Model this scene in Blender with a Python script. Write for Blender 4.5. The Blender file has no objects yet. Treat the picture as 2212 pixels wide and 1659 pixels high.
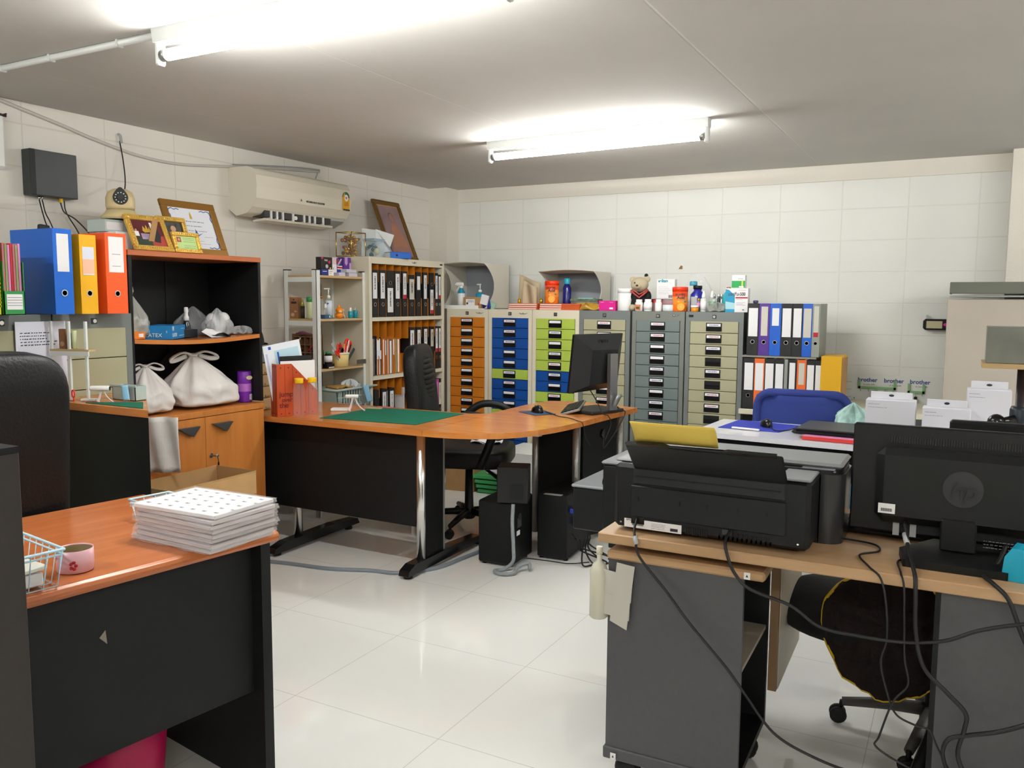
import bpy, math, random
from mathutils import Vector, Matrix, Euler
PI = math.pi
random.seed(7)
SC = bpy.context.scene
COL = SC.collection

# ---------------------------------------------------------------- camera, world, exposure
cam_d = bpy.data.cameras.new('camera'); cam = bpy.data.objects.new('camera', cam_d); COL.objects.link(cam)
YAW, PITCH, ROLL, FPX, HCAM = -0.495643806, 0.100416466, -0.006341393, 1799.346, 1.388
_f = Vector((math.sin(YAW)*math.cos(PITCH), math.cos(YAW)*math.cos(PITCH), -math.sin(PITCH)))
_r = Vector((math.cos(YAW), -math.sin(YAW), 0)); _d = _f.cross(_r)
_r2 = _r*math.cos(ROLL) + _d*math.sin(ROLL); _d2 = -_r*math.sin(ROLL) + _d*math.cos(ROLL)
mw = Matrix((( _r2.x, -_d2.x, -_f.x, 0), (_r2.y, -_d2.y, -_f.y, 0), (_r2.z, -_d2.z, -_f.z, HCAM), (0, 0, 0, 1)))
cam.matrix_world = mw
cam_d.sensor_width = 36; cam_d.lens = FPX/2212*36; cam_d.clip_start = 0.05
SC.camera = cam
w = bpy.data.worlds.new('world'); SC.world = w; w.use_nodes = True
w.node_tree.nodes['Background'].inputs[0].default_value = (0.9, 0.95, 1, 1)
w.node_tree.nodes['Background'].inputs[1].default_value = 0.05
SC.view_settings.view_transform = 'Standard'; SC.view_settings.look = 'None'
SC.view_settings.exposure = 0.09; SC.view_settings.gamma = 1.0
SC.view_settings.use_curve_mapping = False
TUBE_W = 112.0          # emission strength of every fluorescent tube
CEIL = 2.295
SC.cycles.max_bounces = 8

# ---------------------------------------------------------------- materials
def lin(h):
    if isinstance(h, str):
        h = h.lstrip('#'); c = [int(h[i:i+2], 16)/255 for i in (0, 2, 4)]
    else: c = list(h)
    return [x/12.92 if x <= 0.04045 else ((x+0.055)/1.055)**2.4 for x in c]
_mats = {}
def mat(name, color, rough=0.5, metal=0.0, emis=0, alpha=1.0, trans=0.0, spec=0.5, var=0.0, vscale=8.0, bump=0.0, bscale=60.0, ior=1.45, stretch=(1, 1, 1), coat=0.0):
    if name in _mats: return _mats[name]
    m = bpy.data.materials.new(name); m.use_nodes = True; nt = m.node_tree; b = nt.nodes['Principled BSDF']
    c = lin(color)
    b.inputs['Base Color'].default_value = (*c, 1); b.inputs['Roughness'].default_value = rough
    b.inputs['Metallic'].default_value = metal; b.inputs['Alpha'].default_value = alpha
    b.inputs['Transmission Weight'].default_value = trans; b.inputs['Specular IOR Level'].default_value = spec
    b.inputs['IOR'].default_value = ior; b.inputs['Coat Weight'].default_value = coat
    if emis:
        b.inputs['Emission Color'].default_value = (*c, 1); b.inputs['Emission Strength'].default_value = emis
    tc = mp = None
    if var or bump:
        tc = nt.nodes.new('ShaderNodeTexCoord'); mp = nt.nodes.new('ShaderNodeMapping'); mp.inputs['Scale'].default_value = stretch
        nt.links.new(tc.outputs['Object'], mp.inputs['Vector'])
    if var:
        n = nt.nodes.new('ShaderNodeTexNoise'); n.inputs['Scale'].default_value = vscale; n.inputs['Detail'].default_value = 6
        nt.links.new(mp.outputs[0], n.inputs['Vector'])
        r = nt.nodes.new('ShaderNodeValToRGB'); r.color_ramp.elements[0].position = 0.3; r.color_ramp.elements[1].position = 0.7
        r.color_ramp.elements[0].color = (*[x*(1-var) for x in c], 1); r.color_ramp.elements[1].color = (*[min(1, x*(1+var)) for x in c], 1)
        nt.links.new(n.outputs['Fac'], r.inputs[0]); nt.links.new(r.outputs[0], b.inputs['Base Color'])
    if bump:
        n = nt.nodes.new('ShaderNodeTexNoise'); n.inputs['Scale'].default_value = bscale; n.inputs['Detail'].default_value = 4
        nt.links.new(mp.outputs[0], n.inputs['Vector'])
        bp = nt.nodes.new('ShaderNodeBump'); bp.inputs['Strength'].default_value = bump; bp.inputs['Distance'].default_value = 0.01
        nt.links.new(n.outputs['Fac'], bp.inputs['Height']); nt.links.new(bp.outputs[0], b.inputs['Normal'])
    _mats[name] = m
    return m

def grid_mat(name, color, lines, linecol, rough, width, bumps=0.3, var=0.03, soft=0.004, spec=0.5):
    """lines: list of (axis, spacing, offset); thin joints drawn where any line passes"""
    m = bpy.data.materials.new(name); m.use_nodes = True; nt = m.node_tree; b = nt.nodes['Principled BSDF']
    N = nt.nodes.new; L = nt.links.new
    tc = N('ShaderNodeTexCoord'); sp = N('ShaderNodeSeparateXYZ'); L(tc.outputs['Object'], sp.inputs[0])
    prev = None
    for ax, s, o in lines:
        a = N('ShaderNodeMath'); a.operation = 'SUBTRACT'; L(sp.outputs[ax], a.inputs[0]); a.inputs[1].default_value = o
        p = N('ShaderNodeMath'); p.operation = 'PINGPONG'; L(a.outputs[0], p.inputs[0]); p.inputs[1].default_value = s/2
        r = N('ShaderNodeMapRange'); L(p.outputs[0], r.inputs[0]); r.inputs[1].default_value = width; r.inputs[2].default_value = width+soft
        r.inputs[3].default_value = 1; r.inputs[4].default_value = 0
        if prev is None: prev = r
        else:
            x = N('ShaderNodeMath'); x.operation = 'MAXIMUM'; L(prev.outputs[0], x.inputs[0]); L(r.outputs[0], x.inputs[1]); prev = x
    n = N('ShaderNodeTexNoise'); n.inputs['Scale'].default_value = 1.6; n.inputs['Detail'].default_value = 6; L(tc.outputs['Object'], n.inputs['Vector'])
    rr = N('ShaderNodeValToRGB'); c = lin(color)
    rr.color_ramp.elements[0].position = .35; rr.color_ramp.elements[1].position = .7
    rr.color_ramp.elements[0].color = (*[x*(1-var) for x in c], 1); rr.color_ramp.elements[1].color = (*[min(1, x*(1+var)) for x in c], 1)
    L(n.outputs['Fac'], rr.inputs[0])
    mx = N('ShaderNodeMix'); mx.data_type = 'RGBA'; L(prev.outputs[0], mx.inputs[0]); L(rr.outputs[0], mx.inputs[6]); mx.inputs[7].default_value = (*lin(linecol), 1)
    L(mx.outputs[2], b.inputs['Base Color']); b.inputs['Roughness'].default_value = rough; b.inputs['Specular IOR Level'].default_value = spec
    if bumps:
        n2 = N('ShaderNodeTexNoise'); n2.inputs['Scale'].default_value = 35; n2.inputs['Detail'].default_value = 5; L(tc.outputs['Object'], n2.inputs['Vector'])
        h = N('ShaderNodeMath'); h.operation = 'MULTIPLY_ADD'; L(prev.outputs[0], h.inputs[0]); h.inputs[1].default_value = -1.0
        sc_ = N('ShaderNodeMath'); sc_.operation = 'MULTIPLY'; L(n2.outputs['Fac'], sc_.inputs[0]); sc_.inputs[1].default_value = 0.5
        L(sc_.outputs[0], h.inputs[2])
        bp = N('ShaderNodeBump'); bp.inputs['Strength'].default_value = bumps; bp.inputs['Distance'].default_value = 0.004
        L(h.outputs[0], bp.inputs['Height']); L(bp.outputs[0], b.inputs['Normal'])
    _mats[name] = m
    return m

def wood_mat(name, c1, c2, axis=0, rough=0.35, scale=9):
    m = bpy.data.materials.new(name); m.use_nodes = True; nt = m.node_tree; b = nt.nodes['Principled BSDF']
    N = nt.nodes.new; L = nt.links.new
    tc = N('ShaderNodeTexCoord'); mp = N('ShaderNodeMapping'); s = [scale]*3; s[axis] = scale*0.09; mp.inputs['Scale'].default_value = s
    L(tc.outputs['Object'], mp.inputs['Vector'])
    n = N('ShaderNodeTexNoise'); n.inputs['Scale'].default_value = 2.2; n.inputs['Detail'].default_value = 8; n.inputs['Roughness'].default_value = .62; n.inputs['Distortion'].default_value = .4
    L(mp.outputs[0], n.inputs['Vector'])
    r = N('ShaderNodeValToRGB'); r.color_ramp.elements[0].position = .3; r.color_ramp.elements[1].position = .7
    r.color_ramp.elements[0].color = (*lin(c1), 1); r.color_ramp.elements[1].color = (*lin(c2), 1)
    L(n.outputs['Fac'], r.inputs[0]); L(r.outputs[0], b.inputs['Base Color']); b.inputs['Roughness'].default_value = rough
    _mats[name] = m
    return m

# ---------------------------------------------------------------- mesh builder
class MB:
    def __init__(s): s.v = []; s.f = []; s.m = []; s.s = []
    def add(s, vs, fs, m=0, smooth=False, X=None):
        o = len(s.v)
        s.v += [tuple(X @ Vector(p)) if X else tuple(p) for p in vs]
        for f in fs: s.f.append([o+i for i in f]); s.m.append(m); s.s.append(smooth)
        return s
    def box(s, x0, x1, y0, y1, z0, z1, m=0, b=0.0, X=None):
        if x0 > x1: x0, x1 = x1, x0
        if y0 > y1: y0, y1 = y1, y0
        if z0 > z1: z0, z1 = z1, z0
        if b <= 0:
            return s.add([(x, y, z) for x in (x0, x1) for y in (y0, y1) for z in (z0, z1)],
                         [(0, 1, 3, 2), (4, 6, 7, 5), (0, 4, 5, 1), (2, 3, 7, 6), (0, 2, 6, 4), (1, 5, 7, 3)], m, X=X)
        b = min(b, (x1-x0)*.49, (y1-y0)*.49, (z1-z0)*.49)
        vs = []; idx = {}
        for i, x in enumerate((x0, x1)):
            for j, y in enumerate((y0, y1)):
                for k, z in enumerate((z0, z1)):
                    sx, sy, sz = (1-2*i)*b, (1-2*j)*b, (1-2*k)*b
                    for a, p in enumerate(((x, y+sy, z+sz), (x+sx, y, z+sz), (x+sx, y+sy, z))):
                        idx[i, j, k, a] = len(vs); vs.append(p)
        fs = []
        for i in (0, 1):
            fs.append([idx[i, j, k, 0] for j, k in ((0, 0), (0, 1), (1, 1), (1, 0))])
            fs.append([idx[j, i, k, 1] for j, k in ((0, 0), (1, 0), (1, 1), (0, 1))])
            fs.append([idx[j, k, i, 2] for j, k in ((0, 0), (0, 1), (1, 1), (1, 0))])
        for i in (0, 1):
            for j in (0, 1):
                fs.append([idx[i, j, 0, 0], idx[i, j, 1, 0], idx[i, j, 1, 1], idx[i, j, 0, 1]])
                fs.append([idx[i, 0, j, 0], idx[i, 1, j, 0], idx[i, 1, j, 2], idx[i, 0, j, 2]])
                fs.append([idx[0, i, j, 1], idx[1, i, j, 1], idx[1, i, j, 2], idx[0, i, j, 2]])
                for k in (0, 1): fs.append([idx[i, j, k, 0], idx[i, j, k, 1], idx[i, j, k, 2]])
        return s.add(vs, fs, m, X=X)
    def prism(s, pts, a, b, axis='y', m=0, smooth=False, X=None, caps=True):
        """polygon pts extruded along axis between a and b; pts in the other two axes in xyz order"""
        def P(p, t):
            return {'x': (t, p[0], p[1]), 'y': (p[0], t, p[1]), 'z': (p[0], p[1], t)}[axis]
        n = len(pts); vs = [P(p, a) for p in pts] + [P(p, b) for p in pts]
        s.add(vs, [(i, (i+1) % n, n+(i+1) % n, n+i) for i in range(n)], m, smooth, X)
        if caps: s.add(vs, [list(range(n))[::-1], list(range(n, 2*n))], m, False, X)
        return s
    def lathe(s, prof, c=(0, 0, 0), seg=20, m=0, axis='z', smooth=True, sx=1, sy=1, X=None, ms=None):
        vs = []; fs = []; n = len(prof)
        for r, z in prof:
            for i in range(seg):
                a = 2*PI*i/seg; x, y = r*math.cos(a)*sx, r*math.sin(a)*sy
                p = {'z': (x, y, z), 'y': (x, z, y), 'x': (z, x, y)}[axis]
                vs.append((p[0]+c[0], p[1]+c[1], p[2]+c[2]))
        for j in range(n-1):
            fj = [(j*seg+i, j*seg+(i+1) % seg, (j+1)*seg+(i+1) % seg, (j+1)*seg+i) for i in range(seg)]
            if ms: s.add(vs[:], fj, ms[j], smooth, X) if j == 0 else s._more(fj, ms[j], smooth, len(vs))
            else: fs += fj
        if not ms: s.add(vs, fs, m, smooth, X)
        o = len(s.v)-len(vs)
        if prof[0][0] > 1e-5: s.f.append([o+i for i in range(seg)][::-1]); s.m.append(ms[0] if ms else m); s.s.append(False)
        if prof[-1][0] > 1e-5: s.f.append([o+(n-1)*seg+i for i in range(seg)]); s.m.append(ms[-1] if ms else m); s.s.append(False)
        return s
    def _more(s, fs, m, smooth, nv):
        o = len(s.v)-nv
        for f in fs: s.f.append([o+i for i in f]); s.m.append(m); s.s.append(smooth)
    def tube(s, pts, r, seg=7, m=0, closed=False, smooth=True, X=None, flat=1.0):
        pts = [Vector(p) for p in pts]; n = len(pts); vs = []; rr = r if isinstance(r, (list, tuple)) else [r]*n
        up = None
        for i, p in enumerate(pts):
            t = (pts[(i+1) % n]-pts[i-1]) if closed or 0 < i < n-1 else (pts[1]-pts[0] if i == 0 else pts[-1]-pts[-2])
            t = t.normalized() if t.length > 1e-9 else Vector((0, 0, 1))
            if up is None: up = Vector((0, 0, 1)) if abs(t.z) < .9 else Vector((0, 1, 0))
            sd = t.cross(up)
            if sd.length < 1e-6: sd = t.orthogonal()
            sd.normalize(); up = sd.cross(t).normalized()
            for k in range(seg):
                a = 2*PI*k/seg; vs.append(p + sd*math.cos(a)*rr[i] + up*math.sin(a)*rr[i]*flat)
        fs = []
        for i in range(n if closed else n-1):
            j = (i+1) % n
            fs += [(i*seg+k, i*seg+(k+1) % seg, j*seg+(k+1) % seg, j*seg+k) for k in range(seg)]
        if not closed: fs += [list(range(seg))[::-1], [(n-1)*seg+k for k in range(seg)]]
        return s.add(vs, fs, m, smooth, X)
    def ball(s, c, r, seg=16, rings=10, m=0, X=None):
        if not isinstance(r, (tuple, list)): r = (r, r, r)
        prof = [(max(1e-6, math.sin(PI*i/rings)), -math.cos(PI*i/rings)) for i in range(rings+1)]
        T = Matrix.Translation(c) @ Matrix.Diagonal((*r, 1))
        return s.lathe(prof, seg=seg, m=m, X=(X @ T) if X else T)
    def grid(s, fn, nu, nv, m=0, smooth=True, closed_u=False, X=None):
        vs = [fn(i/nu, j/nv) for j in range(nv+1) for i in range(nu+(0 if closed_u else 1))]
        W = nu if closed_u else nu+1
        fs = [(j*W+i, j*W+(i+1) % W, (j+1)*W+(i+1) % W, (j+1)*W+i) for j in range(nv) for i in range(nu)]
        return s.add(vs, fs, m, smooth, X)
    def pillow(s, c, w, d, h, p=.35, m=0, nu=40, nv=20, X=None, fn=None):
        def e(t, q): return math.copysign(abs(t)**q, t)
        def g(u, v):
            a = 2*PI*u; b = -PI/2+PI*v
            x = w/2*e(math.cos(a), p)*e(math.cos(b), p); y = d/2*e(math.sin(a), p)*e(math.cos(b), p); z = h/2*e(math.sin(b), p)
            if fn: x, y, z = fn(x, y, z)
            return (x+c[0], y+c[1], z+c[2])
        return s.grid(g, nu, nv, m, True, True, X)
    def quad(s, a, b, c, d, m=0, X=None): return s.add([a, b, c, d], [(0, 1, 2, 3)], m, X=X)
    def build(s, name, mats, parent=None, loc=None, rot=None, label=None, bevel=0, solid=0, sub=0):
        me = bpy.data.meshes.new(name); me.from_pydata(s.v, [], s.f)
        for mm in (mats if isinstance(mats, (list, tuple)) else [mats]): me.materials.append(mm)
        me.polygons.foreach_set('material_index', s.m); me.polygons.foreach_set('use_smooth', s.s)
        if sub: me.polygons.foreach_set('use_smooth', [True]*len(me.polygons))
        me.validate(); me.update()
        o = bpy.data.objects.new(name, me); COL.objects.link(o)
        if parent: o.parent = parent
        if loc: o.location = loc
        if rot: o.rotation_euler = rot
        if label: o['label'] = label
        if solid: md = o.modifiers.new('thick', 'SOLIDIFY'); md.thickness = solid; md.offset = 0
        if bevel: md = o.modifiers.new('bevel', 'BEVEL'); md.width = bevel; md.segments = 3; md.limit_method = 'ANGLE'
        if sub: md = o.modifiers.new('sub', 'SUBSURF'); md.levels = sub; md.render_levels = sub
        return o

def tag(o, label, cat, group=None, kind=None):
    if label: o['label'] = label
    if cat: o['category'] = cat
    if group: o['group'] = group
    if kind: o['kind'] = kind
    return o
def thing(name, label, cat, loc=(0, 0, 0), rz=0, group=None, rot=None):
    o = bpy.data.objects.new(name, None); COL.objects.link(o); o.empty_display_size = .05
    o.location = loc; o.rotation_euler = rot if rot else (0, 0, rz)
    return tag(o, label, cat, group)
def kids(o): return [c for c in bpy.data.objects if c.parent == o]
def copy_tree(o, parent=None):
    c = o.copy(); COL.objects.link(c)
    if parent: c.parent = parent
    for k in list(o.children): copy_tree(k, c)
    return c
def struct(name, mb, m):
    return tag(mb.build(name, m), None, None, kind='structure')
def lettering(txt, size, m, parent, loc, rot=(PI/2, 0, 0), name='lettering', align='CENTER', ext=0.0003, italic=0, bold=0, sx=1):
    cu = bpy.data.curves.new(name, 'FONT'); cu.body = txt; cu.size = size; cu.align_x = align; cu.extrude = ext; cu.shear = italic; cu.offset = bold
    t = bpy.data.objects.new(name+'_tmp', cu); COL.objects.link(t)
    dg = bpy.context.evaluated_depsgraph_get()
    me = bpy.data.meshes.new_from_object(t.evaluated_get(dg)); me.name = name
    bpy.data.objects.remove(t); me.materials.clear(); me.materials.append(m)
    o = bpy.data.objects.new(name, me); COL.objects.link(o); o.parent = parent; o.location = loc; o.rotation_euler = rot; o.scale = (sx, 1, 1)
    return o
def rrect(w, h, r, n=4, cx=0, cy=0):
    p = []
    for sx, sy, a0 in ((1, -1, -PI/2), (1, 1, 0), (-1, 1, PI/2), (-1, -1, PI)):
        for i in range(n+1):
            a = a0+PI/2*i/n; p.append((cx+sx*(w/2-r)+r*math.cos(a), cy+sy*(h/2-r)+r*math.sin(a)))
    return p
def spline(pts, n=8):
    P = [Vector(p) for p in pts]; P = [P[0]*2-P[1]]+P+[P[-1]*2-P[-2]]; out = []
    for i in range(1, len(P)-2):
        for k in range(n):
            t = k/n; a, b, c, d = P[i-1:i+3]
            out.append(.5*((2*b)+(c-a)*t+(2*a-5*b+4*c-d)*t*t+(3*b-a-3*c+d)*t**3))
    out.append(P[-2]); return out
def scribble(mb, x0, x1, z0, z1, y, m, rows=1, rnd=None, vertical=False):
    """rows of small ink marks standing in for handwriting too small to read"""
    R = rnd or random
    for r in range(rows):
        t = 0.02
        while t < .95:
            wd = R.uniform(.03, .09); g = R.uniform(.01, .04)
            if vertical:
                xa = x0+(x1-x0)*(r+.25)/rows; xb = x0+(x1-x0)*(r+.75)/rows; za = z1-(z1-z0)*t; zb = z1-(z1-z0)*min(1, t+wd)
                mb.quad((xa, y, zb), (xb-(xb-xa)*R.uniform(0, .4), y, zb), (xb, y, za), (xa+(xb-xa)*R.uniform(0, .4), y, za), m)
            else:
                za = z0+(z1-z0)*(r+.25)/rows; zb = z0+(z1-z0)*(r+.7)/rows; xa = x0+(x1-x0)*t; xb = x0+(x1-x0)*min(1, t+wd)
                mb.quad((xa, y, za), (xb, y, za+(zb-za)*R.uniform(0, .3)), (xb, y, zb), (xa, y, zb-(zb-za)*R.uniform(0, .3)), m)
            t += wd+g
RZ = PI/2       # turns a thing's front (local -y) to face +x, its local +x to world +y

# shared materials
black = mat('black_laminate', '#121314', .5, spec=.3, var=.15, vscale=40, bump=.05, bscale=300)
blackp = mat('black_plastic', '#101112', .45, spec=.35)
blackg = mat('black_gloss_plastic', '#101113', .18)
darkgrey = mat('dark_grey_plastic', '#35383a', .45)
grey = mat('grey_metal', '#71746f', .4)
midgrey = mat('mid_grey_metal', '#6f7473', .4)
ltgrey = mat('light_grey_plastic', '#a9acae', .45)
white = mat('white_plastic', '#eeeeec', .4)
wpaint = mat('white_painted_metal', '#dfe2e0', .35)
paper = mat('white_paper', '#f0eef0', .8)
paperb = mat('bluish_paper', '#dfe0ee', .8)
card = mat('brown_cardboard', '#b08a5c', .85, var=.06, vscale=12)
cream = mat('cream_painted_metal', '#d9d2bd', .4)
chrome = mat('chrome', '#e6e6e6', .22, metal=1.0)
steel = mat('brushed_steel', '#9a9c9c', .35, metal=.9)
ink = mat('dark_ink', '#2b2c33', .7)
red = mat('red_plastic', '#d8301c', .4)
redink = mat('red_print', '#b3202c', .6)
orangep = mat('orange_plastic', '#f08a1a', .35)
orangem = mat('orange_painted_metal', '#c5751b', .42)
bluem = mat('blue_painted_metal', '#0b4592', .42)
limem = mat('lime_painted_metal', '#a9bf4e', .42)
beigem = mat('beige_painted_metal', '#a5a285', .42)
slatem = mat('slate_painted_metal', '#6b7676', .42)
green = mat('green_plastic', '#2d8a48', .4)
teal = mat('teal_liquid', '#1796a8', .2)
yellow = mat('yellow_plastic', '#f2c012', .4)
purple = mat('purple_card', '#5d2a86', .5)
pink = mat('pink_card', '#d486b8', .6)
magenta = mat('magenta_card', '#d3168a', .5)
navy = mat('navy_plastic', '#1f2d8a', .4)
blueb = mat('blue_binder_board', '#1561c4', .4)
gold = mat('gold_frame', '#d9b054', .3, metal=.6, bump=.5, bscale=90)
rubber = mat('black_rubber', '#0e0e0f', .6)
leather = mat('black_leather', '#0b0b0c', .45, bump=.2, bscale=120, spec=.35)
clearp = mat('clear_plastic', '#f4f6f8', .08, trans=0.0, alpha=.15)
cloudy = mat('cloudy_plastic_film', '#e6e8e8', .25, alpha=.55)
desk_w = wood_mat('cherry_laminate', '#b4682f', '#cc8443', 0, .22)
desk_y = wood_mat('cherry_laminate_lengthwise', '#a85a30', '#bd7040', 1, .24)
door_w = wood_mat('cherry_door_laminate', '#b16a2c', '#c67f3c', 2, .4)
oak = wood_mat('oak_laminate', '#a9855f', '#bd9a74', 0, .4)
plyw = wood_mat('raw_board', '#b99a6c', '#c9ac80', 0, .6)
# ---------------------------------------------------------------- the room
floor_m = grid_mat('floor_tiles', '#f1f1ee', [(0, .6, -1.99735), (1, .6, 2.70762)], '#cfcac0', .04, .0008, bumps=0, var=.015, soft=.001)
wallb_m = grid_mat('painted_block_back', '#e3e3de', [(0, .4, -.354), (2, .207, 1.381)], '#dadad4', .75, .0012, bumps=.28, soft=.004)
walll_m = grid_mat('painted_block_left', '#e4e0d8', [(1, .43, 2.855), (2, .2, 1.795)], '#d8d3c9', .75, .0012, bumps=.28, soft=.004)
ceil_m = grid_mat('ceiling_board', '#c9c6c1', [(0, 1.235, -.905)], '#d0cdc8', .9, .001, bumps=.25, var=.03, soft=.006)
plain_m = mat('painted_plaster', '#dfdad0', .75, var=.02, vscale=2, bump=.2, bscale=40)
struct('floor', MB().box(-4.1, 3.2, -2.4, 6.2, -.1, 0), floor_m)
struct('ceiling', MB().box(-4.1, 3.2, -2.4, 6.2, CEIL, CEIL+.1), ceil_m)
struct('wall_left', MB().box(-4.08, -3.93, -2.4, 6.2, 0, CEIL), walll_m)
struct('wall_back', MB().box(-3.93, 3.2, 6, 6.15, 0, CEIL), wallb_m)
struct('wall_right', MB().box(3.05, 3.2, -2.4, 6, 0, CEIL), plain_m)
struct('wall_front', MB().box(-3.93, 3.05, -2.4, -2.25, 0, CEIL), plain_m)
struct('trim_1', MB().box(-3.93, -3.755, 5.81, 6, 0, CEIL), plain_m)
struct('trim_2', MB().box(.205, .62, 5.83, 6, 0, CEIL), plain_m)
struct('trim_3', MB().box(-3.755, .205, 5.985, 6, 2.19, CEIL), plain_m)

# ---------------------------------------------------------------- ceiling lamps
tubem = mat('fluorescent_tube', '#fefffb', .3, emis=TUBE_W)
def fixture(x, y, label, rz=0.0, L=1.24, on=True):
    t = thing('ceiling_lamp', label, 'lamp', (x, y, CEIL), rz, 'fluorescent batten lamps on the ceiling')
    MB().prism([(-.028, 0), (-.022, -.045), (.022, -.045), (.028, 0)], -L/2, L/2, 'x').build('housing', wpaint, t)
    for s in (-1, 1):
        m = MB().box(s*(L/2), s*(L/2-.022), -.017, .017, -.118, -.03, b=.006); m.build('lamp_holder', wpaint, t)
    MB().lathe([(.019, -L/2+.045), (.019, L/2-.045)], (0, 0, 0), 16, axis='x', X=Matrix.Translation((0, 0, -.085))).build('tube', tubem, t)
    for s in (-1, 1):
        MB().lathe([(.0195, 0), (.0195, .024)], (s*(L/2-.034)-.012, 0, -.085), 14, axis='x').build('end_cap', steel, t)
    return t
f1 = fixture(-1.785, 2.016, 'long fluorescent batten lamp nearest the camera, joined by a white conduit', L=1.38)
f2 = fixture(-1.82, 4.243, 'short-looking fluorescent batten lamp further back, above the drawer cabinets', rz=-.054, L=1.31)
for x, y, lb in ((1.9, 2.0, 'fluorescent batten lamp on the right half of the ceiling, level with the conduit'), (1.9, 4.2, 'fluorescent batten lamp on the right half of the ceiling near the back wall'),
              (-2.5, .05, 'unseen batten lamp added on the ceiling behind the camera to brighten the left wall'), (.6, -.9, 'fluorescent batten lamp on the ceiling behind the camera, right half')):  # left lamp behind the camera is added to brighten the left wall
    fixture(x, y, lb)
t = thing('conduit', 'white round cable conduit clipped to the ceiling left of the near lamp', 'conduit', (-3.93, 2.02, CEIL-.012))
MB().tube([(0, 0, 0), (1.46, 0, 0)], .012, 10).build('pipe', wpaint, t)
for x in (.13, .55, .86, 1.25):
    MB().box(x-.006, x+.006, -.014, .014, -.014, .012, b=.002).box(x-.006, x+.006, -.004, .004, -.002, .012).build('clip', wpaint, t)

# ---------------------------------------------------------------- drawer cabinets along the back wall
labelm = mat('drawer_label_card', '#eceaf0', .7); bline = mat('blue_ink', '#3a4a8c', .7)
def drawer_cabinet(name, label, x0, x1, yf, H, frame, colors, rz=0, n=15, depth=.46, lock_side=0, wings=False, extra_label_rows=(), rnd=random.Random(3)):
    W = x1-x0; t = thing(name, label, 'drawer cabinet', (x0+W/2, yf, 0) if rz == 0 else (yf, x0+W/2, 0), rz, 'metal multi-drawer cabinets')
    h = W/2-.002; top = .062; bot = .075 if n < 12 else .108; g = .03
    m = MB()
    m.box(-h, -h+g, 0, depth, 0, H).box(h-g, h, 0, depth, 0, H).box(-h+g, h-g, 0, depth, H-top, H).box(-h+g, h-g, 0, depth, 0, bot).box(-h+g, h-g, depth-.01, depth, bot, H-top)
    m.build('cabinet_body', frame, t)
    k = MB(); k.box(-.013, .013, -.004, 0, H-.043, H-.018, 0, .001); k.lathe([(.0085, 0), (.0085, .004), (.004, .0045)], (0, -.0085, H-.031), 14, m=1, axis='y'); k.build('lock', [darkgrey, chrome], t)
    if wings:
        e = MB(); e.ball((.11, -.002, H-.028), (.008, .004, .006), 8, 6)
        for s in (-1, 1): e.prism([(.11+s*.008, H-.030), (.11+s*.036, H-.022), (.11+s*.03, H-.026), (.11+s*.012, H-.034)], -.003, 0, 'y')
        e.build('winged_emblem', steel, t)
    dh = (H-top-bot)/n; first = {}
    for i in range(n):
        c = colors[i % len(colors)]; z1 = H-top-i*dh; z0 = z1-dh
        if c not in first:
            d = MB().box(-h+g+.003, h-g-.003, -.004, .4, -dh+.0035, 0, b=.0012).build('drawer', c, t)
            hd = MB(); w2 = .052; zt = -.009; zb = -dh+.012
            hd.box(-w2, w2, -.009, -.004, zb, zt, 0, .0015)
            hd.box(-w2+.005, w2-.005, -.0105, -.009, zt-.03, zt-.026, 1)
            hd.box(-w2+.005, w2-.005, -.0095, -.0088, zb+.003, zt-.031, 1)
            hd = hd.build('handle', [blackp, blackg], d)
            first[c] = d
        else:
            d = first[c].copy(); COL.objects.link(d); d.parent = t
            for kk in list(first[c].children):
                if kk.name.startswith('handle'): q = kk.copy(); COL.objects.link(q); q.parent = d
        d.location = (0, 0, z1)
        lc = MB(); lc.box(-.045, .045, -.0103, -.009, -.032, -.0145)
        if rnd.random() < .55: scribble(lc, -.032, .035, -.0305, -.016, -.0106, 1, 1, rnd)
        if i not in extra_label_rows: lc.build('label_card', [labelm, bline if rnd.random() < .7 else redink], d)
    return t
CX = [-3.525, -3.153, -2.781, -2.405, -2.017, -1.638, -1.248]; CY = 5.45; CH = 1.318
B, Lm = bluem, limem
drawer_cabinet('drawer_cabinet', 'cream cabinet of orange drawers, beside the tall binder rack', CX[0], CX[1], CY, CH, cream, [orangem], wings=True)
drawer_cabinet('drawer_cabinet', 'cream cabinet with mostly blue drawers and one lime drawer among them', CX[1], CX[2], CY, CH, cream, [B]*5+[Lm]+[B]*3+[Lm]+[B]*5, wings=True)
drawer_cabinet('drawer_cabinet', 'cream cabinet with lime green drawers and two blue ones', CX[2], CX[3], CY, CH, cream, [Lm]*5+[B]*2+[Lm]*8)
drawer_cabinet('drawer_cabinet', 'grey framed cabinet with beige drawers, partly behind the monitor', CX[3], CX[4]-.006, CY, CH, midgrey, [beigem])
drawer_cabinet('drawer_cabinet', 'all slate grey drawer cabinet between the two beige-fronted ones', CX[4]+.006, CX[5], CY, CH, grey, [slatem], wings=True)
t = drawer_cabinet('drawer_cabinet', 'grey framed cabinet with beige drawers, at the right end next to the ring binders', CX[5]+.004, CX[6], CY, CH, midgrey, [beigem], extra_label_rows=(3, 5, 8))
MB().box(-.17, -.14, -.003, 0, CH-.034, CH-.02).build('badge', blackp, t); 
t = drawer_cabinet('drawer_cabinet', 'grey cabinet with beige drawers by the left wall, next to the black bookcase', 2.115, 2.487, -3.29, 1.318, midgrey, [beigem], rz=RZ, n=9, depth=.46, extra_label_rows=range(9))
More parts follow.
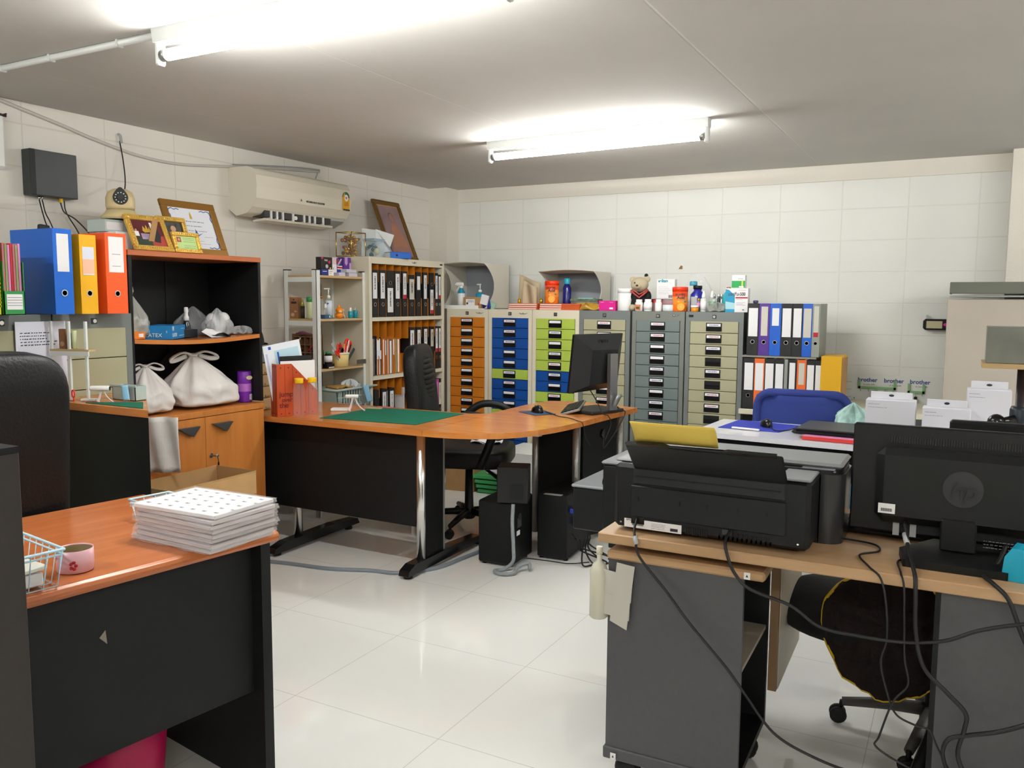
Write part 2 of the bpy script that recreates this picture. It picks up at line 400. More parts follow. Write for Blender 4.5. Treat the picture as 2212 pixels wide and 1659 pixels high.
for d in t.children:
    for k in list(d.children):
        if k.name.startswith('handle'): bpy.data.objects.remove(k)
t = drawer_cabinet('drawer_cabinet', 'grey cabinet by the left wall with a typed sheet hung on it', 1.70, 2.112, -3.29, 1.318, midgrey, [beigem], rz=RZ, n=9, extra_label_rows=range(9))
for d in t.children:
    for k in list(d.children):
        if k.name.startswith('handle'): bpy.data.objects.remove(k)
m = MB().box(-.105, .105, -.003, 0, -.297, 0); R = random.Random(5)
for i in range(5): scribble(m, -.09, .02+R.uniform(0, .06), -.05-.012*i, -.04-.012*i, -.0035, 1, 1, R)
for i in range(14): scribble(m, -.05, -.01+R.uniform(0, .04), -.14-.011*i, -.133-.011*i, -.0035, 1, 1, R)
tag(m.build('notice_sheet', [paperb, ink], loc=(-3.275, 2.055, 1.29), rot=(0, 0, RZ)), 'typed white sheet fixed to the grey cabinet beside the black book rack', 'paper')

# ---------------------------------------------------------------- ring binders
G1 = 'black binders in the orange and cream rack'
BW, BH, BD = .072, .318, .285
lab1 = mat('binder_label_white', '#e9e8ea', .6); lab2 = mat('binder_label_grey', '#c9c6ba', .6)
def binder(label, loc, rz, color, w=BW, h=BH, lab='long', labm=None, lean=0, group=None, ring=True, flip=False, d=BD, name='ring_binder', rnd=random.Random(11)):
    t = thing(name, label, 'binder', loc, 0, group, rot=(0, lean, rz) if rz == 0 else (lean, 0, rz))
    if flip: ZF = lambda z: h-z
    else: ZF = lambda z: z
    m = MB(); q = .0025
    m.box(-w/2, -w/2+q, 0, d, 0, h).box(w/2-q, w/2, 0, d, 0, h).box(-w/2+q, w/2-q, 0, q, 0, h)
    m.box(-w/2+q+.001, w/2-q-.001, .02, d-.012, .008, h-.02, 1)
    m.build('cover', [color, paper], t)
    if ring:
        rr = min(.0135, w*.27); zr = ZF(.085)
        m = MB(); m.lathe([(rr, 0), (rr, .0015), (rr*.74, .0022), (rr*.74, 0)], (0, -.0022, zr), 18, m=0, axis='y'); m.lathe([(rr*.74, 0), (rr*.7, .0004)], (0, -.0006, zr), 14, m=1, axis='y')
        m.build('finger_ring', [chrome, blackp], t)
    if lab:
        lm = labm or lab1; lw = w*.62
        z0, z1 = {'long': (.125, h-.02), 'short': (.19, h-.03), 'high': (.17, h-.02), 'redfoot': (.125, h-.015), 'wide': (.12, h-.03)}[lab]
        if lab == 'wide': lw = w*.8
        m = MB(); a, b_ = sorted((ZF(z0), ZF(z1))); m.box(-lw/2, lw/2, -.0012, 0, a, b_)
        if lab == 'redfoot':
            m.box(-lw/2, lw/2, -.0018, -.0012, a, a+.028, 2)
        if group == G1: scribble(m, -lw*.28, lw*.3, a+.03+rnd.uniform(0, .05), b_-.02, -.0021, 1, 1, rnd, vertical=True)
        m.build('spine_label', [lm, ink, redink], t)
    return t

# ---------------------------------------------------------------- tall cream pigeonhole rack for binders (left wall)
RX, RY0, RY1, RH = -3.50, 4.465, 5.378, 1.672
W = RY1-RY0
rk = thing('binder_rack', 'tall cream metal rack with orange dividers holding rows of binders', 'rack', (RX, (RY0+RY1)/2, 0), RZ)
m = MB(); h = W/2; D = .42
m.box(-h, -h+.028, 0, D, 0, RH, b=.002).box(h-.028, h, 0, D, 0, RH, b=.002).box(-h+.028, h-.028, 0, D, RH-.045, RH).box(-h+.028, h-.028, D-.012, D, 0, RH-.045).box(-h+.028, h-.028, 0, D, 0, .06)
m.build('rack_body', cream, rk)
shelfz = [1.24, .84, .44]
for z in shelfz: MB().box(-h+.028, h-.028, 0, D-.012, z, z+.026).build('shelf', cream, rk)
m = MB(); m.ball((.06, -.003, RH-.022), (.007, .004, .006), 8, 6)
for s in (-1, 1): m.prism([(.06+s*.007, RH-.024), (.06+s*.03, RH-.016), (.06+s*.024, RH-.022), (.06+s*.01, RH-.028)], -.003, 0, 'y')
m.build('winged_emblem', steel, rk); MB().box(h-.06, h-.03, -.003, 0, RH-.028, RH-.018).build('badge', blackp, rk)
tiers = [(1.266, RH-.046), (.866, 1.238), (.466, .838), (.062, .438)]
NS = 10; sw = (W-.056)/NS
first = None
for ti, (z0, z1) in enumerate(tiers):
    for i in range(1, NS):
        x = -h+.028+i*sw
        if first is None:
            H_ = .36; pr = [(0.0, 0), (0.0, .125), (.003, .132), (.1, .132), (.22, .17), (.22, .2), (.1, .235), (.003, .235), (0, .242), (0, H_), (D-.02, H_), (D-.02, 0)]
            first = MB().prism(pr, -.001, .001, 'x').build('divider', orangem, rk)
            d = first
        else: d = first.copy(); COL.objects.link(d); d.parent = rk
        d.location = (x, .012, z0); d.scale = (1, 1, (z1-z0)/.36)
def slot(i): return RY0+.028+(i+.5)*sw
G1 = 'black binders in the orange and cream rack'
bb = mat('black_binder_board', '#17181a', .5, var=.2, vscale=90)
top = [(0, 'long', 0, BW, 'first black binder from the near end of the top row, label cut by the frame'), (1, 'long', 0, BW, 'second black binder of the rack top row, long white label'),
       (2, 'wide', 1, .078, 'third binder of the rack top row, upside down with its label low'), (3, 'long', 0, BW, 'fourth black binder of the rack top row, bright white label'),
       (4, 'redfoot', 0, .06, 'fifth binder of the rack top row, narrow label with red foot'), (5, 'wide', 0, .07, 'sixth binder of the rack top row, shorter with wide grey label'),
       (6, 'short', 0, .06, 'seventh binder of the rack top row, small high label'), (7, 'long', 0, .055, 'eighth binder of the rack top row, tall white label'),
       (8, 'redfoot', 1, .06, 'ninth binder of the rack top row, upside down with red tipped label')]
for i, lb, fl, w_, tx in top:
    binder(tx, (RX-.012, slot(i)+.004, 1.268), RZ, bb, w=w_, lab=lb, flip=bool(fl), labm=lab2 if i == 5 else None, group=G1, h=.295 if i == 5 else .318)
binder('white labelled thin binder in the last slot of the rack top row', (RX-.012, slot(9)-.018, 1.268), RZ, bb, w=.042, group=G1)
binder('thin binder with red label foot at the far end of the rack top row', (RX-.012, slot(9)+.024, 1.268), RZ, bb, w=.038, lab='redfoot', h=.308, group=G1)
R2 = [(5, 'long', BW, 'black binder with bold vertical writing, first binder of the rack second row'), (6, 'long', .06, 'black binder beside the thin orange folder in the rack second row'),
      (7, 'redfoot', .06, 'third black binder of the rack second row, red foot on its label'), (8, 'high', .055, 'fourth black binder of the rack second row, plain grey label')]
for i, lb, w_, tx in R2: binder(tx, (RX-.012, slot(i)+.006, .868), RZ, bb, w=w_, lab=lb, labm=lab2 if i == 8 else None, group=G1)
binder('red footed binder, second from the far end of the rack second row', (RX-.012, slot(9)-.018, .868), RZ, bb, w=.044, lab='redfoot', group=G1)
binder('red footed binder at the far end of the rack second row', (RX-.012, slot(9)+.025, .868), RZ, bb, w=.038, lab='redfoot', group=G1)
def folder(label, y, z, hh, w_, c, group='folders in the rack', name='folder', d=.25, x=RX-.02):
    t = thing(name, label, 'folder', (x, y, z), RZ, group)
    m = MB(); m.box(-w_/2, -w_/2+.0015, 0, d, 0, hh).box(w_/2-.0015, w_/2, 0, d, 0, hh-.01).box(-w_/2, w_/2, d-.002, d, 0, hh)
    m.box(-w_/2+.002, w_/2-.002, .006, d-.004, .004, hh-.02, 1); m.build('folder_cover', [c, paper], t); return t
brownf = mat('brown_folder', '#4a3a33', .6); greyf = mat('grey_folder', '#84857c', .6); orf = mat('orange_folder', '#e07a1e', .6); camo = mat('marbled_folder', '#3b3a34', .5, var=.8, vscale=30)
oli = mat('olive_folder', '#80803a', .6)
F2 = [(-.03, .27, .018, brownf, 'dark brown folder at the near end of the rack second row'), (-.008, .262, .012, paper, 'thin white file between brown folders in the rack'),
      (.012, .27, .014, brownf, 'second dark brown folder of the rack second row'), (.062, .27, .05, camo, 'black marbled file box with a white sticker in the rack'),
      (.118, .262, .022, orf, 'orange folder right of the marbled file box'), (.143, .256, .02, greyf, 'grey-brown folder between orange ones'), (.168, .262, .018, orf, 'second orange folder of the rack second row'),
      (.2, .25, .03, greyf, 'wide grey folder in the middle of the orange folders'), (.235, .262, .024, orf, 'third orange folder, right of the wide grey one'), (.262, .26, .016, oli, 'olive folder with a white tab'), (.29, .258, .03, orf, 'fourth orange folder, just before the black binders'), ]
for dy, hh, w_, c, tx in F2: folder(tx, RY0+.06+dy, .868, hh, w_, c)
MB().box(-.024, .024, -.002, 0, .11, .17).build('sticker', paperb, parent=bpy.data.objects['folder.003'] if 'folder.003' in bpy.data.objects else None)
folder('thin bright red-orange file next to the first binder of the rack second row', slot(5)+.05, .868, .27, .014, mat('red_orange_file', '#e8481c', .5))
R3 = [(0, None, .05, 'dark file box with a white tag at the near end of the rack third row'), (1, 'long', .062, 'black binder with blank white label in the rack third row'), (2, 'long', .062, 'black binder with written white label in the rack third row, left of the chair')]
for i, lb, w_, tx in R3: binder(tx, (RX-.012, slot(i)+.012, .468), RZ, bb, w=w_, lab=lb, h=.30, group=G1, ring=False)
folder('dark grey marbled folder between two white labelled binders', slot(2)-.03, .468, .3, .024, camo)
tag(MB().box(-.002, .002, 0, .22, 0, .29).build('paper_file', paper, loc=(RX-.02, slot(4), .468), rot=(.0, 0, RZ)), 'white paper file standing in the rack just behind the chair back', 'paper')
binder('black binder with red footed label in the rack third row, right of the chair', (RX-.012, slot(8)-.01, .468), RZ, bb, w=.055, lab='redfoot', group=G1)
binder('magenta binder with pink label in the rack third row', (RX-.006, slot(9)-.025, .468), RZ, mat('magenta_binder', '#c246a6', .45), w=.05, lab='long', labm=pink)
binder('white labelled binder at the far end of the rack third row', (RX-.012, slot(9)+.025, .468), RZ, bb, w=.035, lab='wide', labm=mat('cream_label', '#e2dfd0', .6), group=G1)
for i in range(5): binder('black binder in the lowest row of the rack', (RX-.012, slot(5+i), .064), RZ, bb, group='binders in the lowest rack row')
# ---------------------------------------------------------------- black bookcase with wooden doors (left wall)
bc = thing('bookcase', 'black bookcase with wood top and shelf over a two-door wooden cupboard', 'bookcase', (-3.3, 2.89, 0), RZ)
MB().box(-.402, .402, 0, .40, 1.578, 1.603, b=.002).build('top_board', wood_mat('cherry_dark_edge', '#a3562c', '#b8683a', 0, .3), bc)
for s in (-1, 1): MB().box(s*.4, s*.382, .004, .395, .84, 1.578).build('side_panel', black, bc)
MB().box(-.382, .382, .38, .39, .84, 1.578).box(-.002+.1, .1, .376, .38, .84, 1.578).build('back_panel', black, bc)
shm = MB(); n = 16
pts = [(-.382+.764*i/n, 1.2-.016*math.sin(PI*i/n)) for i in range(n+1)]
shm.prism(pts+[(x, z-.02) for x, z in pts[::-1]], 0.002, .378, 'y'); shm.build('shelf', desk_w, bc)
MB().box(-.402, .402, -.002, .40, .80, .83, b=.002).build('cupboard_top', door_w, bc)
MB().box(-.4, -.38, .015, .395, 0, .80).box(.38, .4, .015, .395, 0, .80).box(-.38, .38, .385, .395, 0, .80).box(-.38, .38, .02, .385, 0, .05).build('cupboard_body', door_w, bc)
hm = mat('handle_grey', '#55585a', .3, metal=.6)
for s in (-1, 1):
    d = MB().box(.001*s, .398*s, 0, .016, .05, .797, b=.001).build('door', door_w, bc)
    cxs = .1 if s > 0 else -.11
    MB().prism([(cxs-.065, .760-.0), (cxs+.065, .748+.012), (cxs+.02, .712)], -.022, 0, 'y').build('handle', hm, d, bevel=.003)
MB().lathe([(.011, -.004), (.011, 0)], (.03, 0, .60), 14, axis='y', m=0).box(.0, .0, 0, 0, 0, 0).build('keyhole', chrome, bc)
k = thing('key', 'small keys hanging in the wooden cupboard door lock', 'key', (-3.296, 2.92, .6), RZ)
MB().box(-.0015, .0015, -.03, 0, -.004, .004).ball((.012, -.03, 0), (.012, .003, .008), 10, 6).build('key_blade', steel, k)
MB().tube([(.012, -.03, -.006), (.014, -.032, -.02), (.016, -.03, -.034)], .002, 5).ball((.017, -.03, -.042), (.006, .003, .012), 8, 6).build('key_tag', blackp, k)

# ---------------------------------------------------------------- picture frames on the bookcase
def picture_frame(label, bx, by, bz, w, h, fw, lean, frame_m, name='picture_frame', ft=.018, group=None, rz=RZ, ornate=True):
    t = thing(name, label, 'picture frame', (bx, by, bz), 0, group, rot=(-lean, 0, rz))
    m = MB()
    for (x0, x1, z0, z1, ang) in ((-w/2, w/2, 0, fw, 0), (-w/2, w/2, h-fw, h, 0), (-w/2, -w/2+fw, fw, h-fw, 1), (w/2-fw, w/2, fw, h-fw, 1)):
        m.box(x0, x1, -ft*.55, ft*.45, z0, z1, b=.003)
        if ornate:
            L_ = (x1-x0) if ang == 0 else (z1-z0); nb = max(3, int(L_/.012))
            for i in range(nb):
                t_ = (i+.5)/nb
                c = (x0+(x1-x0)*t_, -ft*.55, (z0+z1)/2) if ang == 0 else ((x0+x1)/2, -ft*.55, z0+(z1-z0)*t_)
                m.ball(c, (fw*.2, .0035, fw*.2), 6, 4)
    m.build('frame_moulding', frame_m, t)
    st = MB().box(-.02, .02, .004, .008, .01, h*.8); st.build('backing', card, t)
    MB().box(-w/2+fw*.8, w/2-fw*.8, .001, .004, fw*.8, h-fw*.8).build('backing_board', card, t)
    return t
bm = mat('photo_maroon', '#5a1f26', .5); f2 = mat('photo_red', '#a33a3a', .5); dg_ = mat('photo_dark_green', '#2c3a2c', .5); robe = mat('photo_robe', '#22262a', .5); skin_ = mat('photo_skin', '#c49a7c', .5)
gyel = mat('photo_yellow', '#c9a23a', .5); lil = mat('photo_lilac', '#b19ac0', .5); cert = mat('certificate_paper', '#dfe2ea', .6); blu = mat('certificate_blue', '#33509a', .6)
t = picture_frame('gold frame with a maroon ceremony photograph, leftmost on the bookcase', -3.34, 2.665, 1.604, .215, .185, .026, .45, gold)
m = MB(); y = -.0005
m.box(-.085, .085, y, .001, .024, .16, 0); y -= .0005
m.prism([(-.005, .024), (.085, .024), (.085, .085), (.02, .075)], y, y+.0003, 'y', 1)
m.prism([(-.08, .026), (.005, .026), (0, .07), (-.065, .075)], y-.0003, y, 'y', 2)
m.prism([(.018, .05), (.05, .045), (.06, .08), (.055, .12), (.035, .13), (.022, .115)], y-.0006, y-.0003, 'y', 3); m.lathe([(.008, 0), (.008, .0004)], (.04, y-.0006, .137), 10, m=4, axis='y')
m.prism([(-.03, .105), (-.022, .13), (-.012, .112), (-.004, .138), (.003, .112), (.012, .13), (.014, .1), (-.02, .095)], y-.0006, y-.0003, 'y', 5)
m.box(-.045, .0, y-.0008, y-.0004, .06, .09, 6); m.box(.018, .03, y-.0008, y-.0004, .11, .15, 7); m.box(-.08, -.055, y-.0008, y-.0004, .075, .1, 7); m.lathe([(.006, 0), (.006, .0004)], (-.067, y-.001, .106), 10, m=4, axis='y')
m.build('photograph', [bm, f2, dg_, robe, skin_, gyel, lil, paper], t)
MB().box(-.015, .015, 0, .003, 0, .12).build('easel_leg', card, t, loc=(0, .01, .04), rot=(.75, 0, 0))
t = picture_frame('large bronze frame holding a certificate with blue corner ornaments', -3.47, 3.055, 1.604, .345, .3, .038, .38, mat('bronze_frame', '#9a7035', .35, metal=.5), ornate=False, name='picture_frame')
m = MB(); m.box(-.14, .14, -.001, .001, .033, .267, 0)
for sx in (-1, 1):
    for sz, cz in ((1, .25), (-1, .05)):
        p = [(sx*.128, -.0015, cz), (sx*.11, -.0015, cz+sz*.006), (sx*.095, -.0015, cz), (sx*.08, -.0015, cz+sz*.005), (sx*.065, -.0015, cz+sz*.001)]
        m.tube(spline(p, 4), .0022, 5, 1); m.tube(spline([(sx*.128, -.0015, cz), (sx*.132, -.0015, cz-sz*.02), (sx*.126, -.0015, cz-sz*.035), (sx*.131, -.0015, cz-sz*.055)], 4), .0022, 5, 1)
m.tube([(.132, -.0015, .2), (.132, -.0015, .1)], .0008, 4, 1)
m.prism([(-.008, .205), (.008, .205), (.006, .225), (0, .245), (-.006, .225)], -.0016, -.001, 'y', 2)
m.prism([(-.04, .115), (0, .1), (.05, .13), (.02, .118), (.005, .15), (0, .118)], -.0016, -.001, 'y', 1)
R = random.Random(9)
for z, x0, x1, hh in ((.185, -.08, .08, .01), (.16, -.06, .06, .01), (.135, -.07, .085, .007), (.105, .05, .11, .005), (.08, -.02, .04, .005), (.065, -.03, .08, .004)): scribble(m, x0, x1, z, z+hh, -.0018, 3, 1, R)
m.build('certificate', [cert, blu, gyel, mat('grey_ink', '#666a78', .7)], t)
t = picture_frame('small gold frame with a light green card, standing in front of the certificate', -3.335, 2.855, 1.604, .16, .105, .02, .3, gold)
m = MB(); m.box(-.063, .063, -.001, .001, .016, .089, 0); m.box(-.055, -.03, -.0015, -.001, .055, .08, 1); m.lathe([(.007, 0), (.007, .0004)], (-.042, -.0018, .068), 10, m=2, axis='y')
for z in (.078, .07, .06, .04, .03, .022): scribble(m, -.02, .05, z-.004, z, -.0016, 3, 1, R)
m.build('green_card', [mat('pale_green_card', '#b9d68e', .6), f2, skin_, ink], t)
t = picture_frame('gold frame half hidden between the ceremony photo and the certificate', -3.42, 2.865, 1.604, .17, .19, .024, .32, gold)
m = MB(); m.box(-.064, .064, -.001, .001, .02, .17, 0); m.box(-.02, .03, -.0015, -.001, .02, .11, 1); m.lathe([(.016, 0), (.016, .0004)], (.005, -.0018, .13), 10, m=2, axis='y')
m.build('photograph', [camo, mat('photo_blue_grey', '#8296ac', .5), skin_], t)

# boxes and camera behind the frames
bxm = mat('mint_box', '#b9c9c6', .6); pkb = mat('pinkish_box', '#cfc0c4', .6)
def carton(label, x, y, z, sx, sy, sz, mats, rz=0, name="box", cat="box", decor=None, group=None, b=.001):
    t = thing(name, label, cat, (x, y, z), rz, group)
    MB().box(-sx/2, sx/2, 0, sy, 0, sz, b=b).build('carton', mats[0], t)
    if decor:
        m = MB(); decor(m, sx, sy, sz); m.build('printed_panel', mats[1:], t)
    return t
def dec_stripes(m, sx, sy, sz):
    m.box(-sx*.45, sx*.2, -.0008, 0, sz*.15, sz*.8, 0); m.box(sx*.3, sx*.42, -.0008, 0, sz*.5, sz*.75, 1); m.box(sx*.3, sx*.42, -.0008, 0, sz*.15, sz*.3, 1)
carton('stack base white patterned box with a magenta bow, left end of the bookcase top', -3.42, 2.60, 1.604, .16, .14, .085, [paper, ltgrey, magenta], RZ, decor=lambda m, a, b, c: (m.box(-.0, .07, -.001, 0, .055, .085, 1), [m.box(.005+.009*i, .009+.009*i, -.001, 0, .004, .05, 0) for i in range(7)]))
carton('mint green packet lying on the boxes under the round camera', -3.47, 2.57, 1.690, .13, .13, .055, [bxm, paper, ltgrey], RZ, decor=dec_stripes)
carton('pinkish white carton beside the mint packet, under the round camera', -3.44, 2.69, 1.690, .105, .12, .062, [pkb, redink], RZ, decor=lambda m, a, b, c: m.box(-.01, 0, -.0008, 0, .01, .05, 0))
camc = mat('aged_cream_plastic', '#cbb98c', .4)
t = thing('security_camera', 'cream dome security camera with a ring of small lights, standing on boxes', 'camera', (-3.52, 2.625, 1.752), .95)
MB().lathe([(.085, 0), (.088, .014), (.07, .03), (.062, .045)], seg=28).build('camera_base', camc, t)
MB().lathe([(.07, -.006), (.08, .0)], seg=28).build('rubber_foot', blackp, t)
hd = MB().lathe([(.060, .046), (.064, .06), (.064, .10), (.054, .128), (.03, .142), (1e-5, .147)], seg=28).build('camera_head', camc, t)
m = MB(); m.prism([(.033*math.cos(a), .098+.033*math.sin(a)+(.014*max(0, math.sin(a))**6)) for a in [2*PI*i/28 for i in range(28)]], -.066, -.05, 'y', 0)
m.lathe([(.013, -.07), (.009, -.0665)], (0, 0, .098), 14, m=1, axis='y')
for i in range(11):
    a = 2*PI*i/11+.3; m.ball((.022*math.cos(a), -.0665, .098+.022*math.sin(a)), (.0028, .0015, .0028), 6, 4, m=2)
m.build('lens_face', [blackp, blackg, paper], hd)

# ---------------------------------------------------------------- binders, holders on the beige cabinets
def flat_binder(label, y, x, color, w, lab, lean=0, h=.325, labm=None, d=.28):
    return binder(label, (x, y, 1.32), RZ, color, w=w, lab=lab, h=h, labm=labm, lean=lean, d=d, rnd=random.Random(int(y*100)))
flat_binder('blue lever arch binder with blank label on top of the grey cabinet', 2.105, -3.185, mat('bright_blue_board', '#0f62c8', .4), .08, 'high', h=.34)
t = flat_binder('yellow lever arch binder leaning between the blue and orange ones', 2.225, -3.2, mat('amber_board', '#eeb010', .45), .075, None, h=.325)
m = MB(); m.box(-.026, .026, -.0015, 0, .16, .275, 0).box(-.026, .026, -.0018, -.0015, .165, .225, 1); m.build('spine_label', [paperb, mat('peach_label', '#f2bfa2', .6)], t)
t = flat_binder('wide orange lever arch binder with a white label, beside the bookcase', 2.355, -3.2, mat('vivid_orange_board', '#ee5a1e', .45), .1, None, h=.34)
m = MB(); m.box(-.035, .035, -.0015, 0, .175, .325, 0).box(-.02, .02, -.002, -.0015, .2, .203, 1).box(-.02, .02, -.002, -.0015, .25, .253, 1); m.build('spine_label', [paper, ltgrey], t)
def magazine_file(label, x, y, z, c, w=.085, h=.26, d=.24, slots=7, cut=False):
    t = thing('magazine_holder', label, 'magazine holder', (x, y, z), RZ)
    m = MB(); q = .003
    m.box(-w/2, -w/2+q, 0, d, 0, h).box(w/2-q, w/2, 0, d, 0, h).box(-w/2, w/2, d-q, d, 0, h).box(-w/2, w/2, 0, d, 0, q)
    zz = .03; m.box(-w/2, w/2, 0, q, 0, zz)
    for i in range(slots):
        m.box(-w/2, w/2, 0, q, zz+.007, zz+.014) ; zz += .014
    m.box(-w/2, w/2, 0, q, zz+.016, h); m.build('holder_shell', c, t)
    m = MB(); z0 = zz+.03; z1 = h-.02
    m.box(-w*.36, w*.36, -.001, 0, z0, z1, 0); R = random.Random(4)
    for i in range(7): m.box(-w*.33, w*.33, -.0013, -.001, z0+.025+i*(z1-z0-.03)/7, z0+.0265+i*(z1-z0-.03)/7, 1)
    for i in range(6): m.box(-w*.3+i*w*.1, -w*.3+i*w*.1+w*.06, -.0013, -.001, z0+.006, z0+.013, 1)
    m.build('holder_label', [paper, ink], t)
    m = MB()
    for i in range(6): m.box(-w/2+.008+i*.011, -w/2+.016+i*.011, .02, d-.01, .005, h+.008-.004*(i % 3), i % 4)
    m.build('booklets', [pink, green, redink, ltgrey], t)
    return t
magazine_file('lime yellow slotted magazine holder beside the black book rack', -3.15, 1.79, 1.32, mat('lime_plastic', '#c6c81c', .35), h=.265)
t = thing('magazine_holder', 'green magazine holder with striped booklets, tucked behind the blue binder', 'magazine holder', (-3.18, 1.90, 1.32), RZ)
m = MB(); m.box(-.04, .04, 0, .003, 0, .09).box(-.04, -.037, 0, .24, 0, .2).box(.037, .04, 0, .24, 0, .2).box(-.04, .04, 0, .24, 0, .003).build('holder_shell', green, t)
m = MB().box(-.03, .03, -.001, 0, .02, .078, 0)
for i in range(4): m.box(-.028, .028, -.0013, -.001, .035+.01*i, .0365+.01*i, 1)
m.build('holder_label', [paper, ink], t)
m = MB()
for i in range(7): m.box(-.034+i*.01, -.026+i*.01, .008, .22, .005, .27-.003*(i % 3), i % 4)
m.build('booklets', [mat('rose_paper', '#b5676f', .7), mat('moss_paper', '#8b9463', .7), pink, redink], t)

# black open rack at the far left with stacked papers
t = thing('book_rack', 'black open rack at the left edge holding stacks of paper', 'rack', (-2.9, 1.5, 0), RZ)
MB().box(.112, .13, 0, .3, 0, 1.66).build('side_panel', black, t); MB().box(-.5, -.482, 0, .3, 0, 1.66).build('side_panel', black, t)
MB().box(-.482, .112, .28, .3, 0, 1.66).build('back_panel', black, t)
MB().box(-.5, .13, -.002, .3, 1.62, 1.665, b=.003).box(-.5, .06, -.002, .3, 1.665, 1.695).build('top_board', black, t)
for z in (.4, .8, 1.19, ): MB().box(-.482, .112, 0, .28, z-.02, z).build('shelf', black, t)
mats_ = [paper, paperb, mat('pink_tinged_paper', '#d8c3c3', .8), mat('old_grey_paper', '#a89f92', .8)]
zz = 1.191
for i, (hh, mi, dx, tx) in enumerate(((.014, 0, .025, 'white magazine lowest in the paper pile on the black rack'), (.01, 0, .01, 'thin white report second from the bottom of the rack pile'), (.038, 2, .0, 'pink edged ream in the rack pile'),
        (.012, 1, -.002, 'bluish thin pad in the middle of the rack pile'), (.042, 1, -.005, 'thick bluish white ream in the rack pile'), (.022, 0, .002, 'white bound report near the top of the rack pile'),
        (.03, 3, -.03, 'old grey paper bundle second from the top of the rack pile'), (.028, 3, -.025, 'old grey paper bundle topmost in the rack pile'))):
    o = MB().box(-.12, .09+dx, -.02+abs(dx)*.2, .2, 0, hh-.001, b=.0015).build('paper_stack', mats_[mi], loc=(-2.9, 1.5, zz), rot=(0, 0, RZ)); tag(o, tx, 'papers', 'paper pile on the black rack'); zz += hh

# ---------------------------------------------------------------- things on the bookcase shelf
def blob_bag(name, label, loc, w, d, h, m_, rz=0, knot=True, handles=True, seed=1, fold=.12, cat='bag', top_r=.06, boxy=.6, rot=None, handle_m=None, kx=0.0):
    t = thing(name, label, cat, loc, rz, rot=rot); R = random.Random(seed)
    ph = [R.uniform(0, 6) for _ in range(8)]
    def fn(u, v):
        a = 2*PI*u; s = v
        prof = (min(1, (s/.08))**.5*.93 if s < .08 else .93+.07*math.sin(min(1, (s-.08)/.3)*PI/2)) if s < .42 else 1-(1-top_r)*((s-.42)/.58)**1.15
        q = (abs(math.cos(a))**(2/boxy*1.0)+abs(math.sin(a))**(2/boxy*1.0))**(-boxy/2)
        q = 1+(q-1)*max(0, 1-s*1.3)
        f = 1+fold*(.25+s)*(math.sin(9*a+ph[0]+2*s)+.6*math.sin(17*a+ph[1]-3*s)+.5*math.sin(5*a+ph[2]+6*s))*.5*(1-.3*s)
        f += .05*math.sin(23*s+ph[4]+3*a)*math.sin(4*a+ph[5])*(1-s)
        x = w/2*prof*q*f*math.cos(a)+kx*max(0, s-.2); y = d/2*prof*q*f*math.sin(a)
        z = h*.86*s+.012*math.sin(7*a+ph[3])*s*(1-s)*4
        return (x, y, max(0, z))
    m = MB(); m.grid(fn, 72, 30, closed_u=True); m.add([fn(i/24, 0) for i in range(24)], [list(range(24))[::-1]])
    m.build('bag_film', m_, t)
    if knot:
        kz = h*.86; kxx = kx*.8
        m = MB(); m.ball((kxx, 0, kz), (w*.07, w*.07, h*.035), 12, 8)
        if handles:
            for s in (-1, 1):
                m.tube(spline([(kxx, 0, kz), (kxx+s*w*.18, -.01, kz+h*.05), (kxx+s*w*.34, -.015, kz-h*.0), (kxx+s*w*.4, -.01, kz-h*.06), (kxx+s*w*.3, 0, kz-h*.07), (kxx+s*w*.1, .003, kz-h*.01)], 5), [w*.035]*26, 7, flat=.45)
        else:
            m.lathe([(w*.05, kz), (w*.1, kz+h*.06), (w*.07, kz+h*.14), (w*.01, kz+h*.15)], (kxx, 0, 0), 14)
        m.build('bag_knot', handle_m or m_, t)
    return t
bagm = mat('white_bag_film', '#e4e0dd', .42, alpha=.93, bump=.6, bscale=14, var=.05, vscale=6)
bagclear = mat('clear_bag_film', '#dfe3e6', .12, alpha=.4, bump=.8, bscale=18)
blob_bag('plastic_bag', 'big knotted white plastic bag with a box inside, on the wooden cupboard', (-3.455, 3.0, .832), .37, .27, .31, bagm, RZ, seed=3, kx=-.05, boxy=.35)
blob_bag('plastic_bag', 'smaller knotted white bag bulging over the cupboard corner beside the grey cabinet', (-3.45, 2.67, .832), .24, .22, .265, bagm, RZ, seed=5)
blob_bag('plastic_bag', 'dark translucent crumpled bag behind the smaller white bag', (-3.64, 2.72, .832), .2, .08, .28, mat('smoky_film', '#5e5557', .3, alpha=.6, bump=.6, bscale=14), RZ, knot=False, seed=8)
blob_bag('mesh_bag', 'dark netting bundle at the back of the cupboard top, behind the knotted bags', (-3.645, 3.0, .832), .28, .05, .34, mat('dark_net', '#2c2526', .8, alpha=.7, bump=.8, bscale=60), RZ, knot=False, seed=9, fold=.2)
t = blob_bag('plastic_bag', 'translucent bag of round white items between the two knotted bags', (-3.63, 2.87, .832), .12, .08, .2, bagclear, RZ, knot=False, seed=4)
MB().ball((0, 0, .05), (.045, .03, .045)).ball((.015, 0, .11), (.035, .028, .04)).build('contents', white, t)
t = thing('canister', 'purple cylindrical snack tin standing at the far end of the cupboard top', 'canister', (-3.4, 3.25, .832), RZ)
m = MB(); m.lathe([(.036, 0), (.037, .004), (.037, .058), (.037, .1), (.037, .162), (.035, .166)], seg=24, ms=[0, 0, 1, 0, 0]); m.build('tin', [mat('violet_tin', '#6a1f96', .3), mat('light_violet_tin', '#b26ac6', .3)], t)
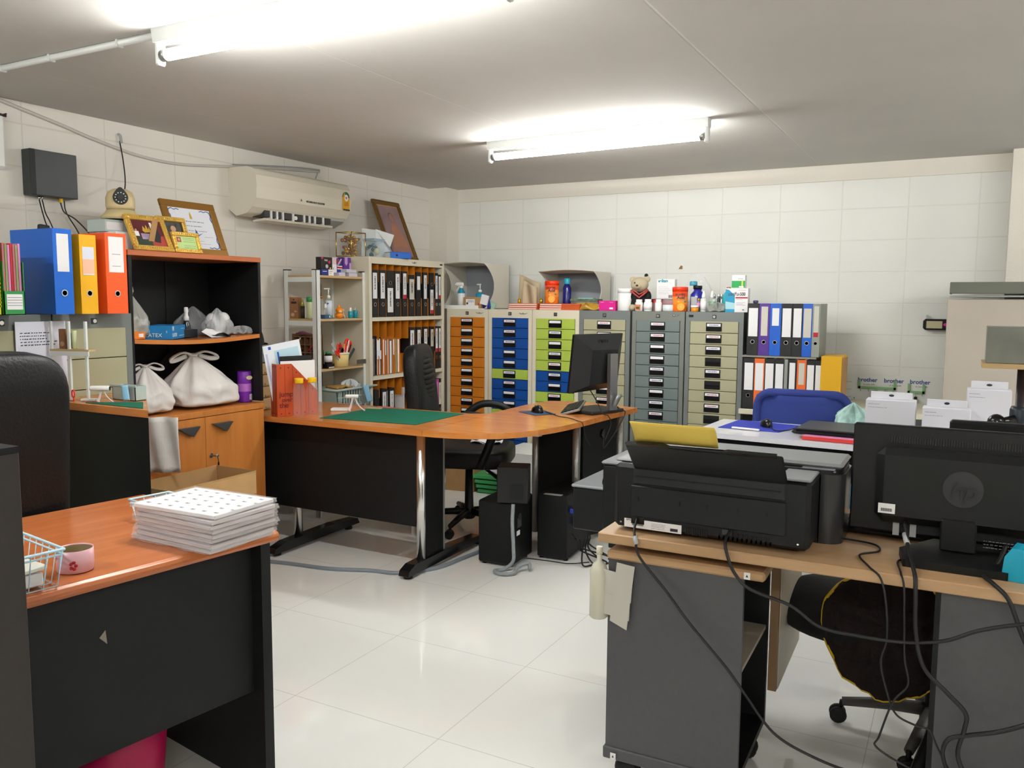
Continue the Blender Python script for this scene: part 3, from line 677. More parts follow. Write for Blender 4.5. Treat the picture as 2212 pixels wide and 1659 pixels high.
m = MB(); m.prism([(.02*math.cos(a), .132+.011*math.sin(a)) for a in [PI/6*i for i in range(12)]], -.0385, -.034, 'y', 0); m.build('brand_print', [mat('cream_print', '#e4d6a4', .5)], t); m = MB(); m.box(-.0, .014, -.0388, -.034, .014, .042, 1)
for i in range(5): m.box(.002+i*.0023, .0032+i*.0023, -.039, -.0388, .016, .04, 2)
m.build('tin_label', [mat('cream_print', '#e4d6a4', .5), paper, ink], t)

latm = mat('latex_box_blue', '#1d7fc0', .45, var=.12, vscale=10)
t = thing('glove_box', 'blue carton of latex gloves set cornerwise on the bookcase shelf', 'box', (-3.4, 2.745, 1.19), RZ+.62)
MB().box(0, .24, 0, .13, 0, .066, b=.001).build('carton', latm, t); t.location = (-3.335, 2.74, 1.189)
w_ = mat('white_print', '#e8f2f8', .5)
lettering('LATEX', .026, w_, t, (.045, -.0006, .012)); lettering('M', .03, w_, t, (.018, -.0006, .042), bold=.0006)
lettering('LATEX', .026, w_, t, (-.0006, .085, .012), (PI/2, 0, -PI/2)); lettering('M', .03, w_, t, (-.0006, .115, .042), (PI/2, 0, -PI/2), bold=.0006); lettering('S', .014, w_, t, (-.0006, .025, .032), (PI/2, 0, -PI/2))
m = MB(); R = random.Random(2); scribble(m, .12, .22, .01, .02, -.0008, 0, 1, R); m.build('small_print', w_, t); m = MB(); scribble(m, .15, .22, .045, .052, -.0008, 0, 1, R); m.build('upper_print', w_, t)
carton('thin orange and white packet at the near end of the bookcase shelf', -3.335, 2.555, 1.199, .07, .05, .032, [orf, paper], RZ, decor=lambda m, a, b, c: m.box(.0, .025, -.0008, 0, .008, .024, 0))
t = blob_bag('plastic_bag', 'clear knotted bag with a bottle and papers at the near end of the shelf', (-3.44, 2.60, 1.198), .15, .12, .24, mat('clear_bag_grey', '#c2c2bd', .2, alpha=.55, bump=.8, bscale=20), RZ, handles=False, seed=6)
m = MB(); m.lathe([(.03, .005), (.032, .02), (.032, .1), (.012, .13), (.012, .15)], (-.01, 0, 0), 16, m=0); m.box(.0, .05, -.05, -.045, .06, .09, 1); m.build('contents', [cream, paperb], t)
t = thing('spray_bottle', 'small dark bottle with a white pump behind the glove box', 'bottle', (-3.5, 2.965, 1.19), RZ)
MB().lathe([(.019, 0), (.02, .005), (.02, .06), (.012, .075), (.012, .085)], seg=16).build('bottle_body', mat('dark_glass', '#2c2f36', .15), t)
MB().lathe([(.013, .083), (.014, .1), (.009, .11), (.009, .125), (.011, .128), (.010, .15), (.004, .152)], seg=14).build('pump', white, t)
t = blob_bag('plastic_bag', 'glossy crumpled clear bag of white cups on the bookcase shelf', (-3.46, 3.13, 1.19), .15, .12, .17, bagclear, RZ, knot=False, seed=12, fold=.25)
MB().ball((0, 0, .05), (.045, .04, .04)).ball((.03, -.01, .09), (.035, .035, .035)).ball((-.03, .01, .08), (.03, .03, .04)).build('contents', mat('white_cups', '#d9d9da', .4), t)
blob_bag('plastic_bag', 'empty clear bag flopped behind the glossy bag of cups', (-3.56, 3.06, 1.19), .2, .12, .18, mat('thin_clear_film', '#cfd4d8', .1, alpha=.22, bump=.9, bscale=16), RZ, knot=False, seed=14, fold=.25)
blob_bag('plastic_bag', 'flat clear sachet at the far end of the bookcase shelf', (-3.4, 3.24, 1.2), .11, .1, .05, bagclear, RZ, knot=False, seed=15, fold=.3)
t = thing('paper_scraps', 'opened white carton flaps and dark wrapper in front of the bag of cups', 'paper', (-3.36, 3.05, 1.188), RZ)
MB().add([(-.05, 0, .001), (.06, .01, .001), (.07, .06, .03), (-.03, .06, .045), (-.07, .05, .03)], [(0, 1, 2, 3, 4)]).build('carton_flap', paper, t, solid=.001)
MB().grid(lambda u, v: (-.03+.1*u, -.012+.05*v, .012+.012*math.sin(u*6)*math.cos(v*4)), 12, 6).build('wrapper', blackg, t, solid=.001)
carton('dark flat packet at the back right of the glove box', -3.46, 2.92, 1.189, .16, .1, .04, [mat('dark_packet', '#20242c', .3), paper], RZ)
# ---------------------------------------------------------------- wall things, left
t = thing('video_recorder', 'flat black recorder box fixed high on the left wall', 'electronics', (-3.9, 2.532, 1.866), RZ)
MB().box(-.118, .118, -.035, .03, 0, .212, b=.003).build('case', darkgrey, t); MB().box(-.118, -.092, -.037, -.03, 0, .212, b=.002).build('front_bezel', blackp, t)
m = MB()
for x in (-.06, -.045): m.lathe([(.005, -.014), (.005, 0)], (x, 0, 0), 10)
m.build('sockets', chrome, t)
MB().box(.042, .053, -.01, .004, -.02, .002).build('network_plug', yellow, t)
def cable(label, pts, r=.003, m_=rubber, name='cable', n=8, group=None, seg=6):
    o = MB().tube(spline(pts, n), r, seg).build(name, m_); return tag(o, label, 'cable', group)
cable('left one of two thin black cables dropping from the recorder sockets', [(-3.9, 2.472, 1.85), (-3.885, 2.476, 1.79), (-3.885, 2.492, 1.735), (-3.87, 2.505, 1.70)], .0028)
cable('right one of two thin black cables dropping from the recorder sockets', [(-3.9, 2.487, 1.85), (-3.885, 2.49, 1.79), (-3.885, 2.51, 1.75), (-3.87, 2.522, 1.70)], .0028)
tag(MB().box(-.022, .022, -.012, .012, 0, .035, b=.004).build('power_adapter', blackp, loc=(-3.43, 2.185, 1.656), rot=(0, .1, RZ)), 'small black cable connector just above the blue binder', 'adapter')
cable('grey network cable curving from the yellow plug down behind the orange binder', [(-3.9, 2.578, 1.846), (-3.89, 2.59, 1.80), (-3.88, 2.64, 1.77), (-3.86, 2.70, 1.70), (-3.8, 2.72, 1.60)], .0035, darkgrey)
cable('thin black power cable running from the recorder down behind the orange binder', [(-3.9, 2.598, 1.855), (-3.89, 2.6, 1.80), (-3.88, 2.65, 1.71), (-3.85, 2.68, 1.60)], .0028)
cable('black cable hanging from a wall hole to the cream camera', [(-3.92, 2.934, 2.2), (-3.9, 2.935, 2.1), (-3.87, 2.92, 2.0), (-3.80, 2.86, 1.93), (-3.68, 2.75, 1.89), (-3.58, 2.66, 1.87)], .003)
tag(MB().tube(spline([(-3.93, 2.935, 2.235), (-3.915, 2.935, 2.225), (-3.91, 2.937, 2.19)], 5), .007, 8).build('cable_sleeve', ltgrey), 'white sleeve poking out of the wall where the black cable emerges', 'sleeve')
duct = [(-3.922, 2.28, 2.29), (-3.922, 2.42, 2.262), (-3.922, 2.62, 2.222), (-3.922, 2.8, 2.182), (-3.922, 3.05, 2.142), (-3.922, 3.3, 2.135), (-3.922, 3.6, 2.165), (-3.922, 3.9, 2.2), (-3.922, 4.3, 2.235), (-3.922, 4.47, 2.25)]
o = MB().tube(spline(duct, 8), .0085, 6).build('cable_trunking', mat('old_white_pvc', '#c9c2bc', .5)); tag(o, 'sagging white plastic trunking running along the top of the left wall', 'trunking')
cable('thin grey wires bent down at the end of the sagging trunking', [(-3.92, 3.7, 2.19), (-3.92, 4.1, 2.235), (-3.92, 4.44, 2.262), (-3.92, 4.455, 2.25), (-3.92, 4.43, 2.2)], .004, ltgrey)
tag(MB().box(0, .03, -.22, 0, 0, .25, b=.012).build('wall_appliance', white, loc=(-3.93, 2.33, 1.97), rot=(0, 0, 0)), 'white rounded appliance on the wall, cut off by the left edge', 'appliance')
tag(MB().tube([(-3.9, 2.28, 2.215), (-3.9, 2.335, 2.21)], .006, 6).tube([(-3.9, 2.315, 2.21), (-3.895, 2.335, 2.22)], .004, 6).build('hook', mat('brown_hook', '#3a2420', .5)), 'small dark hook high on the wall at the left edge', 'hook')
# air conditioner
ac = thing('air_conditioner', 'white wall air conditioner with its lower louvre open', 'air conditioner', (-3.93, 4.10, 1.88), RZ)
acm = mat('aged_white_plastic', '#ded8c8', .38)
prof = [(0, .04), (-.06, .0), (-.15, .015), (-.19, .05), (-.225, .1), (-.232, .17), (-.225, .235), (-.2, .275), (-.15, .287), (0, .287)]
MB().prism(prof, -.43, .43, 'x', smooth=False).build('housing', acm, ac, bevel=.012)
MB().box(-.32, .28, -.178, -.08, .0, .048, X=None).build('outlet_recess', mat('ac_dark_recess', '#3c3a38', .6), ac).rotation_euler = (0, 0, 0)
q = MB().prism([(-.205, -.012), (-.2, -.022), (-.1, -.028), (-.09, -.018), (-.19, -.008)], -.33, .27, 'x'); q.build('louvre_flap', acm, ac)
m = MB()
for x in (-.27, -.22, -.17, -.08, .02, .07, .12, .2): m.box(x-.004, x+.004, -.19, -.12, -.014, .04)
m.lathe([(.012, -.2), (.012, -.17)], (-.07, 0, .012), 10, axis='y'); m.build('vane', white, ac)
MB().prism([(-.185, .028), (-.1, -.012), (-.095, -.004), (-.185, .04)], -0+.28, .41, 'x').build('display_panel', ltgrey, ac)
lettering('MITSUBISHI HEAVY INDUSTRIES', .017, ink, ac, (.08, -.2295, .115), (PI/2-.1, 0, 0), bold=.0003, sx=.72)
m = MB()
for a in (PI/2, PI/2+2*PI/3, PI/2+4*PI/3):
    c, s_ = math.cos(a), math.sin(a); p = [(0, 0), (.5*c-.3*s_, .5*s_+.3*c), (c, s_), (.5*c+.3*s_, .5*s_-.3*c)]
    m.prism([(-.055+.009*x, .122+.009*z) for x, z in p], -.2335, -.2325, 'y')
m.build('logo', ink, ac)
m = MB(); X0, Z0 = .375, .1
m.box(X0-.034, X0+.034, -.236, -.231, Z0, Z0+.085, 0); m.box(X0-.034, X0+.034, -.2365, -.236, Z0, Z0+.009, 2)
m.prism([(X0+.034*math.cos(a), Z0+.085+.038*math.sin(a)) for a in [PI*i/12 for i in range(13)]], -.236, -.231, 'y', 1)
m.prism([(X0+.02*math.cos(a), Z0+.083+.022*math.sin(a)) for a in [2*PI*i/16 for i in range(16)]], -.2366, -.236, 'y', 3)
m.prism([(X0-.034, Z0+.085), (X0-.03, Z0+.1), (X0-.014, Z0+.12), (X0-.014, Z0+.085)], -.2368, -.2362, 'y', 0)
m.prism([(X0+.009*math.cos(a), Z0+.083+.009*math.sin(a)) for a in [2*PI*i/12 for i in range(12)]], -.2372, -.2366, 'y', 4)
m.build('energy_sticker', [mat('sticker_yellow', '#e0a516', .5), mat('sticker_green', '#1f5b4c', .5), ink, paper, redink], ac); 
lettering('5', .016, paper, ac, (X0, -.2376, Z0+.078))
m = MB(); scribble(m, X0-.025, X0+.02, Z0+.03, Z0+.055, -.2368, 0, 3, random.Random(3)); m.build('sticker_print', redink, ac)
# ---------------------------------------------------------------- white slotted rack between bookcase and binder rack
sr = thing('shelf_rack', 'white slotted metal rack with wooden boards between bookcase and binder rack', 'rack', (-3.675, 4.235, 0), RZ)
for sx in (-1, 1):
    for y, s in ((-.135, 1), (.135, -1)):
        m = MB(); x = sx*.245
        m.box(x, x-sx*.035, y, y+s*.003, 0, 1.568).box(x, x-sx*.003, y, y+s*.035, 0, 1.568); m.build('post', wpaint, sr)
        MB().box(x+sx*.001, x-sx*.036, y-s*.001, y+s*.036, 1.566, 1.572).build('post_cap', blackp, sr)
SZ = [1.535, 1.262, .945, .69, .3]
for z in SZ:
    MB().box(-.24, .24, -.13, .13, z-.014, z).build('board', plyw, sr)
    m = MB(); m.box(-.244, -.24, -.13, .13, z-.042, z-.012).box(.24, .244, -.13, .13, z-.042, z-.012).box(-.24, .24, .128, .132, z-.042, z-.012); m.build('beam', wpaint, sr)
def bottle(label, x, y, z, prof, m_, cap=None, capm=None, rz=0, name='bottle', cat='bottle', lab=None, labm=None, nozzle=None, seg=18, group=None, contents=None, sy=1):
    t = thing(name, label, cat, (x, y, z), rz, group)
    MB().lathe(prof, seg=seg, sy=sy).build('bottle_body', m_, t)
    if contents: MB().lathe(contents[0], seg=seg, sy=sy).build('liquid', contents[1], t)
    if cap: MB().lathe(cap, seg=seg).build('cap', capm, t)
    if lab:
        r, z0, z1 = lab; MB().lathe([(r, z0), (r, z1)], seg=seg, sy=sy).build('bottle_label', labm, t)
    if nozzle == 'pump':
        zc = cap[-1][1]; MB().lathe([(.004, zc), (.004, zc+.035)], seg=8).box(-.03, .008, -.005, .005, zc+.035, zc+.045, b=.003).build('pump_head', capm, t)
    if nozzle == 'trigger':
        zc = cap[-1][1]; m = MB(); m.box(-.045, .02, -.011, .011, zc, zc+.028, b=.006).box(-.055, -.043, -.006, .006, zc+.006, zc+.02, b=.002)
        m.tube(spline([(-.02, 0, zc), (-.03, 0, zc-.02), (-.045, 0, zc-.04)], 4), .005, 6); m.build('trigger', capm, t)
    return t
def cyl(r, h, e=.003): return [(r-e, 0), (r, e), (r, h-e), (r-e, h)]
Zs = 1.262
t = carton('brown printed coconut product box on the white rack', -3.76, 4.025, Zs, .06, .05, .135, [mat('brown_printed_box', '#9b6a45', .6), ink, mat('coconut_cream', '#c9a98a', .6)], .3,
           decor=lambda m, a, b, c: (m.box(-.018, .018, -.0008, 0, .095, .108, 0), m.lathe([(.012, -.001), (.012, 0)], (-.008, 0, .025), 14, m=1, axis='y'), m.ball((.010, 0, .045), (.010, .001, .006), 10, 5, m=1), m.ball((0, 0, .12), (.006, .001, .004), 8, 4, m=0)))
t = bottle('small oil bottle with yellow neck and dark label on the white rack', -3.705, 4.045, Zs, [(.012, 0), (.013, .003), (.013, .08), (.006, .11), (.005, .125)], mat('olive_oil_glass', '#9c9c2e', .12), [(.006, .123), (.006, .132)], ltgrey, lab=(.0134, .002, .08), labm=mat('dark_olive_label', '#37301f', .5))
t = bottle('pale green spray can with a green cap on the white rack', -3.655, 4.055, Zs, cyl(.02, .108), mat('pale_can', '#c6cda0', .35), cyl(.0205, .034), green)
t.children[1].location = (0, 0, .104)
t = bottle('clear bottle with a copper cap, behind the front post of the white rack', -3.60, 4.10, Zs, [(.02, 0), (.022, .01), (.022, .09), (.008, .12), (.008, .13)], clearp, [(.009, .128), (.009, .148)], mat('copper', '#b5793f', .3, metal=.7))
t = bottle('tall clear gel bottle with white pump and a cross on its label', -3.59, 4.16, Zs, [(.02, 0), (.023, .005), (.023, .118), (.01, .13)], clearp, [(.011, .128), (.012, .142), (.006, .15)], white, lab=(.0234, .02, .115), labm=mat('pale_blue_label', '#d5e0ea', .4), nozzle='pump', rz=.5, contents=([(.021, .004), (.021, .02)], teal))
MB().box(-.006, .006, -.0246, -.0235, .094, .099).box(-.0025, .0025, -.0246, -.0235, .0905, .1025).build('cross_mark', mat('cross_blue', '#22528f', .5), t)
bottle('small white nozzle bottle in a dark blue tray on the white rack', -3.565, 4.10, Zs+.026, [(.011, 0), (.012, .004), (.012, .03), (.006, .04)], clearp, [(.008, .038), (.009, .05), (.004, .07)], white)
carton('low dark blue open tray on the white rack', -3.548, 4.10, Zs, .05, .04, .026, [mat('steel_blue_box', '#34506f', .5), paper], RZ, decor=lambda m, a, b, c: m.box(.015, .022, -.0008, 0, .008, .02, 0))
bottle('dark green bottle half hidden by the orange figurine', -3.64, 4.225, Zs, cyl(.02, .06), mat('deep_green_glass', '#1d4a38', .3), cyl(.014, .015), green).children[1].location = (0, 0, .06)
t = thing('figurine', 'glossy orange ceramic duck-like figurine on the white rack', 'figurine', (-3.58, 4.25, Zs), RZ)
og = mat('orange_glaze', '#f58a12', .12, coat=.5)
MB().ball((0, 0, .02), (.03, .028, .021), 18, 10).build('body', og, t)
hd = MB().ball((.003, 0, .052), (.027, .024, .021), 18, 10).lathe([(.012, .065), (.008, .078), (.004, .087), (.0005, .089)], (-.002, 0, 0), 12).build('head', og, t)
MB().ball((-.012, -.02, .044), (.016, .01, .008), 12, 8).ball((.03, -.01, .052), (.004, .006, .01), 8, 6).build('beak', mat('cream_glaze', '#ecd9b4', .2), hd)
carton('tilted pale packet leaning beside the orange figurine', -3.58, 4.31, Zs, .006, .03, .055, [mat('pale_pink_packet', '#d8c6c4', .5), redink], RZ).rotation_euler = (0, -.5, RZ)
bottle('small turquoise spray bottle with white cap on the white rack', -3.59, 4.375, Zs, cyl(.015, .045), teal, [(.006, .044), (.009, .048), (.008, .065), (.004, .07)], white)
bottle('turquoise gel bottle with an oval label at the right end of the white rack', -3.585, 4.42, Zs, cyl(.015, .052), mat('teal_gel', '#168aa0', .15), [(.006, .05), (.006, .07), (.003, .074)], clearp, lab=None)
# top of the rack
Zt = 1.535
carton('black and pink product box standing at the near end of the white rack top', -3.6, 4.12, Zt+.041, .105, .045, .075, [mat('black_print_box', '#1b1718', .4), mat('hot_pink', '#c9245c', .5), paper, yellow], RZ,
       decor=lambda m, a, b, c: (m.ball((.025, 0, .045), (.012, .001, .01), 8, 5, m=0), m.box(-a/2, -a/2+.018, -.001, 0, c-.013, c, 0), [m.prism([(.0+.013*math.cos(q+i*PI/4), .017+.013*math.sin(q+i*PI/4)) for q in (0, .35, -.35)]+[(0, .017)], -.001, 0, 'y', 1) for i in range(8) for q in (0,)] and None, m.box(-.01, .01, -.001, 0, .01, .024, 1), m.ball((.033, 0, .006), (.008, .001, .005), 8, 5, m=2)))
lettering('Body', .018, paper, [o for o in bpy.data.objects if o.get('label', '').startswith('black and pink product')][0], (-.008, -.0012, .05), sx=.8)
bxx = [o for o in bpy.data.objects if o.get('label', '').startswith('black and pink product')][0]; bxx.location = (-3.565, 4.12, Zt+.041)
nb = mat('navy_box', '#1f2f7c', .4)
carton('flat navy and white carton under the black product box on the white rack', -3.562, 4.125, Zt, .11, .06, .04, [nb, paper, ltgrey, yellow], RZ, decor=lambda m, a, b, c: (m.box(.006, a/2, -.0008, 0, .001, c-.001, 0), m.box(-.048, -.01, -.0008, 0, .024, .028, 0), m.box(.015, .045, -.0012, 0, .024, .029, 1), m.box(.015, .03, -.0012, 0, .012, .018, 2)))
carton('white and pale pink box behind the pill cartons on the white rack top', -3.6, 4.22, Zt, .07, .06, .12, [mat('pale_pink_box', '#e6cdd2', .5), paper, redink], RZ, decor=lambda m, a, b, c: (m.box(-a/2, a/2, -.0008, 0, 0, .075, 0), m.box(.0, .004, -.0012, 0, .02, .055, 1)))
t = carton('box with a red white and blue flag print on the white rack top', -3.6, 4.285, Zt, .05, .05, .115, [mat('flag_blue', '#243a8c', .5), paper, redink], RZ, decor=lambda m, a, b, c: (m.box(-a/2, a/2, -.0008, 0, .045, .068, 0), m.box(-a/2, a/2, -.0012, 0, .051, .062, 1), m.prism([(-a/2, .07), (-a/2+.012, .07), (a/2, .11), (a/2-.012, .114)], -.001, 0, 'y', 0), m.prism([(-a/2+.004, .07), (-a/2+.009, .07), (a/2-.002, .11), (a/2-.006, .112)], -.0014, 0, 'y', 1), m.box(-a/2, -a/2+.01, -.0012, 0, .078, .112, 1)))
carton('tall purple and lilac pouch box at the back of the white rack top', -3.59, 4.35, Zt, .075, .05, .125, [purple, mat('lilac_card', '#c49ad6', .5)], RZ, decor=lambda m, a, b, c: (m.prism([(-.025, .125), (.002, .125), (.002, .085), (-.011, .07), (-.025, .085)], -.001, 0, 'y', 0), m.box(.02, a/2, -.001, 0, 0, .09, 0)))
for i, (y, w_, z, lb) in enumerate(((4.25, .06, 0, 'low whitish blister carton at the front of the white rack top'), (4.36, .085, 0, 'flat lavender carton, lower of two stacked on the white rack top'), (4.345, .1, .024, 'flat lavender carton, upper of two stacked on the white rack top'))):
    carton(lb, -3.55, y, Zt+z, w_, .05, .023, [mat('lavender_carton', '#c9c6d4', .5)], RZ)
# third shelf: pigeonhole box, buckets
Z3 = .945
t = thing('pigeonhole_box', 'brown pigeonhole box of pens at the wall end of the white rack', 'organizer', (-3.775, 4.02, Z3), RZ-PI/2+.0)
br = mat('brown_chipboard', '#7c5a40', .6)
m = MB(); m.box(0, .008, 0, .06, 0, .22).box(.192, .2, 0, .06, 0, .22).box(0, .2, .055, .06, 0, .22)
for i in range(5): m.box(.008, .192, 0, .055, i*.05, i*.05+.004)
m.build('organizer_frame', br, t)
m = MB()
for x in (.054, .1, .146): m.box(x, x+.003, .002, .055, .004, .2)
m.build('partition', br, t)
m = MB(); m.tube([(.03, .02, .16), (.07, .0, .195)], .004, 6, 0).tube([(.12, .02, .11), (.17, -.01, .145)], .006, 6, 1).tube([(.14, .02, .105), (.19, -.01, .13)], .005, 6, 2).ball((.06, .02, .115), (.01, .01, .008), 8, 6, m=3).ball((.16, .02, .06), (.015, .01, .006), 8, 6, m=0)
m.build('pens', [paper, redink, navy, blackp], t)
tag(MB().tube([(.0, 0, .0), (.09, 0, .006)], .005, 6).tube([(.02, .01, .003), (.11, .012, .004)], .004, 6).ball((.05, .0, .008), (.03, .02, .007), 10, 6).build('pen_bundle', mat('plum_plastic', '#7c3a66', .3), loc=(-3.74, 4.02, Z3+.223)), 'plum coloured pens lying on top of the pigeonhole box', 'pens')
t = thing('pen_bucket', 'pale yellow bucket full of scissors, pens and tape on the white rack', 'bucket', (-3.59, 4.265, Z3), RZ)
MB().lathe([(.046, 0), (.052, .004), (.057, .085), (.054, .085), (.05, .006), (.0, .006)], seg=28).build('bucket', mat('butter_plastic', '#ddc27e', .4), t)
MB().lathe([(.0575, .082), (.06, .084), (.06, .094), (.055, .094)], seg=28).build('rim', mat('rim_white', '#e8e2cf', .4), t)
rs = mat('scissor_red', '#f0320f', .3)
def scissors(x, y, lean, s, label, m_=rs, rz=RZ, turn=0):
    q = thing('scissors', label, 'scissors', (x, y, Z3+.05), 0, rot=(0, 0, rz))
    X = Matrix.Rotation(lean, 4, 'Y') @ Matrix.Scale(s, 4)
    m = MB()
    for sg in (-1, 1):
        m.tube([(sg*.014+.011*math.cos(a), 0, .085+.024*math.sin(a)) for a in [2*PI*i/14 for i in range(14)]], .0055, 7, closed=True, X=X)
        m.tube([(sg*.01, 0, .062), (sg*.004, 0, .04), (0, 0, .03)], .005, 6, X=X)
    m.build('handle', m_, q); MB().box(-.006, .006, -.001, .001, -.03, .032, X=X).build('blade', steel, q); return q
scissors(-3.585, 4.248, .06, .9, 'red handled scissors standing upright at the left of the bucket'); scissors(-3.575, 4.275, .5, 1.25, 'larger red handled scissors leaning right in the bucket'); scissors(-3.555, 4.23, -.55, .7, 'small red scissors leaning out at the near side of the bucket')
for i, (dy, ln, c, L_, tx) in enumerate(((-.012, -.05, redink, .14, 'dark red marker standing in the middle of the bucket'), (.01, .1, mat('cutter_yellow', '#e2a63a', .4), .13, 'yellow box cutter in the bucket'), (.02, .3, white, .16, 'thin white stick leaning right in the bucket'),
      (.025, .42, ltgrey, .16, 'pale stick behind the white one in the bucket'), (.035, .5, blackp, .14, 'black pen leaning right in the bucket'), (.04, .75, darkgrey, .13, 'dark ruler leaning far right over the bucket rim'),
      (.015, .2, navy, .11, 'short blue pen in the bucket'), (.03, .25, pink, .12, 'pink pen in the bucket'), (-.03, -.6, ltgrey, .17, 'clear grey ruler leaning left out of the bucket'))):
    o = MB().box(-.004 if 'ruler' not in tx else -.01, .004 if 'ruler' not in tx else .01, -.003, .003, 0, L_, b=.0015).build('pen' if 'ruler' not in tx else 'ruler', c, loc=(-3.575+.006*(i % 3), 4.265+dy*.6, Z3+.02), rot=(0, ln, RZ)); tag(o, tx, 'pen' if 'ruler' not in tx else 'ruler')
tag(MB().lathe([(.018, 0), (.018, .016), (.011, .016), (.011, 0)], axis='y').build('tape_roll', mat('plum_tape', '#5a2836', .35), loc=(-3.555, 4.245, Z3+.11), rot=(0, 0, RZ)), 'dark plum tape ring resting at the bucket rim', 'tape')
t = bottle('dark jar with green lid and white label standing on a black box', -3.565, 4.12, Z3+.03, [(.022, 0), (.025, .004), (.025, .055), (.017, .066)], mat('brown_black_jar', '#1d1512', .2), [(.017, .064), (.018, .066), (.018, .076)], green, lab=(.0255, .012, .052), labm=lab1)
bottle('green glue bottle with a navy tip behind the jar', -3.61, 4.10, Z3+.03, [(.018, 0), (.02, .07), (.018, .085), (.006, .11), (.005, .12)], mat('bottle_green', '#1f5a33', .3), [(.006, .118), (.006, .135)], navy)
carton('low black and white box under the dark jar', -3.548, 4.125, Z3, .07, .055, .03, [blackp, paper], RZ, decor=lambda m, a, b, c: m.box(-.02, .03, -.0008, 0, .004, .01, 0))
tag(MB().box(0, .15, 0, .004, 0, .03, b=.0015).build('saw_blade', mat('dark_steel', '#6b665f', .4, metal=.6), loc=(-3.535, 4.37, Z3+.012), rot=(0, 0, RZ)), 'dull metal blade sticking out at the right of the bucket shelf', 'tool')
# fourth shelf: basket with stuff
Z4 = .69
t = thing('basket', 'pale grey-green plastic basket piled with bags on the lower rack shelf', 'basket', (-3.6, 4.29, Z4), RZ)
gm = mat('sage_plastic', '#aab8b2', .4)
m = MB()
for s in (-1, 1):
    m.prism([(s*.15, 0), (s*.153, 0), (s*.173, .115), (s*.17, .115)], -.09, .09, 'y')
for i in range(24):
    x = -.15+.3*i/23
    if i % 2 == 0 or x < -.13: m.box(x-.004, x+.004, -.1, -.097, .01, .105)
m.box(-.155, .155, -.1, -.097, 0, .02).box(-.16, .16, -.102, -.097, .06, .068).box(-.15, .15, -.09, .09, 0, .003).box(-.16, .16, .09, .094, 0, .11)
m.build('basket_wall', gm, t)
MB().tube([(-.18, -.11, .115), (.18, -.11, .115), (.18, .1, .115), (-.18, .1, .115)], .008, 8, closed=True).box(.17, .235, -.115, -.06, .112, .122, b=.003).build('basket_rim', gm, t)
tag(MB().grid(lambda u, v: (-.07+.15*u, -.08+.1*v, .0+.012*math.sin(3*u+v)+.004*math.sin(14*u)), 12, 8).build('cloth_pad', mat('mustard_cloth', '#a9803f', .8), loc=(-3.6, 4.22, Z4+.125), rot=(0, 0, RZ)), 'mustard brown folded pad lying across the sage basket', 'cloth')
bpy.data.objects['cloth_pad'].modifiers.new('s', 'SOLIDIFY').thickness = .012
blob_bag('plastic_bag', 'cloudy white bag heaped in the sage basket', (-3.58, 4.35, Z4+.105), .13, .1, .075, mat('cloudy_bag', '#d8dcdd', .3, alpha=.75, bump=.6, bscale=20), RZ, knot=False, seed=21, fold=.3)
m = MB(); m.grid(lambda u, v: (-.03+.06*u+.02*v, -.012*math.sin(PI*u)-.006-.02*v, -.11*v+.002*math.sin(12*u)), 10, 14); t = m.build('face_mask', mat('mask_blue', '#8fc0e0', .8), loc=(-3.485, 4.385, Z4+.13), rot=(0, 0, RZ), solid=.001); tag(t, 'light blue face mask hanging from the sage basket', 'mask')
blob_bag('cloth_bundle', 'dark blue bundle at the far side of the sage basket', (-3.62, 4.43, Z4+.105), .09, .07, .045, mat('dark_blue_cloth', '#1c2f4c', .7), RZ, knot=False, seed=22)
# behind near end: cap on document trays (between bookcase and holder)
tr = thing('tray_tower', 'grey vented tray tower over cream drawers behind the wooden magazine file', 'organizer', (-3.5, 3.47, .755), RZ)
MB().box(-.13, .12, 0, .3, .27, .368, b=.003).build('tray_case', mat('mid_grey_plastic', '#808280', .4), tr)
m = MB()
for i in range(7): m.prism([(.02+.012*i, .305), (.026+.012*i, .305), (.032+.012*i, .33), (.026+.012*i, .33)], -.001, .001, 'y'); m.ball((.018+.012*i, 0, .34), (.003, .001, .003), 6, 4)
m.build('vent_slots', ink, tr)
for i in range(4): MB().box(-.13, .09, 0, .28, i*.067, i*.067+.063, b=.002).box(.03, .07, -.006, 0, i*.067+.008, i*.067+.016).build('drawer', plyw, tr)
cp = thing('baseball_cap', 'black baseball cap resting on the grey tray tower', 'cap', (-3.6, 3.47, 1.124), RZ+.15)
MB().grid(lambda u, v: (.085*math.cos(2*PI*u)*math.cos(v*PI/2)**.55, .1*math.sin(2*PI*u)*math.cos(v*PI/2)**.55, .115*math.sin(v*PI/2)), 28, 10, closed_u=True).build('crown', mat('black_cloth', '#1a1714', .85, bump=.4, bscale=200), cp)
MB().grid(lambda u, v: ((.08+.065*v)*math.cos(-PI/3+2*PI/3*u), .085*math.sin(-PI/3+2*PI/3*u)*(1+.1*v), .01-.02*v*math.cos((u-.5)*2)**2+.004), 14, 6).build('brim', mat('black_cloth2', '#171717', .8), cp, solid=.003)

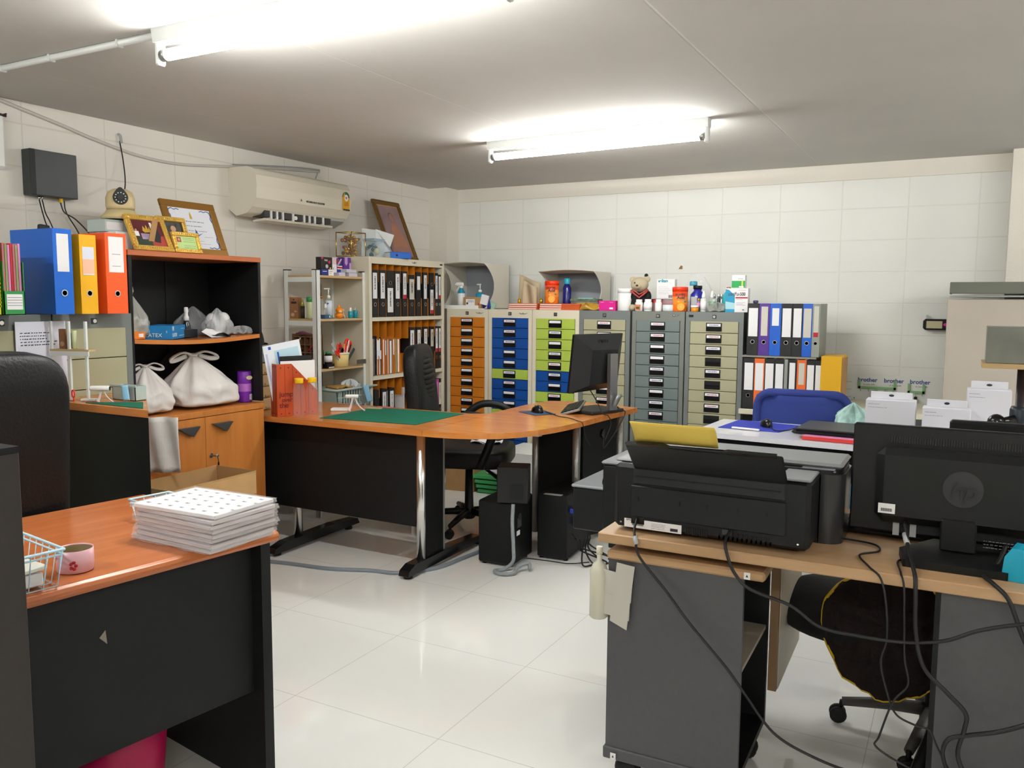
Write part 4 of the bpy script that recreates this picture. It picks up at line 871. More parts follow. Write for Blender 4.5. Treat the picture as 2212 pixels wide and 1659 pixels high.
# ---------------------------------------------------------------- L-shaped wooden desk with the green mat
dk = thing('desk', 'L-shaped wood-topped desk with black panels and curved corner, under the green mat', 'desk', (-2.36, 3.43, 0))
o = Vector((-2.36, 3.43))
def rel(pts): return [(x-o.x, y-o.y) for x, y in pts]
dt = MB().prism(rel([(-3.85, 3.308), (-2.30, 3.332), (-2.30, 3.985), (-3.53, 3.97), (-3.85, 3.97)]), .722, .75, 'z').build('desk_top', desk_w, dk, bevel=.003)
curve = [(-2.298, 3.332), (-2.23, 3.335), (-2.13, 3.352), (-2.03, 3.392), (-1.94, 3.452), (-1.87, 3.535), (-1.82, 3.64), (-1.785, 3.76), (-1.762, 3.90), (-1.75, 4.03)]
MB().prism(rel(curve+[(-2.33, 4.03), (-2.41, 3.985), (-2.298, 3.985)]), .722, .75, 'z').build('corner_top', mat('x', '#000') if 0 else wood_mat('cherry_corner', '#c07334', '#d08a48', 0, .2), dk, bevel=.002)
MB().prism(rel([(-1.75, 4.032), (-1.735, 4.25), (-1.705, 4.62), (-1.695, 4.72), (-2.12, 4.83), (-2.30, 4.76), (-2.335, 4.5), (-2.33, 4.032)]), .722, .75, 'z').build('desk_top', desk_w, dk, bevel=.002)
MB().box(-1.35, -.02, -.01, .01, .235, .72).build('modesty_panel', black, dk)
def tleg(x, y0, y1, nm='leg'):
    l = MB().box(x-.012, x+.012, y0+.03, y1-.03, .05, .72).build('leg_panel', black, dk)
    for y in (y0, ): MB().lathe([(.024, .045), (.024, .72)], (x, y, 0), 20).build('leg_tube', chrome, l)
    MB().box(x-.013, x+.013, y1-.034, y1-.02, .05, .72).build('edge_strip', mat('worn_strip', '#7f7f7c', .5), l)
    return l
tleg(-.015, -.0, .22)
ft = MB().prism([(-.15, .0), (-.14, .028), (-.09, .05), (.3, .058), (.55, .045), (.62, .02), (.62, .01), (-.14, .0)], -.03, .03, 'x', X=Matrix.Translation((-.02, 0, .016))).build('leg_foot', blackg, dk, bevel=.008)
for y in (-.11, .58): MB().lathe([(.022, 0), (.024, .006), (.02, .018), (.01, .02)], (-.02, y, 0), 16).build('leveller', rubber, ft)
ft = MB().prism([(-.2, .0), (-.19, .028), (-.1, .05), (.3, .058), (.5, .045), (.52, .01)], -.03, .03, 'x', X=Matrix.Translation((-.86, 0, .016))).build('leg_foot', blackg, dk, bevel=.008)
MB().lathe([(.024, .045), (.024, .72)], (-.86, .02, 0), 20).build('leg_tube', chrome, dk)
for y in (-.15, .45): MB().lathe([(.022, 0), (.024, .006), (.02, .018), (.01, .02)], (-.86, y, 0), 16).build('leveller', rubber, ft)
# panels under the right arm
def pan(p, q, z0=.03, z1=.72, th=.012):
    a, b = Vector(rel([p])[0]), Vector(rel([q])[0]); n = (b-a).normalized(); s = Vector((-n.y, n.x))*th
    return MB().prism([tuple(a-s), tuple(b-s), tuple(b+s), tuple(a+s)], z0, z1, 'z').build('side_panel', black, dk)
pan((-2.15, 4.31), (-1.93, 4.31)); pan((-1.885, 4.33), (-1.775, 4.57))
for p in ((-2.165, 4.30), (-1.908, 4.30), (-1.758, 4.595)):
    q = rel([p])[0]; MB().lathe([(.02, .03), (.02, .72)], (q[0], q[1], 0), 16).build('corner_post', mat('scuffed_chrome', '#a8a8a6', .3, metal=.7, bump=.4, bscale=60), dk)
MB().lathe([(.03, .71), (.03, .722)], (rel([(-1.86, 3.72)])[0][0], .27, 0), 12).build('fixing_plate', steel, dk)
tag(MB().prism([(-3.015, 3.405), (-2.43, 3.47), (-2.44, 3.95), (-3.03, 3.915)], .7505, .753, 'z').build('desk_mat', mat('green_mat', '#155c47', .8, spec=.2, var=.05, vscale=30)), 'dark green cutting mat lying on the wooden desk', 'mat')
# red-brown magazine file printed like planks
fm = mat('plank_print', '#b5481f', .3, var=.12, vscale=5, stretch=(6, 6, .6))
mf = thing('magazine_file', 'red-brown magazine file printed like planks with "jump over the" lettering', 'magazine holder', (-3.235, 3.322, .751), -.4)
m = MB(); hh = .285; L_ = .235
side = [(0, 0), (L_, 0), (L_, .13), (.085, hh), (0, hh)]
m.prism(side, -.003, 0, 'x').prism(side, -.085, -.082, 'x').box(-.082, -.003, 0, .003, 0, hh).box(-.082, -.003, L_-.003, L_, 0, .13).box(-.082, -.003, .003, L_-.003, 0, .003)
m.build('file_shell', fm, mf)
m = MB(); dk_ = mat('plank_gap', '#5e1f10', .6)
for y in (.045, .09, .135, .18): m.box(.0001, .0008, y, y+.0016, .002, min(hh, hh-(y-.085)*1.03) if y > .085 else hh-.002)
for x in (-.055, -.028): m.box(x, x+.0016, -.0008, -.0001, .002, hh-.002)
for y in (.022, .067, .112, .157, .205):
    zt = hh-.02 if y < .09 else hh-.02-(y-.085)*1.03
    m.lathe([(.004, .0001), (.004, .0008)], (0, y, zt), 10, axis='x').lathe([(.004, .0001), (.004, .0008)], (0, y, .015), 10, axis='x')
for x in (-.07, -.042, -.014): m.lathe([(.004, -.0008), (.004, -.0001)], (x, 0, hh-.015), 10, axis='y').lathe([(.004, -.0008), (.004, -.0001)], (x, 0, .015), 10, axis='y')
m.build('plank_lines', dk_, mf)
for s, z, y in (('jump', .108, .012), ('over', .080, .026), ('the', .048, .012)):
    lettering(s, .04 if s != 'over' else .032, mat('dark_red_print', '#6e1717', .5), mf, (.0012, y, z), (PI/2, 0, PI/2), align='LEFT', bold=.0008)
def FP(x, y, z): return (-3.235+x*math.cos(.4)+y*math.sin(.4), 3.322-x*math.sin(.4)+y*math.cos(.4), z)
def sheet(label, x, y, z, w_, h_, m_, ry=0, rx=0, name='paper_sheet', th=.004, decor=None, dm=None, cat='paper'):
    """sheet standing in the file, plane parallel to the file's long side"""
    q = thing(name, label, cat, FP(x, y, z), 0, rot=(rx, ry, -.4))
    MB().box(-th/2, th/2, 0, w_, 0, h_, b=.0008).build('sheet', m_, q)
    if decor: m = MB(); decor(m); m.build('printed_area', dm, q)
    return q
bl_ = mat('form_light_blue', '#b9dbe8', .7); bl2 = mat('form_blue', '#2f4fae', .7)
sheet('tall tilted blue and white printed form in the plank file', -.065, .012, .76, .215, .375, mat('form_white', '#e8eef6', .7), rx=.17, decor=lambda m: (m.box(.0021, .0026, .06, .2, .2, .34, 0), m.box(.003, .0032, .075, .085, .24, .33, 1), m.box(.003, .0032, .03, .045, .35, .366, 1), m.box(.0021, .0026, .01, .02, .05, .33, 2)), dm=[bl_, bl2, mat('lavender_band', '#c3c4e2', .7)])
sheet('black folder standing in front of the blue form in the plank file', -.042, .04, .76, .185, .315, blackg, rx=.01, name='folder', cat='folder')
sheet('white folder slanting at the front of the plank file', -.02, .03, .76, .2, .29, paper, rx=.0, name='folder', cat='folder')
# bottles
petp = [(r*1.13, z) for r, z in [(.0, .004), (.026, 0), (.031, .006), (.031, .04), (.0295, .045), (.031, .05), (.031, .085), (.0295, .09), (.031, .095), (.0315, .125), (.03, .14), (.025, .165), (.018, .18), (.016, .19)]]
pet = mat('clear_bottle_plastic', '#eef3f6', .04, alpha=.07, spec=1.0)
for x, y, tx in ((-3.155, 3.405, 'clear empty bottle with yellow cap, nearer of two by the plank file'), (-3.125, 3.475, 'clear empty bottle with yellow cap, further of two by the plank file')):
    t = thing('water_bottle', tx, 'bottle', (x, y, .7505), 0, 'clear bottles by the plank file')
    MB().lathe(petp, seg=24).build('bottle_body', pet, t)
    MB().lathe([(.0225, .182), (.0235, .184), (.0235, .206), (.022, .209)], seg=24).build('cap', yellow, t)
# small stand device
def stand_device(x, y, z, s, tx, rz=.6):
    t = thing('phone_stand', tx, 'stand', (x, y, z), rz)
    X = Matrix.Scale(s, 4)
    m = MB(); m.tube(spline([(-.028, 0, .004), (-.016, 0, .03), (-.008, 0, .06), (-.004, 0, .085)], 5), [.014, .012, .009, .008, .008, .007, .007, .007, .007, .007, .007, .007, .007, .008, .008, .009], 8, X=X, flat=.5); m.build('leg', mat('pale_pink_plastic', '#e9d5da', .3), t)
    m = MB(); m.tube(spline([(.01, 0, .085), (.022, 0, .05), (.045, 0, .02), (.068, 0, .003)], 5), .004, 8, X=X); m.build('leg', mat('pale_pink_plastic', '#e9d5da', .3), t)
    MB().lathe([(.008, -.045), (.011, -.04), (.011, .025), (.009, .03)], (0, 0, .09*s), 14, axis='x', X=Matrix.Scale(1, 4)).build('barrel', white, t)
    MB().lathe([(.0085, .03), (.0085, .0315)], (0, 0, .09*s), 14, axis='x').build('dark_end', blackp, t); return t
stand_device(-3.04, 3.72, .7505, .95, 'small white and pink A-shaped stand on the desk beside the green mat')
tag(MB().box(-.05, .05, -.03, .03, 0, .016, b=.004).build('card_reader', white, loc=(-3.12, 3.70, .7505), rot=(0, 0, .5)), 'small flat white device between the plank file and the pink stand', 'device')
tag(MB().box(-.045, .045, -.02, .02, 0, .008, b=.002).build('sticky_notes', mat('olive_pad', '#9a9a6a', .6), loc=(-3.0, 3.86, .7505), rot=(0, 0, .2)), 'small olive note pad under the pink stand', 'paper')
tag(MB().box(-.05, .05, -.012, .012, 0, .006, b=.001).build('eraser_strip', mat('rose_strip', '#d0686a', .5), loc=(-2.98, 3.94, .7505), rot=(0, 0, .1)), 'rose coloured strip lying behind the pink stand', 'stationery')
# monitor at the right arm, mouse, pad, keyboard
mt = thing('monitor', 'black monitor seen from behind on a tall silver stand, wooden desk with the green mat', 'monitor', (-1.83, 4.44, .75), 0)
# panel seen from behind: plane turned so its back faces the camera side
pa = Vector((-1.905, 4.185, 0)); 
def quadbox(c00, c10, c11, c01, n, th, m_, nm, par):
    a = [Vector(c) for c in (c00, c10, c11, c01)]; N = Vector(n).normalized()*th
    vs = [tuple(p) for p in a]+[tuple(p+N) for p in a]
    mm = MB().add(vs, [(0, 1, 2, 3), (7, 6, 5, 4), (0, 4, 5, 1), (1, 5, 6, 2), (2, 6, 7, 3), (3, 7, 4, 0)]); return mm.build(nm, m_, par, bevel=.004)
u = Vector((.36, .93, 0)).normalized(); nrm = Vector((.93, -.36, -.12)).normalized(); up = u.cross(nrm)*-1
if up.z < 0: up = -up
def P(a, b, c=0): return tuple(Vector((0.01, .0, .0))+u*a+up*b+nrm*c)
mz = .30
scr = quadbox(P(-.27, .125), P(.12, .14), P(.12, .455), P(-.27, .455), -nrm, .018, blackp, 'screen_case', mt)
vs = [P(-.27, .125), P(.12, .14), P(.12, .455), P(-.27, .455), P(-.15, .17, .035), P(.06, .18, .035), P(.06, .37, .035), P(-.15, .37, .035)]
MB().add(vs, [(0, 1, 5, 4), (1, 2, 6, 5), (2, 3, 7, 6), (3, 0, 4, 7), (4, 5, 6, 7)]).build('back_hump', mat('satin_black', '#1c1d1e', .35), mt)
R3x = Matrix((tuple(u)+(0,), tuple(up)+(0,), tuple(nrm)+(0,), (0, 0, 0, 1))).transposed()
e = R3x.to_euler()
lettering('DELL', .04, mat('emboss_black', '#0c0c0d', .25), mt, P(-.05, .40, .0185), e, ext=.001)
tag(quadbox(P(-.235, .14, .008), P(-.222, .14, .004), P(-.222, .155, .004), P(-.235, .155, .004), nrm, .001, ltgrey, 'sticker', mt), None, None)
st = MB().prism([(-.03, .02), (.03, .02), (.03, .10), (.03, .34), (-.03, .34), (-.03, .10)], .09, .115, 'x').build('stand_column', steel, mt, loc=(0, 0, 0), rot=(0, 0, -.37))
MB().tube([(.10, -.03, .03), (.145, -.045, .11)], .02, 8, flat=.5).build('stand_foot_arm', steel, mt)
MB().box(.03, .1, -.04, .0, .22, .30).build('tilt_mount', blackp, mt)
MB().box(-.13, .1, -.16, .11, 0, .02, b=.006).build('stand_base', mat('matt_black', '#232424', .5), mt, rot=(0, 0, -.37))
kb = thing('keyboard', 'black keyboard with silver edge tilted against the monitor foot', 'keyboard', (-1.98, 4.42, .756), -1.2, rot=(.30, 0, -1.25))
MB().box(-.2, .2, -.06, .06, 0, .014, b=.003).build('keyboard_base', steel, kb)
m = MB()
for r in range(5):
    for c in range(18): m.box(-.19+c*.021, -.172+c*.021, -.05+r*.021, -.032+r*.021, .014, .019)
m.build('keys', blackp, kb)
tag(MB().box(-.012, .012, -.015, .015, 0, .003).build('paper_tag', white, loc=(-1.87, 4.33, .756), rot=(.5, 0, .3)), 'small white tag under the edge of the keyboard by the monitor', 'tag')
tag(MB().prism([(-2.215, 4.18), (-2.06, 4.09), (-1.99, 4.20), (-2.14, 4.33)], .7503, .753, 'z').build('mouse_pad', mat('slate_blue_pad', '#2c3e58', .8)), 'dark blue mouse pad on the right arm of the wooden desk', 'mouse pad')
def mouse(label, x, y, z, rz, m_=None):
    t = thing('mouse', label, 'mouse', (x, y, z), rz)
    MB().grid(lambda a, b: (.03*math.cos(2*PI*a)*math.cos(b*PI/2)**.5*(1+.1*math.sin(2*PI*a)), .052*math.sin(2*PI*a)*math.cos(b*PI/2)**.5, .036*math.sin(b*PI/2)*(1-.2*math.sin(2*PI*a))), 24, 8, closed_u=True).build('mouse_shell', m_ or blackg, t)
    MB().lathe([(.006, -.003), (.006, .003)], (0, .028, .03), 10, axis='x').build('scroll_wheel', rubber, t)
    MB().ball((0, .0, .0335), (.005, .007, .002), 8, 5).build('logo_dot', ltgrey, t); return t
mouse('black mouse on the dark blue pad of the wooden desk', -2.11, 4.21, .753, .9)
cable('thin black mouse cable snaking over the edge of the wooden desk', [(-2.07, 4.23, .758), (-1.95, 4.13, .754), (-1.85, 4.08, .754), (-1.78, 4.02, .753), (-1.735, 3.99, .745), (-1.725, 4.02, .66), (-1.72, 4.06, .62)], .0022)
cable('monitor cable dropping from the screen back over the desk edge', [(-1.87, 4.37, .90), (-1.80, 4.34, .82), (-1.74, 4.28, .765), (-1.715, 4.30, .75), (-1.705, 4.32, .70), (-1.71, 4.25, .62)], .003)
cable('black power cable looping beneath the desk edge behind the monitor stand', [(-1.76, 4.48, .80), (-1.72, 4.5, .765), (-1.69, 4.5, .745), (-1.70, 4.42, .67), (-1.71, 4.3, .60), (-1.715, 4.24, .58), (-1.72, 4.26, .64)], .003)
tag(MB().lathe([(.03, 0), (.03, .012)], (0, 0, 0), 16, axis='x').build('cable_port', blackg, loc=(-1.815, 4.47, .62)), 'round black cable port in the side panel under the monitor', 'port')

# ---------------------------------------------------------------- black swivel chair behind the desk
def star_base(par, r=.3, hub_h=.07, seat_z=.42, m_=blackp, a0=.3, caster=True):
    MB().lathe([(.03, .05), (.04, .06), (.04, .1), (.028, .12), (.022, seat_z-.02)], seg=16).build('gas_column', blackp, par)
    for k in range(5):
        a = a0+2*PI*k/5; c, s = math.cos(a), math.sin(a)
        arm = MB().tube([(0, 0, .095), (c*r*.5, s*r*.5, .09), (c*r, s*r, .072)], [.024, .02, .015], 8).build('base_arm', m_, par)
        if caster:
            m = MB()
            for q in (-1, 1):
                m.lathe([(.012, q*.005), (.026, q*.006), (.027, q*.016), (.018, q*.019)][::q], (c*(r+.012), s*(r+.012), .0275), 16, axis='y', X=None)
            m.tube([(c*r, s*r, .075), (c*(r+.005), s*(r+.005), .04)], .008, 6); m.build('caster', rubber, arm)
ch = thing('office_chair', 'black leather swivel chair tucked behind the curved desk corner', 'chair', (-2.62, 4.30, 0), .9)
star_base(ch, .29, a0=.75)
MB().pillow((.01, 0, .455), .52, .5, .13, .4).build('seat', leather, ch)
_bk = MB(); _bk.grid(lambda a, b: (-.25-.07*b+.03*math.cos(2*PI*a)*(1.3-.3*b)*1.3-.03*math.sin(b*PI), .235*math.sin(2*PI*a)*(1-.25*b**3)*min(1, (b*5+.3)), .5+.60*b-.02), 24, 14, closed_u=True)
ch.rotation_euler = (0, 0, .35)
o = MB().pillow((0, 0, .31), .11, .46, .66, .4)
o.build('backrest', leather, ch, loc=(-.26, 0, .48), rot=(0, -.10, 0))
m = MB()
for i in range(9): m.tube([(0, -.17, .0+.03*i), (.035-.02*abs(i-4)/4, -.09, .0+.03*i), (.05-.025*abs(i-4)/4, 0, .003+.03*i), (.035-.02*abs(i-4)/4, .09, .0+.03*i), (0, .17, .03*i)], .019, 8)
m.build('head_cushion', leather, ch, loc=(-.275, 0, .80), rot=(0, -.10, 0))
for s in (-1, 1):
    MB().tube(spline([(-.2, s*.27, .42), (-.1, s*.29, .62), (.02, s*.29, .72), (.16, s*.29, .71), (.2, s*.29, .64), (.12, s*.28, .42)], 6), .019, 8, flat=1.3).build('armrest', blackp, ch)
MB().tube([(.1, -.05, .38), (.2, -.12, .33), (.24, -.13, .22)], [.01, .012, .016], 8).build('height_lever', blackp, ch)
tag(MB().grid(lambda a, b: (.18*a, .12*b, .01*math.sin(8*a+5*b)), 10, 8).build('white_cloth', paper, loc=(-2.60, 4.28, .525), rot=(0, 0, .3), solid=.004), 'crumpled white sheet on the seat of the chair behind the desk', 'paper')

# ---------------------------------------------------------------- computers and cables on the floor
t = thing('computer_tower', 'black computer tower standing on the floor under the curved desk corner', 'computer', (-2.09, 3.70, 0), .06)
MB().box(-.105, .095, 0, .26, .012, .345, b=.008).build('case', mat('tower_black', '#0e0f10', .55, spec=.3), t)
m = MB(); 
for x in (-.08, .07):
    for y in (.03, .22): m.lathe([(.012, 0), (.012, .013)], (x, y, 0), 10)
m.build('feet', rubber, t)
m = MB(); m.box(.0955, .0965, .06, .11, .2, .25, 0).box(.0955, .0968, .05, .09, .16, .185, 1).lathe([(.02, .0955), (.02, .097)], (0, .09, .255), 14, m=2, axis='x'); m.build('rear_ports', [steel, paper, darkgrey], t)
t = thing('speaker', 'small black speaker box standing on the computer tower', 'speaker', (-1.99, 3.70, .347), .35)
MB().box(-.085, .075, 0, .12, 0, .19, b=.004).build('cabinet', mat('speaker_black', '#0f1010', .6), t)
m = MB().box(-.02, .055, -.001, 0, .02, .1, 0); m.build('rear_panel', blackp, t)
t = thing('computer_tower', 'second black computer tower with blue plugs at its back, right of the first', 'computer', (-1.88, 3.935, 0), .06)
MB().box(-.085, .085, 0, .36, .012, .355, b=.006).build('case', mat('tower_black', '#0e0f10', .55, spec=.3), t)
MB().box(-.05, .05, .0, .03, .355, .357).build('top_sticker', ltgrey, t)
m = MB()
for x in (-.07, .07):
    for y in (.03, .32): m.lathe([(.012, 0), (.012, .013)], (x, y, 0), 10)
m.build('feet', rubber, t)
bluepl = mat('vga_blue', '#2f4bb8', .4)
for i, (z, tx) in enumerate(((.27, 'upper bright blue plug at the back of the second computer tower'), (.2, 'lower blue plug at the back of the second computer tower'))):
    tag(MB().box(0, .045, -.016, .016, -.012, .012, b=.003).build('cable_plug', bluepl, loc=(-1.80, 4.0+.05*i, z), rot=(0, .2, 0)), tx, 'plug')
R = random.Random(17)
names = ['cable tangle strand arching from the upper blue plug', 'cable tangle strand arching from the lower blue plug', 'black strand curling at the foot of the second tower', 'thick black strand in the tangle beside the second tower', 'black strand reaching the floor nearest the printer desk', 'thin strand crossing the tangle behind the second tower']
for i, tx in enumerate(names):
    y0 = 4.0+.04*(i % 4); z0 = .28-.035*i
    cable(tx, [(-1.79, y0, z0), (-1.74, y0-.03, z0-.02+.02*(i % 2)), (-1.69-.01*i, y0-.05+R.uniform(-.03, .03), z0*.6), (-1.72, y0-.02, .06), (-1.68+.02*i, y0-.1+.03*i, .012), (-1.64+.01*i, y0-.04, .008)], .0045, rubber, group='cable tangle behind the towers')
greyl = mat('grey_loom', '#8f979b', .5, bump=.5, bscale=150)
cable('grey spiral-wrapped cable hanging down the tower and coiling on the floor', [(-1.985, 3.692, .345), (-1.985, 3.685, .25), (-1.975, 3.68, .12), (-1.975, 3.675, .05), (-2.01, 3.65, .013), (-2.04, 3.6, .012), (-1.99, 3.575, .012), (-1.94, 3.61, .012), (-1.94, 3.67, .03), (-1.91, 3.72, .04), (-1.89, 3.70, .012)], .010, greyl, seg=8)
cable('black cable running along the floor between the two towers', [(-1.96, 3.72, .06), (-1.93, 3.76, .05), (-1.86, 3.86, .02), (-1.76, 3.9, .01), (-1.68, 3.98, .008)], .003)
cable('flat grey conduit snaking over the floor beneath the desk', [(-3.3, 3.12, .008), (-3.05, 3.18, .008), (-2.8, 3.22, .008), (-2.6, 3.3, .008), (-2.45, 3.34, .008), (-2.33, 3.5, .008), (-2.3, 3.7, .008), (-2.28, 3.85, .008)], .011, mat('grey_conduit', '#7e8690', .5), seg=8)
# floor boxes behind the chair
t = thing('box', 'open brown carton on the floor before the orange drawer cabinet', 'box', (-3.16, 5.07, 0), .15)
MB().box(-.12, .1, 0, .2, 0, .2).build('carton', card, t); MB().prism([(-.12, .2), (.1, .2), (.14, .27), (-.1, .26)], -.004, 0, 'y').build('flap', card, t)
t = thing('basket', 'green plastic basket with a white bundle on the floor by the cabinets', 'basket', (-2.88, 5.1, 0), .1)
m = MB()
for i in range(4): m.box(-.15-.01*i, .15+.01*i, -.005*i, .2, .004+.035*i, .03+.035*i, b=.003)
m.build('basket_wall', mat('basket_green', '#3f9e5c', .4), t)
blob_bag('cloth_bundle', 'white bundle lying in the green basket on the floor', (-2.88, 5.19, .14), .22, .18, .08, mat('white_cloth', '#dfe0e8', .8), 0, knot=False, seed=33)
tag(MB().box(-.12, .3, 0, .4, 0, .34, b=.004).build('storage_box', white, loc=(-2.7, 5.0, 0)), 'white carton on the floor in front of the blue drawer cabinet', 'box')
# ---------------------------------------------------------------- things on the drawer cabinets
ZC = CH
def tent(label, x0, x1, y0, y1, zt, name='folding_light_box'):
    t = thing(name, label, 'box', ((x0+x1)/2, y0, ZC), 0)
    w_ = (x1-x0)/2; d = y1-y0; h = zt-ZC; cm = mat('cream_cardboard', '#d7d2c6', .7); im = mat('grey_lining', '#9a9fa6', .7)
    MB().box(-w_, w_, d-.004, d, 0, h).build('back_panel', im, t)
    n = 14; cut = [(.0+.16*math.sin(PI*i/n)**.8, h*i/n) for i in range(n+1)]
    for s in (-1, 1): MB().prism(cut+[(d, h), (d, 0)], s*w_, s*(w_-.004), 'x').build('side_panel', cm, t)
    MB().grid(lambda u, v: (-w_+2*w_*u, d*v, h+.012*math.sin(PI*u)*(1-v)-.01*math.sin(PI*v)), 12, 8).build('top_panel', cm, t, solid=.004)
    MB().box(-w_, w_, 0, d, .0, .004).box(-w_, w_-.05, -.01, .0, .0, .028).build('floor_panel', white, t)
    return t
tent('cream cardboard light box with curved sides, standing on the orange drawer cabinet', -3.62, -3.22, 5.50, 5.90, 1.665)
tent('second cream cardboard light box, above the lime and beige cabinets', -2.80, -2.36, 5.58, 5.92, 1.60)
bottle('clear trigger spray bottle of blue cleaner in the first light box', -3.46, 5.56, ZC+.005, [(.026, 0), (.03, .004), (.03, .12), (.014, .15), (.012, .158)], mat('blue_cleaner', '#1d86a8', .15), [(.015, .155), (.016, .172)], white, lab=(.0305, .012, .115), labm=lab1, nozzle='trigger')
bottle('shorter blue bottle with white pump behind the brown carton', -3.35, 5.66, ZC+.005, [(.03, 0), (.034, .004), (.034, .11), (.012, .125)], mat('blue_gel', '#2a93b4', .15), [(.014, .124), (.014, .14), (.008, .145)], white, nozzle='pump')
t = carton('brown taped carton with a white shipping label in the first light box', -3.345, 5.53, ZC+.005, .155, .09, .085, [card, paper, ink, redink], 0, decor=lambda m, a, b, c: (m.box(-.055, .025, -.0008, 0, .004, .07, 0), m.box(-.05, -.035, -.0012, 0, .03, .045, 1), m.box(.055, .064, -.001, 0, .02, .04, 2)))
m = MB(); scribble(m, -.04, .02, .045, .062, -.0014, 0, 2, random.Random(4)); m.build('label_print', ink, t)
for i, (x, c, a, tx) in enumerate(((-3.245, paper, .4, 'white packet leaning at the right side of the first light box'), (-3.225, navy, -.3, 'navy and white packet under the light box edge'), (-3.205, mat('mint_packet', '#9fc4ae', .5), .7, 'mint packet wedged behind the navy one'), (-3.25, redink, .1, 'small red printed packet in the first light box'))):
    tag(MB().box(-.03, .03, 0, .02, 0, .075-.012*i, b=.002).build('packet', c, loc=(x, 5.525+.022*i, ZC+.034-(.03 if i else 0)), rot=(0, a*.6, 0)), tx, 'packet')
# tall brown paper sheets between the tents
for x, y, wd, hh, tx in ((-3.06, 5.75, .2, .27, 'pale curved paper sheet standing between the two light boxes'), (-2.98, 5.66, .14, .22, 'second pale paper sheet, nearer the notebooks, left of the second light box')):
    tag(MB().grid(lambda u, v: (wd*u, .03*math.sin(u*5+v), hh*v*(1-.25*u)), 12, 8).build('paper_roll', mat('kraft_pale', '#c8b799', .75), loc=(x, y, ZC), solid=.002), tx, 'paper')
bkm = mat('book_orange_cover', '#c4572a', .5); pgm = mat('book_pages', '#e6c9c0', .7)
for col, (x0, x1, tx) in enumerate(((-3.01, -2.77, 'left'), (-2.75, -2.43, 'right'))):
    for i in range(3):
        t = thing('notebook', ['bottom', 'middle', 'topmost'][i]+' red and white notebook of the '+tx+' pile on the lime cabinet', 'book', ((x0+x1)/2, 5.50+.004*i, ZC+.0155*i), 0, 'notebooks piled on the cabinets')
        hw = (x1-x0)/2; k_ = hw*(1 if col == 0 else .25)
        MB().box(-hw, hw, 0, .2, 0, .015, b=.0015).build('cover', bkm, t)
        MB().box(-hw+.003, hw*(.95 if col == 0 else .1), -.001, .002, .003, .012).build('pages', pgm, t)
gb = mat('gold_cap', '#d8a520', .2, metal=.7)
for i, x in enumerate((-2.97, -2.79, -2.71, -2.665)):
    tag(MB().lathe([(.011, 0), (.012, .002), (.012, .03), (.008, .033)]).build('gold_cap_bottle', gb, loc=(x, 5.60+.01*i, ZC+.0475)), ['leftmost', 'second', 'third', 'rightmost'][i]+' of the small gold topped vials standing on the notebook piles', 'bottle', 'gold topped vials')
def ascorbic(x, y, z, label):
    t = thing('canister', label, 'canister', (x, y, z), .3)
    r = .052; h = .165; bo = mat('canister_orange', '#f07a22', .3)
    MB().lathe([(r-.003, 0), (r, .004), (r, .05), (r, .1), (r, h-.03)], seg=32, ms=[0, 0, 1, 2]).build('can', [bo, mat('canister_mid', '#f58b3a', .3), mat('canister_red', '#ee4c1e', .3)], t)
    MB().lathe([(r+.001, h-.03), (r+.001, h-.003), (r-.003, h)], seg=32).build('lid', mat('lid_red', '#e8380f', .35), t)
    m = MB()
    m.prism([(.006+.026*math.cos(a), .032+.026*math.sin(a)) for a in [2*PI*i/24 for i in range(24)]], -.0548, -.045, 'y', 0)
    m.prism([(.006+.021*math.cos(a), .032+.021*math.sin(a)) for a in [2*PI*i/24 for i in range(24)]], -.0552, -.05, 'y', 1)
    for i in range(8): a = 2*PI*i/8; m.prism([(.006+.004*math.cos(a), .032+.004*math.sin(a)), (.006+.018*math.cos(a+.25), .032+.018*math.sin(a+.25)), (.006+.018*math.cos(a-.25), .032+.018*math.sin(a-.25))], -.0556, -.05, 'y', 0)
    m.ball((-.008, -.046, .062), (.016, .008, .013), 12, 8, m=0); m.ball((.03, -.042, .068), (.011, .004, .006), 10, 6, m=2, X=None)
    m.build('orange_print', [mat('orange_fruit', '#f59a20', .4), mat('orange_flesh', '#f7b95a', .4), green], t)
    lettering('scorbic', .026, ink, t, (.0, -.0535, .108), bold=.0006, italic=.2, sx=.9); lettering('Acid', .028, ink, t, (.004, -.0535, .085), bold=.0008, italic=.2)
    m = MB(); scribble(m, -.02, .03, .076, .08, -.0535, 0, 1, random.Random(2)); m.build('small_print', ink, t)
    return t
ascorbic(-2.68, 5.52+.045, ZC+.047, 'orange vitamin canister with a red lid standing on the notebook pile')
ascorbic(-1.70, 5.53, ZC, 'orange vitamin canister with a red lid standing beside the milky jar')
t = thing('pump_bottle', 'teal capped bottle behind the vitamin canister on the notebook pile', 'bottle', (-2.62, 5.70, ZC+.0), 0)
MB().lathe([(.03, 0), (.032, .01), (.032, .16), (.018, .19)], seg=18).build('bottle_body', mat('dark_blue_bottle', '#20206e', .2), t); MB().lathe([(.022, .19), (.024, .195), (.024, .23), (.018, .235)], seg=18).build('cap', mat('teal_cap', '#2aa0b8', .3), t)
blob_bag('plastic_bag', 'long brown-gold wrapped packet lying behind the notebook piles', (-2.40, 5.56, ZC), .26, .1, .065, mat('gold_wrap', '#a8802f', .3, var=.3, vscale=20, bump=.5, bscale=30), 0, knot=False, seed=41, boxy=.3, fold=.15)
tag(MB().box(-.11, .11, 0, .1, 0, .02, b=.003).build('packet', mat('camouflage_packet', '#5d6a52', .5, var=.6, vscale=40), loc=(-2.45, 5.62, ZC+.062)), 'grey-green printed packet on top of the gold wrapped one', 'packet')
